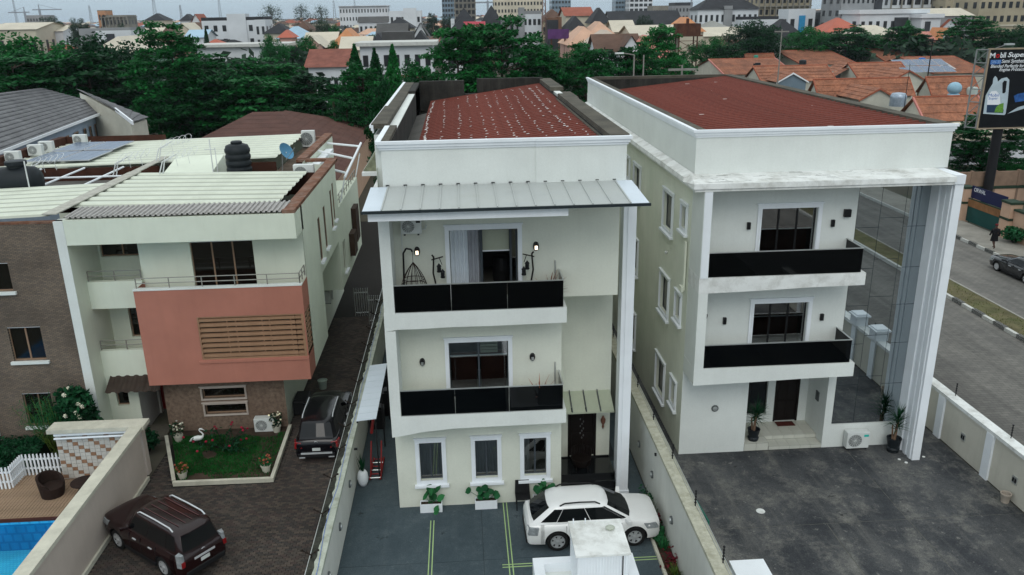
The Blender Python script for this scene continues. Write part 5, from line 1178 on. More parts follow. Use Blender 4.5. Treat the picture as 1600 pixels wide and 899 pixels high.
# gatehouse at the bottom edge
t_ = thing('gatehouse', 'flat white gatehouse roof with a ribbed white cabinet in front of the white car', 'gatehouse', (3.1,18.2,0))
MB().box(1.64,4.56,15.0,19.9,0,1.72).build('wall', WALLF, t_)
MB().box(1.64,4.56,19.60,19.9,1.72,2.0).box(1.64,1.94,15.0,19.6,1.72,2.0).box(4.26,4.56,15.0,19.6,1.72,2.0).build('parapet', WHITE, t_)
cb_ = MB().box(2.72,4.10,18.30,19.78,1.725,3.17).build('cabinet', WHITE, t_)
MB().box(2.66,4.16,18.24,19.84,3.17,3.23).build('cabinet_top', WHITEW, cb_)
for k in range(17): MB().box(2.76+k*.079,2.80+k*.079,18.275,18.298,1.73,3.165).build('rib', WHITE, cb_)
MB().box(3.93,3.96,18.26,18.272,1.8,3.16).build('cable', BLACKM, cb_)
for x in (2.78,3.12): MB().box(x,x+.03,19.7,19.73,3.232,3.38).build('bracket', WHITE, cb_)
tag(MB().ball((3.78,19.35,3.29),.14,.11,.07,9,5).build('stone', CAPM), 'pale stone lying on the white cabinet above the gatehouse', 'stone')
tag(MB().box(7.5,8.45,17.6,19.83,0,1.5).box(7.46,8.49,17.56,19.87,1.5,1.56).build('utility_box', WHITE), 'white utility box at the bottom edge of the right yard', 'utility box')
tag(MB().tube((9.25,18.9,0),(9.25,18.9,.95),.05,n=8).tube((9.25,18.9,.9),(9.45,18.9,1.0),.035,n=6).box(9.3,9.56,18.85,18.95,1.0,1.05).build('standpipe', mat('rust_red',(.15,.03,.02),.8)), 'short red standpipe at the bottom edge of the right yard', 'standpipe')
tag(MB().hexa([(6.92,20.2,0),(6.96,20.2,0),(6.96,21.9,0),(6.92,21.9,0)],[(6.89,20.3,2.66),(6.93,20.3,2.66),(6.93,21.8,2.52),(6.89,21.8,2.52)]).build('green_board', mat('green_plastic',(.01,.11,.075),.5)), 'green plastic board leaning against the wall of the right yard', 'board')
tag(MB().lathe((10.2,24.5,.0),[(.16,.0),(.15,.012),(.02,.014)],14).build('drain_cover', WHITEW), 'small pale round cover on the dark right yard', 'drain cover')
# awning and red trolley in the left alley
t_ = thing('awning', 'narrow white ribbed awning over the alley left of the middle house', 'awning', (-3.95,30.3,0))
for k in range(9):
    y0 = 27.8+k*.57
    MB().hexa([(-4.30,y0,2.55),(-3.55,y0,2.62),(-3.55,y0+.55,2.62),(-4.30,y0+.55,2.55)],[(-4.30,y0,2.58),(-3.55,y0,2.65),(-3.55,y0+.55,2.65),(-4.30,y0+.55,2.58)]).build('awning_sheet', CANOPYE, t_)
for y in (27.9,30.4,32.8): MB().tube((-3.6,y,0),(-3.6,y,2.62),.03,n=6).build('post', BLACKM, t_)
MB().box(-4.29,-4.24,27.8,32.9,2.48,2.54).build('beam', BLACKM, t_)
t_ = thing('ladder_trolley', 'red metal trolley frame parked in the alley behind the white vase', 'trolley', (-3.75,28.3,0)); RD = mat('red_paint',(.22,.015,.015),.5,.2,5)
for x in (-3.95,-3.55): MB().tube((x,27.7,.12),(x,29.3,.12),.035,n=6).tube((x,28.0,.1),(x,28.9,1.1),.03,n=6).build('rail', RD, t_)
for k in range(6): MB().tube((-3.95,27.75+k*.28,.14),(-3.55,27.75+k*.28,.14),.025,n=6).build('rung', RD if k%2 else CHROME, t_)
MB().tube((-3.95,29.2,1.3),(-4.05,31.5,1.3),.06,n=6).build('long_pole', RD, t_)
for x in (-3.95,-3.55):
    for y in (27.85,29.2): MB().lathe((x-.03,y,.07),[(.07,0),(.07,.06)],10,'x').build('wheel', BLACKM, t_)
for i,(x,y) in enumerate(((-4.05,32.2),(-3.6,33.4),(-3.9,34.6))):
    tag(MB().box(x-.3,x+.3,y-.3,y+.3,.0,.9+.2*i).box(x-.22,x+.22,y-.22,y+.22,.9+.2*i,1.0+.2*i).build('crate', BLACKM), ('dark crate nearest to the awning posts in the left alley','dark crate in the middle of the left alley','dark crate deepest in the left alley')[i], 'crate','dark crates in the alley')
# ================================================================ LEFT GARDEN AND POOL
gd = struct(MB().prism([(-11.35,28.25),(-7.9,28.2),(-7.98,32.44),(-12.95,32.44)],'z',-.1,.06),'garden_bed',mat('garden_soil',(.055,.038,.027),.95,.35,2,bump=.5,bscale=25))
kp = [(-11.49,28.1),(-7.72,28.06),(-7.86,32.4)]
def kerbseg(a, b, w=.14, h=.17):
    a = Vector((*a,0)); b = Vector((*b,0)); d = (b-a).normalized(); s_ = V(-d.y,d.x,0)*w/2
    MB().hexa([a-s_,b-s_,b+s_,a+s_],[v+ZUP*h for v in (a-s_,b-s_,b+s_,a+s_)]).build('garden_kerb', CAPB, gd)
kerbseg((-11.48,28.12),(-7.80,28.08)); kerbseg((-11.50,28.26),(-12.98,31.9)); kerbseg((-7.74,28.02),(-7.86,32.4))
gm = MB(); rnd = random.Random(8); cnt = 0
while cnt < 16000:
    y = rnd.uniform(28.25,32.2); x = rnd.uniform(-12.9,-7.95)
    if x < -11.35-(y-28.25)*.38: continue
    if noise.noise(V(x*.8,y*.8,0)) > .34 or (y < 28.7 and rnd.random() < .6) or (x > -8.9 and rnd.random() < .45) or y > 31.9: 
        cnt += .5; continue
    a = rnd.uniform(0,6.28); h = rnd.uniform(.04,.11); w_ = .035
    gm.face((x,y,.055),(x+w_*math.cos(a),y+w_*math.sin(a),.055),(x+rnd.uniform(-.05,.05),y+rnd.uniform(-.05,.05),.06+h)); cnt += 1
tag(gm.build('lawn_grass', leafmat('lawn_blade',(.012,.11,.025))), 'short green lawn grass inside the kerbed garden bed', 'grass', kind='stuff')
def pot(parent, loc, r, h, m_=None):
    MB().lathe(loc,[(r*.72,0),(r*.95,h*.8),(r*1.05,h*.82),(r*1.05,h),(r*.92,h),(r*.88,h*.85)],16,caps=False).lathe((loc[0],loc[1],loc[2]+h*.84),[(r*.9,0),(.01,.01)],12).build('pot', m_ or CAPB, parent, smooth=40)
for i,(x,y,h,lm,fm,lb) in enumerate(((-12.35,31.55,.55,LGD,LWHT,'pot of white flowers at the left back corner of the garden, by the entrance path'),(-8.35,32.0,.55,LGD,LWHT,'pot of white flowers in front of the grey air conditioner'),(-11.25,28.55,.32,LGY,LORG,'pot of orange flowers at the left front corner of the garden'),(-8.1,28.75,.34,LG,LORG,'pot of orange flowers at the right front corner of the garden'))):
    t_ = thing('flower_pot', lb, 'flower pot', (x,y,.06), 'flower pots in the garden corners'); pot(t_,(x,y,.06),.19,.30); bloom((x,y,.34),.30 if h > .5 else .26,h,40+i,110,lm,fm,16 if h > .5 else 20,parent=t_)
t_ = thing('rose_bush', 'sprawling rose bush with crimson blossoms in the garden lawn', 'bush', (-10.1,30.6,.06)); rnd = random.Random(6)
m_ = MB(); fl = MB(); stm = MB()
for k in range(34):
    a = rnd.uniform(0,6.28); L = rnd.uniform(.4,1.5); e = V(-10.1+L*math.cos(a)*1.15,30.6+L*math.sin(a)*.7,rnd.uniform(.35,1.05)); stm.tube((-10.1,30.6,.06),e,.012,.006,4,caps=False)
    for j in range(7): quad_leaf(m_,V(-10.1,30.6,.06).lerp(e,rnd.uniform(.4,1.05))+V(rnd.gauss(0,.07),rnd.gauss(0,.07),rnd.gauss(0,.05)),.08,rnd)
    if k%2 == 0: fl.ball(e+ZUP*.03,.055,.055,.045,7,4)
stm.build('stems', WOODD, t_); m_.build('foliage', LGD, t_); fl.build('blossom', LPINK, t_)
# heron ornament
t_ = thing('bird_statue', 'white heron garden ornament standing beside the rose bush', 'statue', (-11.35,31.05,.06)); bm_ = MB()
def sweep(mb, pts, rs, n=10):
    rings = []
    for i,p in enumerate(pts):
        p = Vector(p); d = (Vector(pts[min(i+1,len(pts)-1)])-Vector(pts[max(i-1,0)])).normalized(); a = V(0,1,0); a = (a-d*a.dot(d)).normalized(); b = d.cross(a)
        rings.append([p+(a*math.cos(2*math.pi*k/n)+b*math.sin(2*math.pi*k/n))*rs[i] for k in range(n)])
    vs_ = [q for r_ in rings for q in r_]; fs = [(i*n+k,i*n+(k+1)%n,(i+1)*n+(k+1)%n,(i+1)*n+k) for i in range(len(rings)-1) for k in range(n)]+[tuple(range(n-1,-1,-1)),tuple((len(rings)-1)*n+k for k in range(n))]
    mb.raw(vs_,fs)
bx0 = V(-11.35,31.05,.06)
sweep(bm_,[bx0+V(*p) for p in ((-.52,0,.30),(-.38,0,.40),(-.18,0,.47),(.02,0,.50),(.16,0,.52),(.26,0,.60),(.29,0,.72),(.22,0,.84),(.13,0,.92),(.10,0,1.0),(.15,0,1.06),(.23,0,1.06),(.34,0,1.0),(.42,0,.95))],[.02,.09,.14,.15,.12,.065,.045,.04,.035,.035,.045,.042,.018,.005])
bm_.build('body', mat('white_ornament',(.72,.75,.73),.6), t_, smooth=True)
t_.scale = (.74,.74,.74)
for s_ in (-.04,.04): MB().tube(bx0+V(.0,s_,0),bx0+V(-.02,s_,.40),.014,n=6).build('leg', BLACKM, t_)
# hedge, shrubs in front of the brick wing
def shrub(name, label, loc, rx, ry, h, seed, n, lm, size=.09, fm=None, nf=0, trunk=True, cat='bush', flat=.4):
    t_ = thing(name, label, cat, loc); rnd = random.Random(seed); m_ = MB(); c = Vector(loc)
    for k in range(n):
        v = V(rnd.gauss(0,1),rnd.gauss(0,1),rnd.gauss(0,1)).normalized(); q = rnd.random()**.35; nz = .78+.32*noise.noise(v*1.7+V(seed,0,0))
        quad_leaf(m_,c+V(v.x*rx*q*nz,v.y*ry*q*nz,h*.52+v.z*h*.48*q*nz),size*rnd.uniform(.7,1.35),rnd,flat)
    m_.build('foliage', lm, t_)
    if trunk:
        s_ = MB()
        for k in range(5):
            a = rnd.uniform(0,6.28); s_.tube(c,c+V(rx*.5*math.cos(a),ry*.5*math.sin(a),h*.7),.04,.015,6)
        s_.build('stems', WOODD, t_)
    if nf:
        f_ = MB()
        for k in range(nf):
            v = V(rnd.gauss(0,1),rnd.gauss(-.8,.6),rnd.gauss(.2,.8)).normalized(); p = c+V(v.x*rx*.74,v.y*ry*.74-.05,h*.5+v.z*h*.36)
            for j in range(5): a = j*1.257; f_.face(p,p+V(.10*math.cos(a),.03,.10*math.sin(a)),p+V(.10*math.cos(a+.9),.0,.10*math.sin(a+.9)))
        f_.build('blossom', fm, t_)
    return t_
shrub('flowering_shrub','tall dark shrub with white flowers between brick wall and entrance hood',(-15.95,30.9,0),1.0,.8,3.5,51,2200,LGD,.13,LWHT,9)
t_ = thing('bamboo_shrub','feathery bright green shrub behind the tiled pool wall','bush',(-16.9,30.8,0)); rnd = random.Random(9); m_ = MB(); sm = MB()
for k in range(46):
    a = rnd.uniform(0,6.28); tip = V(-16.9+rnd.gauss(0,.62),30.8+rnd.gauss(0,.4),rnd.uniform(1.5,2.75)); sm.tube((-16.9+rnd.gauss(0,.2),30.8,0),tip,.014,.006,4,caps=False)
    for j in range(26): blade(m_,Vector((-16.9,30.8,.5)).lerp(tip,rnd.uniform(.55,1.05))+V(rnd.gauss(0,.08),rnd.gauss(0,.08),0),(rnd.gauss(0,1),rnd.gauss(0,1),rnd.uniform(-.1,1)),rnd.uniform(.18,.36),.032,.5,2)
sm.build('stems', LGY, t_); m_.build('foliage', LG, t_)
shrub('low_bush','low dark bush by the red entrance door',(-13.35,30.9,0),.6,.55,1.05,53,420,LGD,.10)
hg = thing('hedge','clipped dark green hedge along the brick wall behind the picket fence','hedge',(-19.8,30.8,0)); m_ = MB(); rnd = random.Random(15)
for k in range(5200):
    x = rnd.uniform(-24,-17.3); y = rnd.uniform(29.9,31.4); z = .75+.13*noise.noise(V(x*1.3,y*1.3,3)); f_ = rnd.random()
    p = V(x,y,z*rnd.uniform(.9,1)) if f_ < .6 else V(x,29.9+rnd.uniform(-.05,.05),rnd.uniform(0,z)); quad_leaf(m_,p,.085,rnd,.8)
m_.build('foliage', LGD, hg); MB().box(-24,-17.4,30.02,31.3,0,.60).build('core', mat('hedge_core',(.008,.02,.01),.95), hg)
# pool wall and tiled return
wD = thing('boundary_wall','beige pool wall with cream coping beside the maroon car','wall',(-12.78,20,0))
MB().box(-12.95,-12.62,8,28.62,0,2.1).build('wall_body', BEIGEW, wD); MB().box(-13.03,-12.55,8,28.72,2.1,2.24).build('coping', CAPB, wD); MB().box(-12.615,-12.54,8,28.62,0,.16).build('skirting', CAPB, wD)
wE = thing('tiled_wall','short garden wall clad in white and brown tiles behind the pool deck','wall',(-14.5,29.1,0))
MB().box(-15.95,-12.70,28.99,29.30,0,2.1).build('wall_body', BEIGEW, wE); MB().box(-16.1,-12.50,28.73,29.42,2.1,2.26).build('coping', CAPB, wE)
TW = mat('tile_white',(.52,.50,.46),.35,.1,3); TBn = mat('tile_brown',(.27,.155,.095),.4,.25,4); tl = MB()
for i in range(15):
    for j in range(12):
        x0 = -15.94+i*.2; z0 = .05+j*.155; tl.mat(1 if (i+(j//2)*2+(j%2))%4 == 0 else 0); tl.box(x0+.006,x0+.194,28.965,28.985,z0+.005,z0+.15)
tag(tl.build('wall_tiles',[TW,TBn],wE),kind='stuff')
MB().tube((-15.9,28.86,2.0),(-12.98,28.86,2.02),.07,n=10).tube((-15.9,28.80,1.86),(-12.98,28.80,1.88),.04,n=8).build('roller_blind', WHITE, wE, smooth=40)
# deck, pool, water
deck = struct(MB().box(-24,-12.96,26.4,30.0,-.3,-.06),'pool_deck',WOODD); DK = mat('deck_wood',(.30,.205,.135),.7,.18,1.2,bump=.2,bscale=40,fine=.2); src = None
for k in range(60):
    x0 = -20.2+k*.12
    if src is None: src = MB().box(x0,x0+.100,26.42,29.6,-.055,-.02).build('deck_plank', DK, deck)
    else: share(src,'deck_plank',deck,(k*.12,0,random.uniform(-.003,.003)))
MB().box(-24,-12.96,26.33,26.42,-.12,-.01).build('deck_edge', mat('dark_red_edge',(.06,.02,.015),.7), deck)
PT = brickmat('pool_tile',(.02,.38,.72),(.025,.44,.78),(.015,.30,.62),.35,.35,'xz',.2); PF = brickmat('pool_floor_tile',(.10,.62,.80),(.08,.56,.78),(.06,.46,.72),.12,.12,'xy',.2)
pb = MB(); pb.face((PX0,PY1-.02,-1.3),(PX1+.02,PY1-.02,-1.3),(PX1+.02,PY1-.02,-.05),(PX0,PY1-.02,-.05)).face((PX1,PY1,-1.3),(PX1,PY0,-1.3),(PX1,PY0,-.05),(PX1,PY1,-.05)).face((PX0,PY0,-1.3),(PX0,PY1,-1.3),(PX0,PY1,-.05),(PX0,PY0,-.05))
pb.mat(1).face((PX0,PY0,-1.3),(PX1,PY0,-1.3),(PX1,PY1,-1.3),(PX0,PY1,-1.3)); struct(pb,'pool_basin',[PT,PF])
WTR, ns, ls, bs = nt('pool_water'); ns.remove(bs); tr = N(ns,'ShaderNodeBsdfTransparent',Color=(.72,.93,.97,1)); gl = N(ns,'ShaderNodeBsdfGlossy',Roughness=.03); fz = N(ns,'ShaderNodeFresnel',IOR=1.33); mx = ns.new('ShaderNodeMixShader')
nz_ = N(ns,'ShaderNodeTexNoise',Scale=2.5,Detail=3); bp = N(ns,'ShaderNodeBump',Strength=.15,Distance=.05); ls.new(nz_.outputs[0],bp.inputs['Height']); ls.new(bp.outputs[0],gl.inputs['Normal']); ls.new(bp.outputs[0],fz.inputs['Normal'])
ls.new(fz.outputs[0],mx.inputs[0]); ls.new(tr.outputs[0],mx.inputs[1]); ls.new(gl.outputs[0],mx.inputs[2]); ls.new(mx.outputs[0],ns['Material Output'].inputs[0])
struct(MB().face((PX0,PY0,-.22),(PX1,PY0,-.22),(PX1,PY1,-.22),(PX0,PY1,-.22)),'pool_water',WTR)
# picket fence
pf = thing('picket_fence','white picket fence around the wooden pool deck','fence',(-17.2,29.2,0)); pk0 = None
def picket(x, y):
    global pk0
    if pk0 is None: pk0 = (MB().box(x-.032,x+.032,y-.02,y+.02,-.02,.84).box(x-.024,x+.024,y-.018,y+.018,.84,.90).build('picket', WHITE, pf), x, y)
    else: share(pk0[0],'picket',pf,(x-pk0[1],y-pk0[2],0))
for k in range(11): picket(-17.62+k*.145,29.45)
for k in range(7): picket(-17.68,28.58+k*.135)
for k in range(10): picket(-17.76-k*.145,28.50)
for z in (.22,.62): MB().box(-17.7,-16.1,29.48,29.52,z,z+.07).box(-17.66,-17.62,28.5,29.5,z,z+.07).box(-19.1,-17.7,28.53,28.57,z,z+.07).build('rail', WHITE, pf)
# wicker chair and table
t_ = thing('lounge_chair','black wicker tub chair on the pool deck by the picket fence','chair',(-15.9,27.95,-.02)); m_ = MB(); n = 20
for k in range(n):
    a0 = math.pi*.15+k*math.pi*1.45/n; a1 = math.pi*.15+(k+1)*math.pi*1.45/n; h0 = .42+.42*math.sin((k)/n*math.pi)**.7; h1 = .42+.42*math.sin((k+1)/n*math.pi)**.7
    P = lambda a,r,z: V(-15.9+r*math.cos(a),27.95+r*math.sin(a),z-.02)
    m_.face(P(a0,.40,0),P(a1,.40,0),P(a1,.47,h1),P(a0,.47,h0)).face(P(a1,.33,.02),P(a0,.33,.02),P(a0,.38,h0),P(a1,.38,h1)).face(P(a0,.47,h0),P(a1,.47,h1),P(a1,.38,h1),P(a0,.38,h0))
m_.build('backrest', WICK, t_); MB().lathe((-15.85,27.9,-.02),[(.36,0),(.40,.3),(.40,.40),(.34,.44),(.02,.45)],18).build('seat', WICK, t_, smooth=40)
t_ = thing('side_table','low round black wicker table beside the tub chair','table',(-14.75,28.0,-.02))
MB().lathe((-14.75,28.0,.38),[(.42,0),(.44,.02),(.44,.06),(.40,.08),(.02,.08)],22).build('table_top', WICK, t_, smooth=40); MB().lathe((-14.75,28.0,-.02),[(.30,0),(.20,.15),(.17,.30),(.30,.40)],18).build('base', WICK, t_, smooth=40)
tag(MB().path([(-14.15,26.9,-.02),(-14.15,26.9,.55),(-14.1,26.6,.70),(-14.05,26.25,.55),(-14.05,26.2,-.3)],.025,8).build('pool_handrail', CHROME, smooth=40),'bent steel handrail at the pool edge by the beige wall','handrail')
# driveway bits
tag(MB().lathe((-7.05,36.3,0),[(.17,0),(.22,.42),(.24,.43),(.22,.44),(.20,.40)],16,caps=False).lathe((-7.05,36.3,.38),[(.2,0),(.01,.01)],12).build('bucket', mat('pale_bucket',(.32,.38,.33),.5), smooth=40),'pale bucket standing in the shaded driveway beyond the black car','bucket')
t_ = thing('generator','dark generator set against the house beside the black car','generator',(-7.55,33.9,0)); MB().box(-7.9,-7.25,33.4,34.5,.08,.75).build('casing', BLACKM, t_, bevel=.05); MB().box(-7.85,-7.3,33.45,34.4,.751,.80).build('lid', CDARK, t_); MB().tube((-7.3,33.5,.3),(-7.15,33.3,.3),.05,n=8).build('exhaust', CHROME, t_)
for x0,x1,y,lb in ((-6.6,-5.8,46.0,'left panel of the grey bar gate at the back of the driveway'),(-5.65,-4.98,44.6,'right panel of the grey bar gate at the back of the driveway')):
    t_ = thing('bar_gate', lb,'gate',((x0+x1)/2,y,0),'grey bar gates at the back of the driveway')
    for k in range(7): MB().tube((x0+(x1-x0)*k/6,y,.05),(x0+(x1-x0)*k/6,y,1.8),.022,n=6).build('bar', CHROME, t_)
    MB().box(x0,x1,y-.02,y+.02,.25,.30).box(x0,x1,y-.02,y+.02,1.5,1.55).build('cross_bar', CHROME, t_)
tag(MB().ball((-13.2,29.9,.03),.06,.05,.04,7,4).build('litter', PLATE),'small white scrap on the paved path left of the garden','litter')
# ================================================================ POTTED PLANTS, PLANTING STRIP
def yucca(label, x, y, z, h, seed, pr=.24, ph=.5):
    t_ = thing('yucca_plant', label, 'potted plant', (x,y,z)); rnd = random.Random(seed)
    MB().lathe((x,y,z),[(pr*.8,0),(pr*.95,ph*.25),(pr*.78,ph*.35),(pr*1.02,ph*.9),(pr*1.08,ph),(pr*.9,ph),(pr*.85,ph*.85)],18,caps=False).lathe((x,y,z+ph*.86),[(pr*.9,0),(.01,.01)],12).build('pot', TANKB, t_, smooth=40)
    MB().tube((x,y,z+ph*.8),(x+.06,y,z+h*.62),.06,.045,8).tube((x-.05,y+.05,z+ph*.8),(x-.1,y+.08,z+h*.5),.04,.03,6).build('stem', mat('yucca_bark',(.16,.10,.065),.9,.3,6) if 'yucca_bark' not in MATS else MATS['yucca_bark'], t_)
    m_ = MB()
    for k in range(95):
        q = rnd.random(); b = V(x+.06,y,z+h*(.42+.30*q)); a = rnd.uniform(0,6.28); el = rnd.uniform(-.1,1.4)
        blade(m_,b,(math.cos(a)*math.cos(el),math.sin(a)*math.cos(el),math.sin(el)),rnd.uniform(.45,.75),.055,.55,4)
    m_.build('foliage', LGD, t_)
yucca('spiky yucca in a black pot on the porch of the right house',11.45,28.95,.335,1.95,71)
yucca('spiky yucca in a black pot at the foot of the tall fluted column',16.92,28.12,0,2.25,72,.27,.6)
t_ = thing('vase_plant','white egg-shaped vase with snake plant in the alley by the low wall','potted plant',(-4.18,27.5,0))
MB().lathe((-4.18,27.5,0),[(.14,0),(.21,.14),(.25,.36),(.22,.58),(.15,.70),(.13,.70)],18).build('vase', WHITE, t_, smooth=True); m_ = MB(); rnd = random.Random(73)
for k in range(26): blade(m_,(-4.18+rnd.gauss(0,.05),27.5+rnd.gauss(0,.05),.66),(rnd.gauss(0,.22),rnd.gauss(0,.22),1),rnd.uniform(.5,.95),.06,.1)
m_.build('foliage', LGD, t_); t_.scale = (.85,.85,.9)
bed = struct(MB().box(6.02,6.455,14,25.7,-.05,.07),'planting_strip',SOILM); MB().box(5.92,6.02,14,25.75,-.05,.11).build('strip_kerb', CAPB, bed); MB().box(5.92,6.45,25.7,25.78,-.05,.11).build('strip_kerb', CAPB, bed)
ps = [('dark bushy plant at the house end of the planting strip',LGD,'b'),('fan of green strap leaves second from the house end of the planting strip',LG,'s'),('yellow-green plant third from the house end of the planting strip',LGY,'s'),('reddish plant in the middle of the planting strip beside the car bonnet',LRED,'b'),('broad-leaved green plant hanging over the planting strip kerb',LG,'d'),('dark plant beside the white car front wheel in the planting strip',LGD,'b'),('bright green strap-leaved plant in the nearer planting strip',LG,'s'),('crimson leafy plant in the nearer planting strip',LRED,'b'),('lime green plant at the bottom edge of the planting strip',LGY,'s'),('green plant just beyond the lime one at the bottom edge of the planting strip',LG,'b')]
for i,(lb,lm,kd) in enumerate(ps):
    y = (25.4,24.95,24.45,23.9,23.2,23.45,22.6,21.75,21.15,20.5)[i]; x = 6.24 if kd != 'd' else 6.1; rnd = random.Random(80+i)
    t_ = thing('border_plant', lb, 'plant', (x,y,.07)); m_ = MB()
    for k in range(70 if kd == 'b' else 40):
        if kd == 's': blade(m_,(x+rnd.gauss(0,.05),y+rnd.gauss(0,.08),.07),(rnd.gauss(0,.6),rnd.gauss(0,.7),1),rnd.uniform(.3,.6),.05,.8)
        elif kd == 'b': quad_leaf(m_,(x+rnd.gauss(0,.13),y+rnd.gauss(0,.2),.12+abs(rnd.gauss(.15,.13))),.075,rnd)
        else: disc_leaf(m_,(x+rnd.gauss(0,.1),y+rnd.gauss(0,.12),.15+rnd.uniform(0,.2)),(rnd.gauss(-.3,.4),rnd.gauss(-.3,.4),1),.09,rnd)
    m_.build('foliage', lm, t_)
# ================================================================ TREES
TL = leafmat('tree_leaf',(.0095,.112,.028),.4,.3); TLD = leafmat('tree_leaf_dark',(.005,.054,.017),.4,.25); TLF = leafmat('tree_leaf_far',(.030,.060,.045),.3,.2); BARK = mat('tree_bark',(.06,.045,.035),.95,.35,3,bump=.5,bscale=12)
PROTO = {}
def proto(kind, seed, lm):
    rnd = random.Random(seed); cr_ = MB(); tr_ = MB()
    if kind == 'tier':                                # unit: radius 6, height 13
        tr_.tube((0,0,0),(.1,.1,6),.32,.22,10); tr_.tube((.1,.1,6),(.1,.2,12.4),.22,.05,8)
        nl = 10
        for L in range(nl):
            u_t = L/(nl-1); z = 2.4+10.4*u_t; R_ = 6.0*(.50+.50*math.sin(math.pi*(.12+.66*u_t)))*(1-.42*max(0,u_t-.7)/.3)
            nb = int(9+R_*2.4)
            for b in range(nb):
                a = rnd.uniform(0,6.28); r_ = R_*rnd.uniform(.15,1)**.6; c = V(r_*math.cos(a),r_*math.sin(a),z+rnd.gauss(0,.42)+.03*r_)
                if b < 5: tr_.tube((.1,.1,z-.9),c-V(0,0,.15),.07,.02,5,caps=False)
                cr0 = rnd.uniform(.8,1.5)
                for k in range(int(62*cr0)):
                    q = rnd.random()**.5*cr0; t = rnd.uniform(0,6.28); quad_leaf(cr_,c+V(q*math.cos(t),q*math.sin(t),rnd.gauss(.0,.14)-.12*q*q*.5),rnd.uniform(.20,.40),rnd,1.3)
    elif kind == 'round':                             # radius 6, height 12
        tr_.tube((0,0,0),(0,0,4.5),.4,.3,10)
        for b in range(95):
            v = V(rnd.gauss(0,1),rnd.gauss(0,1),rnd.gauss(.25,.9)).normalized(); q = rnd.random()**.4; c = V(v.x*5.2*q,v.y*5.2*q,6.9+v.z*4.6*q)
            if b < 14: tr_.tube((0,0,4.3),c,.14,.03,5,caps=False)
            cr0 = rnd.uniform(.9,1.7)
            for k in range(int(95*cr0)):
                u_ = V(rnd.gauss(0,1),rnd.gauss(0,1),rnd.gauss(0,1)).normalized()*cr0*rnd.random()**.4; quad_leaf(cr_,c+V(u_.x,u_.y,u_.z*.62),rnd.uniform(.15,.28),rnd,.8)
    elif kind == 'column':                            # radius 1.8, height 12
        tr_.tube((0,0,0),(0,0,11.5),.2,.04,8)
        for k in range(4200):
            z = rnd.random()**.9; R_ = 1.8*math.sin(math.pi*min(1,.12+z*.9))**.7*(1.1-z*.5)+.1; a = rnd.uniform(0,6.28); r_ = R_*rnd.random()**.4*(1+.18*math.sin(a*3+z*20)); quad_leaf(cr_,(r_*math.cos(a),r_*math.sin(a),.5+11.5*z),rnd.uniform(.14,.26),rnd,.2)
    elif kind == 'wispy':                             # casuarina: radius 4, height 14
        tr_.tube((0,0,0),(.2,0,13),.25,.04,8)
        for b in range(60):
            z = rnd.uniform(3,14); R_ = 4.0*(1-((z-6)/9)**2*.75) if z > 6 else 3.2; a = rnd.uniform(0,6.28); r_ = R_*rnd.random()**.5; c = V(r_*math.cos(a),r_*math.sin(a),z); tr_.tube((.1,0,z-1),c,.05,.015,4,caps=False)
            for k in range(40): u_ = V(rnd.gauss(0,.5),rnd.gauss(0,.5),rnd.gauss(0,.6)); quad_leaf(cr_,c+u_,rnd.uniform(.12,.24),rnd,.0)
    elif kind == 'palm':
        tr_.tube((0,0,0),(.3,0,7),.2,.14,8)
        for f_ in range(18):
            a = rnd.uniform(0,6.28); el = rnd.uniform(-.2,1.1); d = V(math.cos(a)*math.cos(el),math.sin(a)*math.cos(el),math.sin(el)); p = V(.3,0,7)
            for s_ in range(9):
                sd_ = d.cross(ZUP).normalized()
                for q in (1,-1):
                    for e in range(2): blade(cr_,p+d*.15*e,(sd_*q+d*.6-ZUP*.35),.62*(1-s_/12),.06,.5,2)
                p = p+d*.36; d = (d-ZUP*.13).normalized()
    crown = cr_.mesh('crown',lm); trunk = tr_.mesh('trunk',BARK); return crown, trunk
for i in range(3): PROTO['tier%d'%i] = (proto('tier',100+i,TL),6.0,13.0)
for i in range(2): PROTO['round%d'%i] = (proto('round',110+i,TL if i == 0 else TLD),6.2,12.2)
for i in range(2): PROTO['dark%d'%i] = (proto('tier',130+i,TLD),6.0,13.0)
PROTO['column0'] = (proto('column',120,TL),1.8,12.3); PROTO['column1'] = (proto('column',121,TLD),1.8,12.3)
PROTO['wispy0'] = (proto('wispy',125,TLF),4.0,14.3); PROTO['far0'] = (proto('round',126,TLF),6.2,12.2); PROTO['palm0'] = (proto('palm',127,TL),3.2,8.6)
def tree(kind, px, pytop, Y, wpx, label, name='tree', group=None, base=0):
    wpx = wpx*(1.28 if Y < 240 and 'column' not in kind else 1)
    (cm, tm), R0, H0 = PROTO[kind]; top = ony(px,pytop,Y); wid = (ony(px+wpx/2,pytop,Y)-ony(px-wpx/2,pytop,Y)).x
    t_ = thing(name,label,'tree',(top.x,Y,base),group); t_.rotation_euler = (0,0,random.uniform(0,6.28)); s_ = wid/2/R0; t_.scale = (s_,s_,max(.1,(top.z-base)/H0))
    for nm,me in (('crown',cm),('trunk',tm)):
        o = bpy.data.objects.new(nm,me); COL.objects.link(o); adopt(o,t_)
    return t_
BELT = 'trees of the dark green belt'
tree('round0',60,45,112,175,'broad round tree at the left edge of the picture, behind the grey tiled roof',group=BELT)
tree('round1',165,44,118,150,'round dark tree left of the cream conical roof',group=BELT)
tree('tier0',262,54,100,118,'tall tiered tree above the right end of the grey tiled roof',group=BELT)
tree('tier1',20,92,102,170,'low tiered tree just behind the grey tiled roof at the left edge',group=BELT)
tree('dark0',135,94,106,170,'dark tiered tree directly behind the grey tiled roof ridge',group=BELT)
tree('tier2',345,101,104,150,'tiered tree in front of the long white flat-roofed building',group=BELT)
tree('dark1',300,118,98,120,'dark tree between the grey tiled house and the brown hip roof',group=BELT)
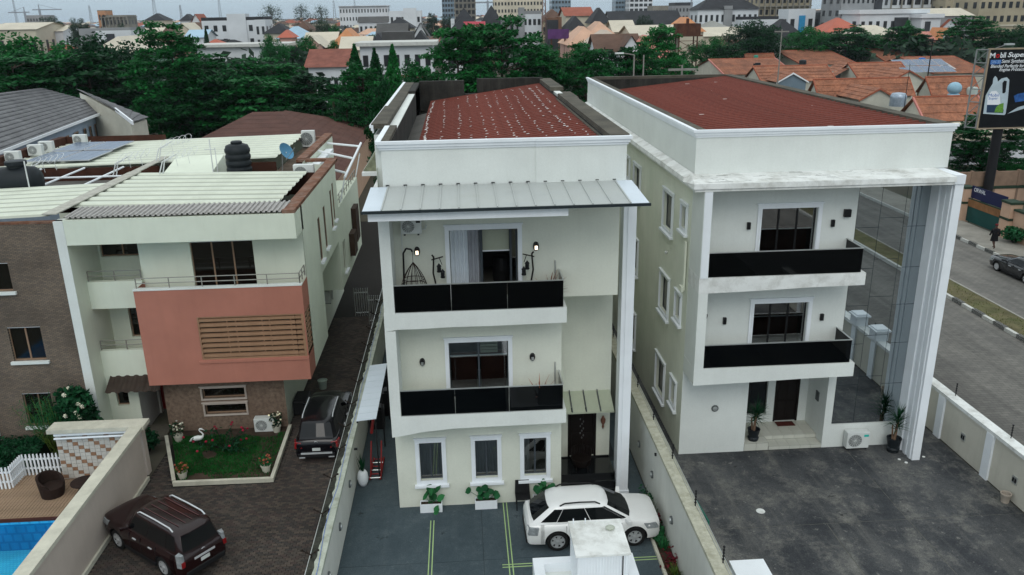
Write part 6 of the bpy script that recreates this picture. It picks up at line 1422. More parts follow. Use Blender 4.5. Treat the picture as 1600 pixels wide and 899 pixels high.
tree('tier0',425,103,106,120,'tiered tree in front of the right end of the long white building',group=BELT)
tree('tier1',400,126,99,150,'spreading tree directly above the brown hip roof',group=BELT)
tree('dark0',490,124,100,110,'dark tree right of the brown hip roof peak',group=BELT)
tree('column0',553,66,100,46,'tall columnar tree right of the red-brown tiled long roof',group='columnar trees behind the left house')
tree('column1',584,72,104,40,'dark columnar tree in the middle of the three behind the left house',group='columnar trees behind the left house')
tree('column0',612,66,98,42,'tall columnar tree nearest the grey parapet of the middle house',group='columnar trees behind the left house')
tree('palm0',520,128,94,70,'palm tree with drooping fronds behind the left house',name='palm_tree')
tree('tier2',565,112,97,90,'bushy tree between left and middle house',group=BELT)
tree('dark1',540,160,92,60,'low dark tree in the gap left of the middle house',group=BELT)
tree('dark0',596,140,64,44,'narrow dark tree right beside the middle house parapet',group=BELT)
tree('dark1',450,150,97,110,'dark low tree behind the brown hip roof',group=BELT)
tree('round0',655,88,110,70,'small round tree left of the big umbrella trees',group=BELT)
tree('tier1',712,50,104,110,'left of the two big umbrella trees behind the middle house roof',group=BELT)
tree('tier0',785,43,106,125,'right of the two big umbrella trees behind the middle house roof',group=BELT)
tree('tier2',850,84,108,95,'tree right of the big umbrella trees, below the purple hoarding',group=BELT)
tree('round0',905,60,150,52,'small tree in front of the peach roofs',group=BELT)
tree('tier0',915,82,104,90,'tree in the gap behind both red roofs',group=BELT)
tree('dark0',965,84,112,70,'dark tree in front of the white gabled house',group=BELT)
tree('tier2',1000,80,110,80,'tree behind the back corner of the right red roof',group=BELT)
tree('tier1',1030,47,128,70,'flat-topped umbrella tree left of the rusty water tower',group=BELT)
tree('round0',1108,55,210,58,'rounded tree right of the rusty water tower',group=BELT)
tree('tier0',1058,88,150,50,'low tree below the rusty water tower',group=BELT)
tree('round1',1182,27,215,92,'large full tree behind the leftmost orange tiled roof',group=BELT)
tree('dark1',1135,72,205,50,'dark tree below the large full tree',group=BELT)
tree('round0',1268,38,225,80,'first tree from the left in the row behind the orange roofs',group='row of trees behind the orange roofs')
tree('tier2',1325,46,222,75,'second tree from the left in the row behind the orange roofs',group='row of trees behind the orange roofs')
tree('round0',1362,46,226,70,'middle tree of the row behind the orange roofs',group='row of trees behind the orange roofs')
tree('tier1',1412,44,222,72,'fourth tree from the left in the row behind the orange roofs',group='row of trees behind the orange roofs')
tree('dark0',1440,58,216,55,'dark tree at the right end of the row behind the orange roofs',group='row of trees behind the orange roofs')
tree('tier0',1524,32,210,75,'conical tree left of the billboard',group=BELT)
tree('round1',1585,36,205,80,'wide tree above the billboard at the right edge',group=BELT)
tree('round1',1480,40,245,30,'small dark tree in front of the pink roofs',group=BELT)
tree('palm0',1350,48,220,46,'palm poking out of the row behind the orange roofs',name='palm_tree')
tree('tier0',1545,185,80,95,'dark tree below the billboard panel',name='tree',group=BELT)
tree('round0',1592,245,76,50,'round shrub-like tree left of the white gate pier at the right edge',group=BELT)
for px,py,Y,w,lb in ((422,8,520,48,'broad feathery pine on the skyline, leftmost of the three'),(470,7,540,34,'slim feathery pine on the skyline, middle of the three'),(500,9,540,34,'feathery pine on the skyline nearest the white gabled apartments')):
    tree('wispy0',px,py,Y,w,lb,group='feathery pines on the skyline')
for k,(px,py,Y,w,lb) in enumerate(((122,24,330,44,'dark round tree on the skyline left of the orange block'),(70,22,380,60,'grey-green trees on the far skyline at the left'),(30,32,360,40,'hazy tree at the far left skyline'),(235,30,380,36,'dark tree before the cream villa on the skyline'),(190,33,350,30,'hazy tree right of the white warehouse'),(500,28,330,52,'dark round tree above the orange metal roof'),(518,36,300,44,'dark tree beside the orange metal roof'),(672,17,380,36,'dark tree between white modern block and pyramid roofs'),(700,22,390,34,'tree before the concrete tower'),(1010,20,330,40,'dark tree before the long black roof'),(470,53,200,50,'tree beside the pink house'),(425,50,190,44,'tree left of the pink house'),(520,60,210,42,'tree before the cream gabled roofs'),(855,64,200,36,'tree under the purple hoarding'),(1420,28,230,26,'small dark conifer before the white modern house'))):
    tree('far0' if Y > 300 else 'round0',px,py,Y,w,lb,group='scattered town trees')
tree('column1',320,40,260,12,'slim dark cypress before the white three-storey house',group='scattered town trees')
# roadside
t_ = shrub('roadside_bush','big leafy bush with red blossoms by the peach gate pillar at the right edge',(43.2,55.2,.1),2.0,1.9,4.6,91,2600,LG,.22,LPINK,14)
shrub('roadside_bush','low dense bush at the foot of the peach gate pillar',(40.9,56.5,.1),.9,1.2,1.3,92,700,LG,.14)
shrub('roadside_bush','dark low bush further along the pavement at the right edge',(41.6,52.6,.1),1.1,1.4,1.8,93,700,LGD,.15)
shrub('gate_shrub','small clipped shrub left of the green and brown gate',(41.0,66.5,.1),.6,.8,2.2,94,500,LGD,.14)
# far side wall, gate, signboard
PEACH = mat('peach_wall',(.50,.33,.235),.85,.08,1,streak=.2,streakcol=(.34,.23,.17)); BRN = mat('brown_fence_panel',(.23,.155,.11),.85,.2,1.5); GRN = mat('dark_green_trim',(.022,.042,.026),.7)
t_ = thing('boundary_wall','brown panelled compound wall with dark green bands behind the billboard pole','wall',(50,70.2,0))
for k in range(7):
    x0 = 43.6+k*2.2
    MB().box(x0+.1,x0+2.1,70.1,70.3,1.45,2.75).build('fence_panel', BRN, t_)
    MB().box(x0-.1,x0+.1,70.05,70.35,0,2.85).build('post', BRN, t_)
MB().box(43.6,59,70.08,70.32,0,1.2).build('wall_body', PEACH, t_); MB().box(43.6,59,70.0,70.36,1.2,1.44).build('band', GRN, t_)
t_ = thing('gate_wall','peach wall and pillars with dark green bands around the compound gate','wall',(41.6,60,0))
for (x0,x1,y0,y1) in ((41.0,41.9,57.5,58.6),(41.0,41.7,63.4,64.2)):
    MB().box(x0,x1,y0,y1,0,2.75).build('pillar', PEACH, t_); MB().box(x0-.06,x1+.06,y0-.06,y1+.06,2.752,2.92).box(x0-.04,x1+.04,y0-.04,y1+.04,1.5,1.68).build('band', GRN, t_)
MB().box(41.3,41.6,44,57.5,0,2.3).box(41.25,41.55,64.2,100,0,2.3).build('wall_body', PEACH, t_); MB().box(41.2,41.7,44,57.44,2.302,2.45).box(41.2,41.6,64.26,100,2.302,2.45).build('band', GRN, t_)
t_ = thing('compound_gate','sliding gate, brown slats over dark green sheet, across the road','gate',(41.5,61,0))
MB().box(41.44,41.5,58.62,63.38,.12,1.35).build('gate_sheet', mat('gate_green',(.008,.055,.05),.6), t_)
for k in range(24): MB().box(41.40,41.46,58.64+k*.198,58.80+k*.198,1.352,1.95).build('slat', mat('gate_slat',(.24,.115,.05),.7,.2) if k == 0 else MATS['gate_slat'], t_)
MB().box(41.38,41.52,58.62,63.38,1.95,2.02).build('gate_rail', GRN, t_)
# text helper
def text_mesh(name, s, mats, parent, o, u, up, width=None, height=None, depth=.01, bold=.0, shear=0):
    cu = bpy.data.curves.new('t','FONT'); cu.body = s; cu.extrude = depth; cu.size = 1; cu.offset = bold; cu.shear = shear
    ob = bpy.data.objects.new('t',cu); COL.objects.link(ob); dg = bpy.context.evaluated_depsgraph_get(); me = bpy.data.meshes.new_from_object(ob.evaluated_get(dg)); bpy.data.objects.remove(ob)
    xs = [v.co.x for v in me.vertices]; ys = [v.co.y for v in me.vertices]; x0,x1,y0,y1 = min(xs),max(xs),min(ys),max(ys)
    sx = width/(x1-x0) if width else height/(y1-y0); sy = height/(y1-y0) if height else sx; n_ = Vector(u).cross(Vector(up)); og = ORG[parent.name]
    for v in me.vertices: v.co = Vector(o)+Vector(u)*((v.co.x-x0)*sx)+Vector(up)*((v.co.y-y0)*sy)+n_*v.co.z-og
    me.name = name; me.materials.clear(); me.materials.append(mats); ob = bpy.data.objects.new(name,me); COL.objects.link(ob); adopt(ob,parent); return ob
PR_W = mat('print_white',(.75,.77,.80),.5,.02); PR_R = mat('print_red',(.5,.015,.02),.5); PR_B = mat('print_blue',(.05,.16,.45),.5); PR_K = mat('print_black',(.006,.007,.009),.35); PR_S = mat('print_silver',(.42,.50,.55),.4,.12,2); PR_G = mat('print_green',(.12,.28,.04),.5,.4,6)
t_ = thing('gate_signboard','dark blue banner with white lettering above the compound gate','sign',(41.6,61,2.1)); MB().box(41.52,41.56,58.8,63.3,2.05,3.05).build('board', mat('banner_blue',(.012,.016,.06),.5), t_)
MB().tube((41.6,58.9,0),(41.6,58.9,3.05),.04,n=6).build('post', BLACKM, t_); MB().tube((41.6,63.2,0),(41.6,63.2,3.05),.04,n=6).build('post', BLACKM, t_)
text_mesh('lettering','ORWAL', PR_W, t_, (41.515,63.0,2.62),(0,-1,0),(0,0,1),1.5,.32,.003)
# billboard
YB = 69.0; bb = thing('billboard','tall black advertising billboard on a steel pole at the right edge','billboard',(46.8,YB+.6,0)); x0 = ony(1517,200,YB).x; zt = ony(1553,78,YB).z; zb_ = ony(1540,200,YB).z; x1 = x0+10.5
MB().box(x0+.62,x1,YB,YB+.12,zb_,zt).build('board', PR_K, bb)
MB().box(x0+.50,x0+.62,YB-.06,YB+.2,zb_-.12,zt+.12).box(x0+.62,x1,YB-.06,YB+.2,zb_-.12,zb_).box(x0+.62,x1,YB-.06,YB+.2,zt,zt+.12).build('board_frame', mat('billboard_frame',(.30,.24,.17),.7), bb)
m_ = MB(); 
for k in range(7):
    z = zb_+(zt-zb_)*k/6; m_.tube((x0,YB+.9,z),(x0+.5,YB,z),.05,n=6)
    if k < 6: m_.tube((x0,YB+.9,z),(x0+.5,YB,z+(zt-zb_)/6),.035,n=5)
m_.tube((x0,YB+.9,zb_-.1),(x0,YB+.9,zt),.07,n=6).tube((x0+.5,YB+.1,zb_-.1),(x0+.5,YB+.1,zt),.07,n=6); m_.build('side_lattice', mat('lattice_grey',(.20,.21,.21),.6), bb)
MB().tube((ony(1556,230,YB+.6).x,YB+.7,0),(ony(1556,230,YB+.6).x,YB+.7,zt-1),.42,.38,14).build('pole', mat('black_pole',(.012,.012,.014),.6), bb, smooth=40)
for k in range(3): MB().tube((x0+1+k*3,YB,zt+.1),(x0+1.2+k*3,YB-1.3,zt+.5),.03,n=5).box(x0+.9+k*3,x0+1.6+k*3,YB-1.6,YB-1.2,zt+.42,zt+.55).build('floodlight', CHROME, bb)
def bp_(px,py): q = ony(px,py,YB-.012); return q
hgt = lambda a,b: abs(bp_(1560,a).z-bp_(1560,b).z)
U_, UP_ = (1,0,0),(0,0,1)
mw = (bp_(1578,90)-bp_(1546,90)).x; ox = bp_(1546,91)
text_mesh('lettering','M', PR_W, bb, ox, U_, UP_, mw*.27, hgt(83,91), .004,.02); text_mesh('lettering','o', PR_R, bb, ox+V(mw*.30,0,0), U_, UP_, mw*.18, hgt(85,91), .004,.02); text_mesh('lettering','bil', PR_W, bb, ox+V(mw*.52,0,0), U_, UP_, mw*.26, hgt(82.5,91), .004,.02)
text_mesh('lettering','Super', PR_W, bb, ox+V(mw*.88,0,-.08), U_, UP_, mw*.95, hgt(82.5,92.5), .004,.02,.2)
q = bp_(1547,101); MB().box(q.x,q.x+.95,YB-.01,YB-.003,q.z,q.z+hgt(94,101)).build('print_panel', PR_B, bb); text_mesh('lettering','5W-30', mat('print_pale_blue',(.35,.5,.75),.5), bb, q+V(.08,-.012,.07), U_, UP_, .78, .25,.003)
text_mesh('lettering','Semi Synthetic E', PR_W, bb, bp_(1564.5,100.5), U_, UP_, 2.5, .40,.003,.01,.2); text_mesh('lettering','Blended Perfectly for m', PR_W, bb, bp_(1547.5,108), U_, UP_, 3.3, .36,.003,.01,.2); text_mesh('lettering','Engine Protection', PR_W, bb, bp_(1561,113), U_, UP_, 2.6, .34,.003,.01,.2)
jug = [(1536,178),(1540,150),(1546,139),(1551,131),(1552,123),(1555,119),(1558,122),(1559,128),(1565,123),(1573,121),(1577,125),(1576,140),(1574,160),(1571,178),(1569,180)]
c_ = [bp_(a,b) for a,b in jug]; jm = MB(); front = [V(p.x,YB-.03,p.z) for p in c_]; back = [V(p.x,YB-.004,p.z) for p in c_]; n = len(c_)
jm.raw(front+back,[tuple(range(n)),tuple(range(2*n-1,n-1,-1))]+[((i+1)%n,i,i+n,(i+1)%n+n) for i in range(n)]); jm.build('bottle_print', PR_S, bb)
def flat(name, pts, mt, y=-.036): MB().face(*[V(bp_(a,b).x,YB+y,bp_(a,b).z) for a,b in pts]).build(name, mt, bb)
flat('handle_hole',[(1566,146),(1566,130),(1569,126),(1573,127),(1571,144),(1569,146)],PR_K); flat('label_print',[(1542,164),(1543,150),(1549,143),(1556,142),(1562,148),(1563,164)],PR_W); flat('label_print',[(1541,176),(1542,164),(1564,164),(1568,172),(1567,177)],mat('print_navy',(.02,.045,.09),.5)); flat('label_print',[(1553,176),(1556,168),(1561,163),(1568,161),(1567,176)],PR_G,-.04)
text_mesh('lettering','Mobil', PR_B, bb, V(bp_(1544,150).x,YB-.042,bp_(1544,151.5).z), U_, UP_, .95, .26,.003); text_mesh('lettering','Super', PR_B, bb, V(bp_(1544,156).x,YB-.042,bp_(1544,157).z), U_, UP_, .85, .26,.003)
flat('streak_print',[(1574,178),(1590,168),(1610,162),(1640,160),(1640,166),(1606,168)],PR_S,-.02); flat('car_print',[(1584,150),(1590,147),(1600,145),(1640,143),(1640,158),(1600,158),(1586,160)],mat('print_car_blue',(.03,.10,.30),.3,.4,3),-.02)
text_mesh('lettering','www. for more information', PR_S, bb, bp_(1537,189), U_, UP_, 1.5, .10,.002) if False else None
# pedestrian
t_ = tag(None or bpy.data.objects.new('person',None),'person in a long black coat and dark red cap walking along the far pavement','person'); COL.objects.link(t_); t_.location = (38.6,55.3,.10); ORG[t_.name] = V(38.6,55.3,.10)
me = bpy.data.meshes.new('body'); J = [(0,0,.95),(0,0,1.18),(0,0,1.42),(0,0,1.52),(0,.02,1.66),(.19,0,1.40),(.25,-.06,1.13),(.26,-.02,.88),(-.19,0,1.40),(-.25,.08,1.15),(-.25,.2,.92),(.10,0,.90),(.12,.17,.50),(.12,.10,.08),(.12,.26,.03),(-.10,0,.90),(-.12,-.08,.50),(-.12,-.34,.14),(-.12,-.24,.03)]
E_ = [(0,1),(1,2),(2,3),(3,4),(2,5),(5,6),(6,7),(2,8),(8,9),(9,10),(0,11),(11,12),(12,13),(13,14),(0,15),(15,16),(16,17),(17,18)]
RR = [.16,.15,.16,.06,.10,.07,.05,.035,.07,.05,.035,.10,.07,.05,.035,.10,.07,.05,.035]
me.from_pydata(J,E_,[]); body = bpy.data.objects.new('body',me); COL.objects.link(body); sk = body.modifiers.new('skin','SKIN'); ss = body.modifiers.new('sub','SUBSURF'); ss.levels = 1; ss.render_levels = 1
for i,r_ in enumerate(RR): me.skin_vertices[0].data[i].radius = (r_,r_)
me.skin_vertices[0].data[0].use_root = True
dg = bpy.context.evaluated_depsgraph_get(); bm2 = bpy.data.meshes.new_from_object(body.evaluated_get(dg)); bpy.data.objects.remove(body); bm2.materials.clear(); bm2.materials.append(mat('skin_brown',(.06,.03,.02),.6)); body = bpy.data.objects.new('body',bm2); COL.objects.link(body); adopt(body,t_)
o_ = V(38.6,55.3,.10); ct = MB()
prof = [(.27,.55),(.24,.75),(.21,.95),(.20,1.15),(.235,1.36),(.20,1.46),(.09,1.51)]
vs_ = []; n = 14
for r_,h in prof:
    for k in range(n): a = 2*math.pi*k/n; vs_.append(o_+V(r_*1.05*math.cos(a),r_*.78*math.sin(a)+.02,h))
ct.raw(vs_,[(j*n+k,j*n+(k+1)%n,(j+1)*n+(k+1)%n,(j+1)*n+k) for j in range(len(prof)-1) for k in range(n)]); ct.tube(o_+V(.22,0,1.42),o_+V(.27,-.06,1.12),.085,.07,8).tube(o_+V(.27,-.06,1.13),o_+V(.27,-.02,.90),.07,.055,8).tube(o_+V(-.22,0,1.42),o_+V(-.27,.08,1.14),.085,.07,8).tube(o_+V(-.27,.08,1.15),o_+V(-.27,.2,.95),.07,.055,8)
ct.build('coat', mat('black_cloth',(.008,.008,.010),.9), t_, smooth=True)
MB().lathe(o_+V(0,.02,1.70),[(.115,0),(.118,.05),(.09,.11),(.01,.13)],12).build('cap', mat('dark_red_cloth',(.12,.012,.015),.9), t_, smooth=True)
# ================================================================ NEIGHBOUR HOUSES (grey tiles, brown hip roof)
GT = mat('grey_roof_tile',(.150,.150,.155),.8,.22,1.2,bump=.3,bscale=10,fine=.2,blot=.4,blotcol=(.06,.06,.065),blotscale=.8); BLUEW = mat('pale_blue_wall',(.30,.37,.46),.85,.08,1); CREAMW = mat('cream_wall',(.50,.49,.42),.85,.1,1)
def slope_courses(parent, a0, a1, b0, b1, n, matl, name='tile_course', th=.05):
    """roof plane with eave a0->a1 and ridge b0->b1, built from n overlapping courses"""
    a0,a1,b0,b1 = map(Vector,(a0,a1,b0,b1)); nn_ = (a1-a0).cross(b0-a0).normalized(); nn_ = nn_ if nn_.z > 0 else -nn_
    for k in range(n):
        t0, t1 = k/n, min(1,(k+1.12)/n); p,q,r_,s_ = a0.lerp(b0,t0),a1.lerp(b1,t0),a1.lerp(b1,t1),a0.lerp(b0,t1); u = nn_*th
        MB().hexa([p,q,r_,s_],[p+u*1.6,q+u*1.6,r_+u*.3,s_+u*.3]).build(name, matl, parent)
hT = thing('house','blue-grey house under a grey tiled roof at the left edge','house',(-38,66,0))
e0, e1 = onz(8,238,8.2), onz(182,170,8.2); r0_, r1_ = onz(-40,132,11.2), onz(36,130,11.2); e0b = onz(-80,262,8.2)
dirn = (e1-e0).normalized(); e0x = e0-dirn*16; rL = r1_-dirn*18
slope_courses(hT,e0x,e1,rL,onz(64,138,11.2),14,GT)
gA, gB, gC, gT = onz(179,171,8.9), onz(206,192,8.0), onz(232,184,8.0), onz(119,139,10.6)
slope_courses(hT,gB,gC,gA,gT,9,GT)
gin = lambda v, k: (v+((gA+gB+gC+gT)/4-v)*k)
perp = V(-dirn.y,dirn.x,0)
wl0, wl1 = e0x+perp*.5, e1+perp*.6
m_ = MB(); m_.hexa([V(wl0.x,wl0.y,0),V(wl1.x,wl1.y,0),V(wl1.x,wl1.y,0)+perp*8,V(wl0.x,wl0.y,0)+perp*8],[V(wl0.x,wl0.y,8.15),V(wl1.x,wl1.y,8.15),V(wl1.x,wl1.y,8.15)+perp*8,V(wl0.x,wl0.y,8.15)+perp*8]); m_.build('wall', BLUEW, hT)
gq = [gin(v,.07) for v in (gB,gC,gT,gA)]; MB().hexa([V(v.x,v.y,0) for v in gq],[v-ZUP*.25 for v in gq]).build('gable_wall', CREAMW, hT)
MB().hexa([gB-ZUP*.2,gA-ZUP*.2,gA-ZUP*.2+V(.15,0,0),gB-ZUP*.2+V(.15,0,0)],[gB+ZUP*.16,gA+ZUP*.16,gA+ZUP*.16+V(.15,0,0),gB+ZUP*.16+V(.15,0,0)]).build('bargeboard', WHITE, hT)
fT = Frame(V(wl0.x,wl0.y,0),dirn,-perp); LT = (wl1-wl0).length
for k,(a,b) in enumerate(((.9,1.9),(3.6,4.6),(6.0,6.5),(7.6,8.1),(9.2,9.8))):
    x0 = LT-b; MB().obox(fT,x0,LT-a,4.9,7.3,-.10,-.02) ; w_ = MB().obox(fT,x0,LT-a,4.8,7.4,.004,.05).build('window', BRZ, hT); MB().obox(fT,x0+.07,LT-a-.07,4.88,7.32,.05,.07).build('pane', BGL, w_)
for k in range(4):
    x0 = LT-11.5-k*2.6; w_ = MB().obox(fT,x0-1.2,x0,4.9,7.4,.004,.05).build('window', BRZ, hT); MB().obox(fT,x0-1.13,x0-.07,4.98,7.32,.05,.07).build('pane', BGL, w_)
d1 = (e1-e0x); MB().hexa([e0x-perp*.08,e1-perp*.08,e1,e0x],[v+ZUP*.22 for v in (e0x-perp*.08,e1-perp*.08,e1,e0x)]).build('fascia', WHITE, hT)
BRT = mat('brown_roof_tile',(.092,.043,.033),.9,.22,.8,bump=.3,bscale=8,fine=.25); 
hB = thing('house','low house under a dark brown hip roof behind the left house','house',(-16,68,0))
pk, pk2 = onz(418,178,7.6), onz(438,180,7.6); el, er = onz(234,206,5.0), onz(583,200,5.0)
yb0 = 57.0; EL, ER = -27.0, er.x+.2
slope_courses(hB,(EL,yb0,5),(ER,yb0,5),(pk.x-1.5,pk.y,7.8),(pk2.x,pk.y,7.8),16,BRT,th=.012)
slope_courses(hB,(ER,yb0,5),(ER,pk.y+10,5),(pk2.x,pk.y,7.8),(pk2.x,pk.y+1,7.8),12,BRT,th=.012)
slope_courses(hB,(EL,pk.y+10,5),(EL,yb0,5),(pk.x-1.5,pk.y+1,7.8),(pk.x-1.5,pk.y,7.8),12,BRT,th=.012)
MB().box(EL+.6,ER-.6,yb0+.6,pk.y+9.4,0,4.98).build('wall', PEACH, hB)
slope_courses(hB,(-24,55.0,5.6),(-12.5,55.0,5.6),(-24,58.5,6.9),(-14.0,58.5,6.9),8,BRT,th=.012)
# ================================================================ TOWN
WINB = mat('far_window',(.012,.014,.016),.3,.2,spec=.5); R_DK = mat('roof_charcoal',(.030,.031,.035),.8,.25,.3); R_GY = mat('roof_grey',(.075,.073,.072),.8,.2,.3); R_BR = mat('roof_brown',(.11,.065,.048),.85,.25,.3); R_RD = mat('roof_brick_red',(.27,.085,.055),.85,.2,.3); R_OR = mat('roof_orange',(.50,.22,.10),.7,.2,.3); R_CR = mat('roof_cream',(.52,.47,.38),.7,.12,.2); R_PK = mat('roof_pink',(.46,.20,.16),.8,.12,.3); R_PE = mat('roof_peach',(.55,.34,.24),.7,.15,.2); R_BL = mat('roof_light_blue',(.33,.47,.58),.6,.12,.3); R_CO = mat('roof_coral',(.40,.12,.08),.8,.12,.3)
W_WH = mat('far_wall_white',(.60,.62,.64),.8,.08,.15,streak=.15); W_CR = mat('far_wall_cream',(.52,.47,.37),.85,.1,.15,streak=.15); W_GY = mat('far_wall_grey',(.26,.265,.27),.85,.15,.15,streak=.2); W_BE = mat('far_wall_beige',(.36,.31,.22),.85,.12,.15,streak=.2); W_PK = mat('far_wall_pink',(.50,.31,.26),.85,.1,.2); W_DG = mat('far_wall_dark',(.035,.037,.042),.6,.2,.2); W_CC = mat('bare_concrete',(.21,.195,.165),.9,.2,.2); W_GL = mat('tower_glass',(.16,.22,.27),.2,.15,.2,spec=.6); W_BN = mat('far_wall_brown',(.16,.085,.055),.85,.2,.3)
WCACHE = {}
def far_windows(parent, fr, W, H_, rows, cols, ww=.5, hh=.5, z0=.8, matl=None, top=.4, name='window'):
    cw, rh = W/cols, (H_-z0-top)/rows; key = (round(cw*ww,2),round(rh*hh,2),tuple(round(v,2) for v in fr.u)); og = ORG[parent.name]
    for i in range(cols):
        for j in range(rows):
            a = cw*(i+.5); b = z0+rh*(j+.5); c = fr.p(a,b,0)
            if key not in WCACHE:
                f0 = Frame((0,0,0),fr.u,fr.n); k_ = MB().obox(f0,-cw*ww/2,cw*ww/2,-rh*hh/2,rh*hh/2,.01,.10); WCACHE[key] = k_.mesh(name,[matl or WINB])
            o = bpy.data.objects.new(name,WCACHE[key]); COL.objects.link(o); adopt(o,parent); o.location = c-og
def roof_on(parent, X0, X1, Y0, Y1, ze, zr, kind, matl, ov=.6, gm=None):
    a,b,c,d = X0-ov,X1+ov,Y0-ov,Y1+ov; m_ = MB(); w = min(b-a,d-c)/2
    if kind == 'hip':
        p,q = ((a+w,(c+d)/2),(b-w,(c+d)/2)) if b-a >= d-c else (((a+b)/2,c+w),((a+b)/2,d-w)); P,Q = (*p,zr),(*q,zr)
        A,B_,C_,D_ = (a,c,ze),(b,c,ze),(b,d,ze),(a,d,ze)
        if b-a >= d-c: m_.face(A,B_,Q,P).face(C_,D_,P,Q).face(B_,C_,Q).face(D_,A,P)
        else: m_.face(A,B_,P).face(B_,C_,Q,P).face(C_,D_,Q).face(D_,A,P,Q)
        m_.face(D_,C_,B_,A)
    elif kind == 'gx':                                  # ridge along X
        y = (c+d)/2; m_.face((a,c,ze),(b,c,ze),(b,y,zr),(a,y,zr)).face((b,d,ze),(a,d,ze),(a,y,zr),(b,y,zr)).mat(1).face((X0,Y0,ze),(X0,y,zr-.15),(X0,Y1,ze)).face((X1,Y1,ze),(X1,y,zr-.15),(X1,Y0,ze))
    elif kind == 'gy':
        x = (a+b)/2; m_.face((a,d,ze),(a,c,ze),(x,c,zr),(x,d,zr)).face((b,c,ze),(b,d,ze),(x,d,zr),(x,c,zr)).mat(1).face((X0,Y0,ze),(X1,Y0,ze),(x,Y0,zr-.15))
    elif kind == 'flat':
        m_.box(a,b,c,d,ze,zr)
    elif kind == 'parapet':
        for q in ((X0,X1,Y0,Y0+.3),(X0,X1,Y1-.3,Y1),(X0,X0+.3,Y0+.3,Y1-.3),(X1-.3,X1,Y0+.3,Y1-.3)): m_.box(*q,ze+.002,zr)
        m_.box(X0+.3,X1-.3,Y0+.3,Y1-.3,ze+.002,ze+.1)
    return m_.build('roof',[matl, gm or W_WH],parent)
def town(label, px0, px1, py, Y, wallm, roofk, roofm, rh=3, depth=12, rows=2, cols=4, name='house', cat='house', ww=.45, hh=.45, ov=.7, extra=None, side=True):
    if px0 > 1075 and 100 < Y < 260: Y = 240+(Y-160)*.7
    zt = ony((px0+px1)/2,py,Y).z; X0,X1 = ony(px0,py+10,Y).x,ony(px1,py+10,Y).x; ze = max(2.4,zt-rh)
    t_ = thing(name,label,cat,((X0+X1)/2,Y+depth/2,0)); MB().box(X0,X1,Y,Y+depth,0,ze).build('wall',wallm,t_)
    roof_on(t_,X0,X1,Y,Y+depth,ze,zt,roofk,roofm,ov if roofk != 'parapet' else 0,wallm)
    if cols: far_windows(t_,Frame((X0,Y,0),(1,0,0),(0,-1,0)),X1-X0,ze,rows,cols,ww,hh)
    if side and cols:
        n = max(1,int(depth/5))
        if X0 > 12: far_windows(t_,Frame((X0,Y+depth,0),(0,-1,0),(-1,0,0)),depth,ze,rows,n,.35,hh)
        elif X1 < -5: far_windows(t_,Frame((X1,Y,0),(0,1,0),(1,0,0)),depth,ze,rows,n,.35,hh)
    if extra: extra(t_,X0,X1,Y,Y+depth,ze,zt)
    return t_
def band(z, mt, h=.5): return lambda t_,X0,X1,Y0,Y1,ze,zt: MB().box(X0-.15,X1+.15,Y0-.35,Y0-.01,ze*z,ze*z+h).build('band',mt,t_)
def annex(fx0, fx1, dz, mt, dy=-.6): return lambda t_,X0,X1,Y0,Y1,ze,zt: MB().box(X0+(X1-X0)*fx0,X0+(X1-X0)*fx1,Y0+dy,Y0+6,0,zt+dz).build('stair_tower',mt,t_)
def turrets(n, mt): return lambda t_,X0,X1,Y0,Y1,ze,zt: [roof_on(t_,X0+(X1-X0)*(k+.06)/n,X0+(X1-X0)*(k+.94)/n,Y0-1,Y0+10,ze,zt+.0,'hip',mt,.4) for k in range(n)]
def dark_bay(f0,f1,mt): return lambda t_,X0,X1,Y0,Y1,ze,zt: MB().box(X0+(X1-X0)*f0,X0+(X1-X0)*f1,Y0-.5,Y0-.02,ze*.05,ze*.92).build('bay',mt,t_)
def frame_floors(nf, nc): 
    def f(t_,X0,X1,Y0,Y1,ze,zt):
        for k in range(1,nf+1): MB().box(X0-.6,X1+.6,Y0-1.2,Y1,ze*k/nf-.3,ze*k/nf+.02*k).build('floor_slab',W_CC,t_)
        for k in range(nc+1): MB().box(X0+(X1-X0)*k/nc-.25,X0+(X1-X0)*k/nc+.25,Y0-1.25,Y0-.7,0,ze).build('column',W_CC,t_)
    return f
# --- left third
town('cream building under a wide conical cream roof between the round trees',138,206,58,190,mat('pale_green_band',(.16,.27,.20),.8),'hip',R_CR,3.6,26,1,0)
town('white warehouse with a dark central door left of the tiered tree',150,205,44,300,W_WH,'parapet',W_GY,.8,14,1,5,extra=dark_bay(.30,.52,W_DG))
town('grey block attached to the left of the white warehouse',124,150,45,306,W_GY,'parapet',W_GY,.6,14,1,2)
town('low cream sheds with pale roofs at the far left edge',-20,55,36,330,W_CR,'gx',R_CR,2.4,30,1,6)
town('white hall left of the dark skyline tree at far left',55,98,40,345,W_WH,'gx',R_CR,2.2,20,1,4)
town('hazy grey office block under cranes at the far left',42,70,24,760,W_GY,'parapet',W_GY,1,20,4,6,name='building',cat='building')
town('long unfinished concrete block right of the orange tower',160,200,24,560,W_CC,'parapet',W_CC,1,16,3,7,name='building',cat='building',extra=frame_floors(3,7))
town('small orange-brown block standing above the left skyline',153,165,16,560,mat('orange_block',(.42,.21,.11),.85),'parapet',W_CC,.5,12,3,2,name='building',cat='building')
town('cream villa with dark hip roof on the left skyline',226,256,21,520,W_CR,'hip',R_DK,4,16,2,5)
town('white villa with dark roof left of the red gabled house',281,300,22,540,W_WH,'hip',R_DK,4,14,2,4)
town('house with steep brick-red gabled roof on the left skyline',294,318,22,420,W_WH,'gy',R_RD,7,14,2,3)
town('house with brown roof and pink walls below the red gable',292,320,35,360,W_PK,'gx',R_BR,3,12,1,3)
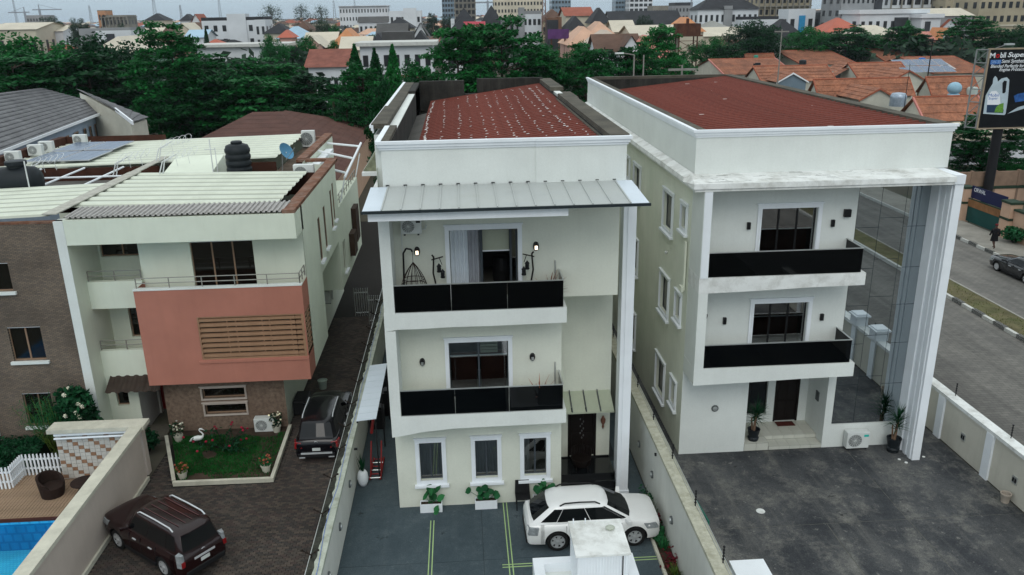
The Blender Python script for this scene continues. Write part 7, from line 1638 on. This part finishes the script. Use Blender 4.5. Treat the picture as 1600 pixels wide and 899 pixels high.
town('white three-storey house with dark windows left of centre',315,412,27,335,W_WH,'parapet',R_DK,1.2,16,3,7,ww=.42,extra=annex(.42,.72,1.2,W_WH),name='building',cat='building')
town('white balcony wing at the right end of the white three-storey house',398,415,31,318,W_WH,'parapet',W_WH,1,10,3,2,hh=.6,name='building',cat='building')
town('big house with grey-brown hip roof and a small dormer above the tiered tree',238,330,74,245,W_CR,'hip',R_BR,5,18,1,4)
town('white house with pale blue roof beside the brown hip roof',290,320,47,300,W_WH,'gx',R_BL,2.5,14,1,3)
town('small house with coral red roof before the white three-storey house',310,352,62,262,W_CR,'hip',R_CO,2.4,10,1,3)
town('house with maroon hip roof left of the white three-storey house',238,272,44,305,W_CR,'hip',R_BR,5,16,1,4)
town('cream house with sand-coloured roof at left centre',200,246,44,330,W_CR,'gx',R_CR,3.5,16,1,4)
town('cream gabled house right of the maroon hip roof',270,300,36,345,W_CR,'gy',R_CR,4,16,1,3)
town('long white building with flat overhanging roof and wide dark windows',308,447,69,232,W_WH,'flat',mat('pale_flat_roof',(.50,.50,.47),.7),.7,14,1,6,ww=.62,hh=.42,ov=1.3)
# --- centre left
town('white apartment building with four dark turret roofs on the skyline',530,606,9,640,W_WH,'flat',W_WH,.5,18,4,16,name='building',cat='building',extra=turrets(4,R_DK),ww=.4)
town('white modern house with roof box on the skyline',608,658,17,430,W_WH,'parapet',W_WH,1,16,3,6,extra=annex(.45,.85,1.2,W_WH),name='building',cat='building')
town('white low house before the four-turret apartments',560,606,26,470,W_WH,'gx',R_GY,3,14,2,6)
town('house with pale blue roof and white walls left of the orange roof',432,478,42,275,W_WH,'hip',R_BL,3.6,18,1,3)
town('small coral pyramid roof among the pale roofs left of the orange roof',436,456,47,258,W_PK,'hip',R_CO,2.2,8,1,2)
town('dark-roofed house left of the pale blue roof',412,452,37,310,W_CR,'hip',R_DK,3.4,14,1,3)
town('brown-roofed house behind the pale blue roof',460,484,33,330,W_CR,'hip',R_BR,3.4,14,1,3)
town('house with bright orange metal roof and a small eyebrow dormer',514,563,45,238,W_PK,'hip',R_OR,5.2,20,1,3)
town('cream gabled house left of the orange metal roof',476,522,51,240,W_CR,'gx',R_CR,3,14,1,3)
town('pink house with cream gabled front beside the tree',468,504,56,205,W_PK,'gy',R_CR,2.8,12,1,3)
town('cream gabled house right below the orange metal roof',533,576,58,205,W_CR,'gx',R_CR,3,12,1,3)
town('long house with red-brown tiled roof and white walls behind the left house',480,540,79,150,W_WH,'gx',mat('old_red_tiles',(.20,.075,.055),.9,.3,.6,bump=.4,bscale=6),2.8,14,1,5,ww=.5,hh=.6)
town('white end block with flat overhanging roof beside the red-brown tiled roof',398,447,68,205,W_WH,'flat',MATS['pale_flat_roof'],.7,10,1,2,ov=1.0,ww=.6,hh=.4)
town('long white building with flat roof and paired dark windows behind the umbrella trees',562,676,66,172,W_WH,'flat',MATS['pale_flat_roof'],.7,12,2,7,ov=1.0,ww=.5,extra=band(.42,W_BN,.8))
town('grey corrugated rooftop shed on brown walls above the long white building',602,640,50,195,W_BN,'flat',R_GY,2.0,9,1,0)
town('house with dark pointed roof right of the corrugated shed',640,672,48,205,W_CR,'hip',R_DK,4.2,14,1,0)
town('dark hip roof house left of the corrugated shed',575,604,52,212,W_CR,'hip',R_DK,3.6,12,1,0)
town('house with wide dark grey roof left of the white gable',600,645,27,320,W_CR,'hip',R_DK,4,18,1,4)
town('pink house with long dark roof at centre left',590,634,37,270,W_PK,'gx',R_GY,3.2,12,1,4)
town('white gabled house before the pyramid roofs',645,668,36,262,W_WH,'gy',R_GY,4.5,12,1,2)
town('white house under a broad dark roof with solar panels',690,748,30,225,W_WH,'hip',R_DK,5.5,16,1,2)
town('left of the two beige houses with dark pyramid roofs',708,742,12,330,W_BE,'hip',R_DK,6,9,2,3,extra=annex(-.12,.05,-4,W_WH))
town('right and larger of the two beige houses with dark pyramid roofs',752,785,8,300,W_BE,'hip',R_DK,6.5,9,3,3)
town('house with crimson roof between the two pyramid roofs',728,756,34,290,W_CR,'gx',mat('roof_crimson',(.38,.05,.07),.7),2.6,10,1,3)
town('grey box house right of the beige pyramid roofs',785,814,24,285,W_GY,'flat',R_CR,.8,12,2,3,name='building',cat='building')
town('pale glass tower left of the unfinished concrete tower',690,712,-14,620,W_GL,'parapet',W_GL,1,18,9,5,name='tower',cat='tower',ww=.7,hh=.55)
town('tall unfinished concrete tower with open floors on the skyline',710,742,-18,560,W_CC,'parapet',W_CC,1,20,8,5,name='tower',cat='tower',ww=.7,hh=.6,extra=frame_floors(8,5))
town('cream hospital-like block with many windows at upper centre',772,848,-4,480,W_CR,'parapet',W_CR,1,18,6,15,name='building',cat='building',ww=.5)
# --- centre right
town('narrow apartment stack of white and grey balconies at centre',817,846,17,265,W_WH,'parapet',W_GY,1,12,4,4,name='building',cat='building',ww=.6,extra=annex(-.18,.08,1,W_GY))
town('dark glass block with brown end wall left of the cream house',856,876,28,255,W_DG,'parapet',W_BN,.6,8,1,0,name='building',cat='building',extra=annex(.82,1.08,.2,W_BN,-.2))
town('brown-roofed beige house above the dark glass block',846,884,14,330,W_BE,'hip',R_BR,4.5,14,2,4)
town('pale grey-green tower at the top centre',862,892,-12,600,W_GL,'parapet',W_GY,1,16,8,6,name='tower',cat='tower',ww=.6)
town('large cream house with brick-red roof at upper centre',884,926,11,300,W_CR,'gx',R_RD,3,18,1,0)
town('cream house with dark pointed roof and two rows of windows',925,953,12,285,W_CR,'hip',R_DK,5,12,2,4)
town('green-cream house with small dark gables before the large cream house',886,916,25,250,W_CR,'hip',R_DK,4,12,2,4)
town('peach-roofed house with wide hip roof right of the purple hoarding',890,944,42,215,W_PK,'hip',R_PE,4.4,20,1,0)
town('peach and salmon hip roof behind the wide peach roof',918,964,34,245,W_PK,'hip',R_PE,4.4,18,1,0)
town('pale beige hip roof in front of the peach roofs',922,988,48,198,W_CR,'hip',mat('roof_pale_beige',(.46,.38,.31),.75,.1,.3),4.2,20,1,0)
town('white house with brown gabled roofs at centre right',934,1000,54,172,W_WH,'gx',R_BR,3.6,11,2,3,extra=lambda t_,X0,X1,Y0,Y1,ze,zt: (MB().box(X0+(X1-X0)*.45,X1,Y0-3,Y0-.01,0,ze-.3).build('wing',W_WH,t_), roof_on(t_,X0+(X1-X0)*.45,X1,Y0-3,Y0+4,ze-.3,zt-.2,'gy',R_BR,.5)))
town('house with salmon pink roof behind the flat-topped umbrella tree',978,1058,56,168,W_PK,'hip',R_PK,4.5,14,1,0)
town('cream gabled house left of the dark long roof',960,992,32,260,W_CR,'gx',R_CR,3.4,14,1,3)
town('large cream flat roofs behind the salmon roof',990,1062,40,215,W_CR,'gx',R_CR,2.4,18,1,0)
town('long low building under a black roof at upper right of centre',956,1066,17,360,W_GY,'gx',R_DK,6,20,1,0)
town('pair of pale glass towers at the top, left one',962,980,-16,700,W_GL,'parapet',W_GL,1,16,9,4,name='tower',cat='tower',ww=.7)
town('pair of pale glass towers at the top, broader right one',984,1020,-14,680,W_WH,'parapet',W_GL,1,18,8,5,name='tower',cat='tower',ww=.75,hh=.6)
town('grey curved-top building left of the mansard apartments',1055,1082,4,560,W_GY,'parapet',W_DG,2,18,4,5,name='building',cat='building')
town('reddish low factory blocks on the skyline right of the glass towers',1020,1056,9,600,W_CC,'parapet',W_CC,1,18,3,8,name='building',cat='building')
town('large apartment building with black mansard roof and white windows',1092,1186,-5,300,W_WH,'hip',R_DK,4.2,11,3,11,name='building',cat='building',extra=annex(.42,.56,-3,W_GY))
town('house with brown hip roof left of the grey hip roof',1082,1124,24,250,W_CR,'hip',R_BR,4,16,1,0)
town('house with pale grey hip roof below the mansard apartments',1096,1150,33,225,W_WH,'hip',mat('roof_pale_grey',(.26,.26,.24),.8,.12,.4),3.4,16,1,3)
town('orange-roofed house behind the rusty water tower',1060,1100,27,240,W_CR,'hip',R_OR,4,16,1,0)
town('cream flat-roofed houses with blue solar sheets right of the water tower',1098,1166,43,190,W_CR,'gx',R_CR,2.6,16,1,0)
town('small brick-red roof house under the large full tree',1126,1160,62,165,W_CR,'gx',R_BR,2.4,9,1,2)
# --- right
town('white modern house with black bands behind the large full tree',1160,1216,26,235,W_WH,'parapet',W_DG,1,12,2,4,name='building',cat='building',extra=band(.55,W_DG,1.2))
town('unfinished beige concrete block at the top right of centre',1186,1266,-14,330,W_BE,'parapet',W_CC,1,20,5,9,name='building',cat='building',ww=.55,extra=frame_floors(5,9))
town('dark-roofed house left of the tree row behind the orange roofs',1206,1262,30,180,W_GY,'hip',R_DK,6,14,1,2)
town('white shop block with blue panel above the tree row',1232,1274,14,245,W_WH,'parapet',W_WH,1,10,2,3,name='building',cat='building',extra=dark_bay(.4,.62,mat('blue_panel',(.03,.24,.45),.6)))
town('dark grey flat block above the tree row',1270,1318,16,255,mat('slate_block',(.075,.082,.09),.8),'parapet',W_GY,.8,12,2,4,name='building',cat='building')
town('grey apartment tower with rows of small windows at the top right',1316,1376,-16,285,W_GY,'parapet',W_GY,1,16,5,8,name='tower',cat='tower',ww=.4,extra=annex(.86,1.05,0,W_DG))
town('glass and white building site block at the top right',1392,1490,-14,330,W_WH,'parapet',W_DG,1,18,4,8,name='building',cat='building',ww=.7,extra=frame_floors(4,6))
town('house with coral pink hip roof above the tree row',1294,1352,28,190,W_PK,'hip',R_CO,4.2,14,1,0)
town('house with long cream roof above the tree row',1326,1412,40,170,W_CR,'hip',R_CR,2.8,12,1,0)
town('white and black modern house with wide flat roof at upper right',1344,1448,15,205,W_WH,'flat',W_WH,1.3,14,2,9,ov=.6,name='building',cat='building',extra=dark_bay(.52,.72,W_DG))
town('white cube wing at the right end of the modern house',1440,1470,22,196,W_WH,'flat',W_WH,1.2,12,1,2,name='building',cat='building',extra=dark_bay(.2,.45,W_DG))
town('house with pink roof and an orange front gable at right',1436,1506,50,165,W_PK,'gx',R_PK,2.6,14,1,0,extra=lambda t_,X0,X1,Y0,Y1,ze,zt: roof_on(t_,X0+(X1-X0)*.42,X0+(X1-X0)*.62,Y0-2,Y0+6,ze,zt+1.2,'gy',R_OR,.3))
town('cream hangar roof below the beige apartments',1440,1520,13,280,W_GY,'gx',R_CR,2.5,18,1,0)
town('beige apartment block with many dark windows at the top right corner',1532,1640,-10,230,W_BE,'parapet',R_BR,1,16,4,10,name='building',cat='building',ww=.5,extra=band(.5,W_CR,.5))
town('taller beige block behind the corner apartments',1480,1545,-20,320,W_BE,'parapet',W_BE,1,16,5,6,name='building',cat='building')
town('brick-red gabled house left of the conical tree',1466,1502,30,215,W_WH,'gy',R_RD,4.5,12,1,2)
town('white house behind the brown compound wall at the right edge',1490,1680,205,88,W_WH,'flat',W_CR,.8,12,1,4,ww=.3,hh=.55,ov=.8)
t_ = thing('gate_pier','pale blue-grey gate pier at the right edge beside the billboard pole','pillar',(50.6,68.4,0)); MB().box(50.3,51.0,68.1,68.8,0,3.6).build('pier',BLUEW,t_); MB().box(50.2,51.1,68.0,68.9,3.6,3.8).build('cap',W_WH,t_)
# ================================================================ ORANGE ROOF ESTATE
mt, ns, ls, bs = nt('orange_roof_tile'); tc = ns.new('ShaderNodeTexCoord'); n1 = N(ns,'ShaderNodeTexNoise',Scale=.45,Detail=8,Roughness=.7); ls.new(tc.outputs['Object'],n1.inputs[0])
n2 = N(ns,'ShaderNodeTexNoise',Scale=3.2,Detail=5,Roughness=.7); ls.new(tc.outputs['Object'],n2.inputs[0])
a = ramp(ns,ls,n1.outputs[0],.32,.68,(.20,.080,.046),(.46,.180,.095)); b = ramp(ns,ls,n2.outputs[0],.36,.62,(.62,.60,.58),(1.1,1.1,1.1)); ls.new(mixc(ns,ls,1,a,b,'MULTIPLY'),bs.inputs['Base Color']); bs.inputs['Roughness'].default_value = .9
wv = N(ns,'ShaderNodeTexWave',Scale=2.6); wv.bands_direction = 'X'; ls.new(tc.outputs['Object'],wv.inputs[0]); bp = N(ns,'ShaderNodeBump',Strength=.7,Distance=.06); ls.new(wv.outputs[1],bp.inputs['Height']); ls.new(bp.outputs[0],bs.inputs['Normal'])
OT = mt; ZR, ZE = 6.3, 3.7; RIDGE = mat('ridge_tile',(.30,.095,.055),.9,.3,2)
def estate(label, pl, pr_, pyr, pye, gables=(), verge=None):
    A, B_ = onz(pl,pyr,ZR), onz(pr_,pyr,ZR); yr = (A.y+B_.y)/2; ye = onz((pl+pr_)/2,pye,ZE).y; ye = min(ye,yr-2.5); x0,x1 = A.x,B_.x; d = yr-ye
    t_ = thing('house',label,'house',((x0+x1)/2,yr,0)); nc = max(3,int(d*1.1))
    slope_courses(t_,(x0,ye,ZE),(x1,ye,ZE),(x0,yr,ZR),(x1,yr,ZR),nc,OT,th=.06)
    MB().face((x1,yr+d,ZE),(x0,yr+d,ZE),(x0,yr,ZR),(x1,yr,ZR)).build('back_slope',OT,t_)
    MB().tube((x0-.05,yr,ZR+.02),(x1+.05,yr,ZR+.02),.13,n=8).build('ridge',RIDGE,t_)
    m_ = MB().box(x0+.4,x1-.4,ye+.5,yr+d-.5,0,ZE-.05); m_.face((x0+.4,ye+.5,ZE-.05),(x0+.4,yr,ZR-.15),(x0+.4,yr+d-.5,ZE-.05)).face((x1-.4,yr+d-.5,ZE-.05),(x1-.4,yr,ZR-.15),(x1-.4,ye+.5,ZE-.05)); m_.build('wall',CREAMW,t_)
    for s_,xx in ((0,x0),(1,x1)): MB().hexa([(xx-.10,ye,ZE-.15),(xx+.10,ye,ZE-.15),(xx+.10,yr,ZR-.15),(xx-.10,yr,ZR-.15)],[(xx-.10,ye,ZE+.13),(xx+.10,ye,ZE+.13),(xx+.10,yr,ZR+.13),(xx-.10,yr,ZR+.13)]).build('verge',verge or RIDGE,t_)
    for (gp,apy,hw,gm_) in gables:                      # front gables: ridge runs towards the viewer
        zg = ZR-.6; C_ = onz(gp,apy,zg); hwx = hw*C_.y/F_PX*1.02; zb_ = zg-hwx*.55; yf = C_.y
        yb_ = yr; R2 = 1
        for sg in (1,-1): slope_courses(t_,(C_.x+sg*(hwx+.35),yf,zb_-.19),(C_.x+sg*(hwx+.35),yb_,zb_-.19),(C_.x,yf,zg),(C_.x,yb_,zg),4,OT)
        MB().face((C_.x-hwx,yf+.35,0),(C_.x+hwx,yf+.35,0),(C_.x+hwx,yf+.35,zb_-.1),(C_.x,yf+.35,zg-.15),(C_.x-hwx,yf+.35,zb_-.1)).build('gable_wall',gm_,t_)
        for sg in (1,-1): MB().hexa([(C_.x+sg*(hwx+.4),yf-.04,zb_-.42),(C_.x+sg*(hwx+.4),yf+.06,zb_-.42),(C_.x,yf+.06,zg-.25),(C_.x,yf-.04,zg-.25)],[(C_.x+sg*(hwx+.4),yf-.04,zb_-.2),(C_.x+sg*(hwx+.4),yf+.06,zb_-.2),(C_.x,yf+.06,zg+.04),(C_.x,yf-.04,zg+.04)]).build('bargeboard',RIDGE if gm_ is not W_GL else WHITE,t_)
    return t_
PINKV = mat('pink_verge',(.50,.20,.17),.8)
estate('leftmost orange tiled house, pink verge, just behind the right red roof',1101,1218,92,117,verge=PINKV)
estate('orange tiled house with black tank in the middle left of the estate',1206,1302,79,102)
estate('orange tiled house in the left front of the estate behind the concrete parapet',1170,1300,103,128,((1240,114,22,W_GL),))
estate('orange tiled house with pale blue front gable in the middle of the estate',1318,1415,98,122,((1322,102,25,W_GL),))
estate('orange tiled house at the back of the estate with a bluish gable end',1343,1448,76,96)
estate('orange tiled house carrying the big solar array',1398,1500,89,116,((1422,110,24,CREAMW),(1478,98,22,W_GL)))
estate('orange tiled house at the back right of the estate near the billboard',1482,1545,73,92,((1474,77,18,CREAMW),))
estate('large front orange tiled house with cream gable and long ridge',1262,1432,123,152,((1376,138,28,CREAMW),))
estate('orange tiled house with beige gable right of the large front one',1440,1528,120,148,((1463,124,26,mat('sand_gable',(.42,.34,.22),.85)),))
estate('front right orange tiled house with pink and white verge below the billboard',1420,1535,151,190,verge=PINKV)
estate('orange tiled house between the leftmost and the middle left ones',1160,1212,84,98)
# roof-top things of the estate
def tank(label, px, py, z, r_, h, mt, name='water_tank'):
    c = onz(px,py,z); tag(MB().lathe(c,[(r_,0),(r_*1.03,h*.2),(r_,h*.4),(r_*1.03,h*.6),(r_,h*.8),(r_*.8,h*.95),(r_*.3,h)],16).build(name,mt,smooth=40),label,'water tank')
tank('shiny metal water tank on a stand in front of the cream gable',1402,166,3.4,1.1,1.9,mat('tank_silver',(.32,.38,.45),.35,.2,3,metal=.5)); tank('black water tank on the middle left orange roof',1254,101,5.4,.75,1.0,TANKB); tank('blue water tank beside the solar array',1440,97,5.4,.7,.9,mat('tank_blue',(.02,.12,.42),.5)); tank('small green tank on the leftmost orange roof',1181,92,6.1,.5,.8,mat('tank_green',(.03,.25,.18),.5)); tank('pale grey water tank at the right of the round blue one',1518,149,3.6,.8,1.3,mat('tank_pale',(.40,.45,.42),.5))
c = onz(1490,148,4.6); tag(MB().ball(c+V(0,0,.9),1.0,1.0,.9,16,8).lathe(c-V(0,0,.5),[(.8,0),(.8,.6)],12).build('round_water_tank',mat('tank_sky',(.26,.42,.52),.5),smooth=True),'round sky-blue water tank between the right orange roofs','water tank')
tag(MB().box(-.5,.5,-.3,.3,0,.5).box(-.9,-.6,-.3,.3,0,.35).build('water_heater',TANKB,org=(0,0,0)),'black rooftop heater on the leftmost orange roof','heater').location = onz(1184,102,5.5)
s0, s1 = onz(1407,108,5.0), onz(1468,118,4.2); 
for i in range(5):
    for j in range(2):
        t_ = thing('solar_panel',('first','second','third','fourth','fifth')[i]+' panel from the left in the '+('lower','upper')[j]+' row of the estate solar array','solar panel',(0,0,0),'panels of the estate solar array'); MB().box(0,2.0,0,3.2,0,.06).build('panel_frame',SOLARF,t_)
        for q in range(6): MB().box(.06+.32*(q%6),.35+.32*(q%6),.06,3.14,.06,.07).build('solar_cell',SOLAR,t_)
        t_.location = (s0.x-1.0+i*2.15+j*.2,s0.y-3.6+j*3.4,4.5+j*1.1); t_.rotation_euler = (rad(18),0,0)
# rusty water tower
t_ = thing('water_tower','rusty square water tank on a braced steel tower behind the red roofs','water tower',(0,0,0)); YT = 210.0; a,b = ony(1059,40,YT),ony(1095,40,YT); zt,zb_ = ony(1077,37,YT).z,ony(1077,55,YT).z; RST = mat('rusty_steel',(.085,.035,.022),.9,.4,.8,streak=.5,streakcol=(.03,.015,.01)); ORG[t_.name] = V((a.x+b.x)/2,YT+2,0); t_.location = ORG[t_.name]
MB().box(a.x,b.x,YT,YT+4.2,zb_,zt).build('tank',RST,t_)
for k in range(8): MB().box(a.x+(b.x-a.x)*k/7-.05,a.x+(b.x-a.x)*k/7+.05,YT-.06,YT-.005,zb_,zt).build('tank_rib',RST,t_)
MB().box(a.x-.5,b.x+.5,YT-.5,YT+4.7,zb_-.35,zb_-.01).build('platform',RST,t_)
for x in (a.x+.6,b.x-.6):
    for y in (YT+.4,YT+3.8): MB().box(x-.14,x+.14,y-.14,y+.14,0,zb_-.36).build('leg',RST,t_)
m_ = MB(); z = 0
while z < zb_-2.6:
    m_.tube((a.x+.6,YT+.4,z),(b.x-.6,YT+.4,z+2.4),.07,n=5).tube((b.x-.6,YT+.4,z),(a.x+.6,YT+.4,z+2.4),.07,n=5).tube((a.x+.6,YT+.4,z+2.4),(b.x-.6,YT+.4,z+2.4),.07,n=5); z += 2.4
m_.build('bracing',RST,t_); MB().box((a.x+b.x)/2-.4,(a.x+b.x)/2+.2,YT+1,YT+1.6,zt,zt+1.2).build('inlet',RST,t_)
# purple hoarding
t_ = thing('hoarding','large purple advertising hoarding on posts at centre right','billboard',(0,0,0)); YH = 225.0; a,b = ony(856,47,YH),ony(889,47,YH); z0,z1 = ony(870,61,YH).z,ony(870,46,YH).z; ORG[t_.name] = V((a.x+b.x)/2,YH,0); t_.location = ORG[t_.name]
MB().box(a.x,b.x,YH,YH+.3,z0,z1).build('board',mat('purple_print',(.085,.030,.12),.6,.35,.4),t_)
for x in (a.x+1,b.x-1): MB().box(x-.2,x+.2,YH+.3,YH+.7,0,z0+1).build('post',RST,t_)
# poles, masts, cranes on the skyline
def pole(label, px, pyt, Y, r_, mt, cross=False, lamp=False, base=0):
    q = ony(px,pyt,Y); t_ = thing('utility_pole' if not lamp else 'street_lamp',label,'pole' if not lamp else 'street lamp',(q.x,Y,base)); MB().tube((q.x,Y,base),(q.x,Y,q.z),r_,r_*.7,8).build('shaft',mt,t_)
    if cross: MB().box(q.x-1.3,q.x+1.3,Y-.08,Y+.08,q.z-.5,q.z-.3).build('cross_arm',mt,t_)
    if lamp: MB().tube((q.x,Y,q.z),(q.x-1.2,Y-.3,q.z+.2),.05,n=5).build('arm',mt,t_); MB().box(q.x-1.9,q.x-1.1,Y-.45,Y-.15,q.z+.12,q.z+.26).build('lamp_head',ACW,t_)
POLEC = mat('pole_concrete',(.22,.21,.19),.9,.15)
pole('street lamp post behind the back corner of the right house parapet',991,86,80,.10,POLEC,lamp=True); pole('bare concrete pole right of the street lamp behind the right house',1006,86,82,.10,POLEC); pole('power pole with cross arm behind the right red roof',1066,102,78,.12,POLEC,cross=True); pole('dark power pole in front of the white gabled house',945,74,130,.13,WOODD,cross=True); pole('power pole with cross arm before the pink roof at right',1458,60,150,.13,WOODD,cross=True); pole('tall thin pole rising in front of the cream gables at right',1422,100,112,.05,BLACKM); pole('pole with cross arm before the dark-roofed house at right',1222,46,150,.14,POLEC,cross=True)
def mast(label, px, pyt, Y, w, mt):
    q = ony(px,pyt,Y); t_ = thing('radio_mast',label,'mast',(q.x,Y,0)); m_ = MB()
    for sx,sy in ((-1,-1),(1,-1),(1,1),(-1,1)): m_.tube((q.x+sx*w,Y+sy*w,0),(q.x+sx*w*.25,Y+sy*w*.25,q.z),.16,.1,5)
    m_.build('legs',mt,t_); b_ = MB(); n = 12
    for k in range(n):
        t0,t1 = k/n,(k+1)/n; w0,w1 = w*(1-.75*t0),w*(1-.75*t1); b_.tube((q.x-w0,Y-w0,q.z*t0),(q.x+w1,Y-w1,q.z*t1),.09,n=4).tube((q.x+w0,Y-w0,q.z*t0),(q.x-w1,Y-w1,q.z*t1),.09,n=4)
    b_.build('bracing',mt,t_)
MASTM = mat('mast_steel',(.26,.28,.31),.7)
mast('tall radio mast on the skyline above the cream villa',238,-8,700,2.0,MASTM); mast('thin radio mast on the skyline left of the dark round tree',139,9,720,1.5,MASTM); mast('radio mast with slanted antenna left of the red gable',281,8,620,1.2,MASTM); mast('tall thin mast above the white three-storey house',340,-12,900,1.6,MASTM); mast('radio mast left of the four-turret apartments',521,1,800,1.8,MASTM); mast('thin mast at the far left edge of the skyline',18,-10,900,1.2,MASTM); mast('red-grey radio mast rising before the centre apartment stack',850,-20,260,1.0,mat('mast_rusty',(.20,.13,.11),.8)); mast('thin mast above the four-turret apartments',553,-8,850,1.2,MASTM); mast('slim mast right of the curved-top building',1081,-8,500,.8,MASTM)
def crane(label, px, pyt, Y, jib, mt):
    q = ony(px,pyt,Y); t_ = thing('tower_crane',label,'crane',(q.x,Y,0)); MB().box(q.x-.8,q.x+.8,Y-.8,Y+.8,0,q.z).build('tower',mt,t_); MB().box(q.x-jib*.3,q.x+jib,Y-.5,Y+.5,q.z-1.4,q.z-.4).build('jib',mt,t_); MB().tube((q.x,Y,q.z+4),(q.x+jib*.8,Y,q.z-.4),.2,n=4).tube((q.x,Y,q.z),(q.x,Y,q.z+4),.5,n=4).build('apex',mt,t_)
crane('left of two tower cranes on the far left skyline',38,18,900,-16,MASTM); crane('right of two tower cranes on the far left skyline',61,14,900,22,MASTM); crane('tower crane left of the cream hospital-like block',762,2,640,-22,MASTM)
# ---- distant carpet of small houses and greenery
rnd = random.Random(77); ft = MB(); fmats = [W_WH,W_CR,W_GY,R_DK,R_GY,R_BR,R_CR,R_RD,R_PE,R_BL,W_PK]
for k in range(4200):
    Y = 330*math.exp(rnd.random()*1.9); X = rnd.uniform(-.72,.80)*Y; w = rnd.uniform(4,9); d = rnd.uniform(4,9); h = rnd.choice((3.2,5.5,6.2,6.5,6.5,8.0)) if Y < 700 else rnd.choice((6,7,8,9,11)); r_ = rnd.uniform(1.2,3)
    ft.mat(rnd.choice((0,0,1,1,2,10))); ft.box(X-w,X+w,Y,Y+2*d,0,h)
    ft.mat(rnd.choice((3,3,4,4,5,5,6,6,7,8,9))); a,b,c,d2 = X-w-.6,X+w+.6,Y-.6,Y+2*d+.6; ym = (c+d2)/2; q = min(w,d)*.9
    ft.face((a,c,h),(b,c,h),(b-q,ym,h+r_),(a+q,ym,h+r_)).face((b,d2,h),(a,d2,h),(a+q,ym,h+r_),(b-q,ym,h+r_)).face((b,c,h),(b,d2,h),(b-q,ym,h+r_)).face((a,d2,h),(a,c,h),(a+q,ym,h+r_))
tag(ft.build('far_town',fmats,org=(0,600,0)),'distant carpet of low houses reaching to the horizon','town',kind='stuff')
fg = MB(); rnd = random.Random(78)
for k in range(1500):
    Y = 140*math.exp(rnd.random()*2.5); X = rnd.uniform(-.72,.8)*Y; s_ = rnd.uniform(2.5,6.0); c = V(X,Y,rnd.uniform(1.5,4)); 
    if Y < 240 and abs(X-50) < 60: continue
    for j in range(36):
        v = V(rnd.gauss(0,1),rnd.gauss(0,1),rnd.gauss(.2,.7)).normalized()*s_*rnd.random()**.35; quad_leaf(fg,c+V(v.x,v.y,v.z*.8+s_*.45),s_*.28,rnd,.8)
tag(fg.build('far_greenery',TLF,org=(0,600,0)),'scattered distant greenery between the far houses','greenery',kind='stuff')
# ================================================================ HAZE
hz = MB().box(-5200,5200,-1600,6600,-2.5,62); o = hz.build('haze',bpy.data.materials.new('haze_air'),None,org=(0,0,0)); tag(o,kind='stuff',label='pale thin haze in the air over the town',cat='haze')
hm = o.data.materials[0]; hm.use_nodes = True; hn = hm.node_tree.nodes; hn.remove(hn['Principled BSDF']); pvn = hn.new('ShaderNodeVolumePrincipled')
pvn.inputs['Color'].default_value = (.80,.88,.96,1); pvn.inputs['Density'].default_value = 0.00009; pvn.inputs['Anisotropy'].default_value = .2
hm.node_tree.links.new(pvn.outputs[0], hn['Material Output'].inputs['Volume'])
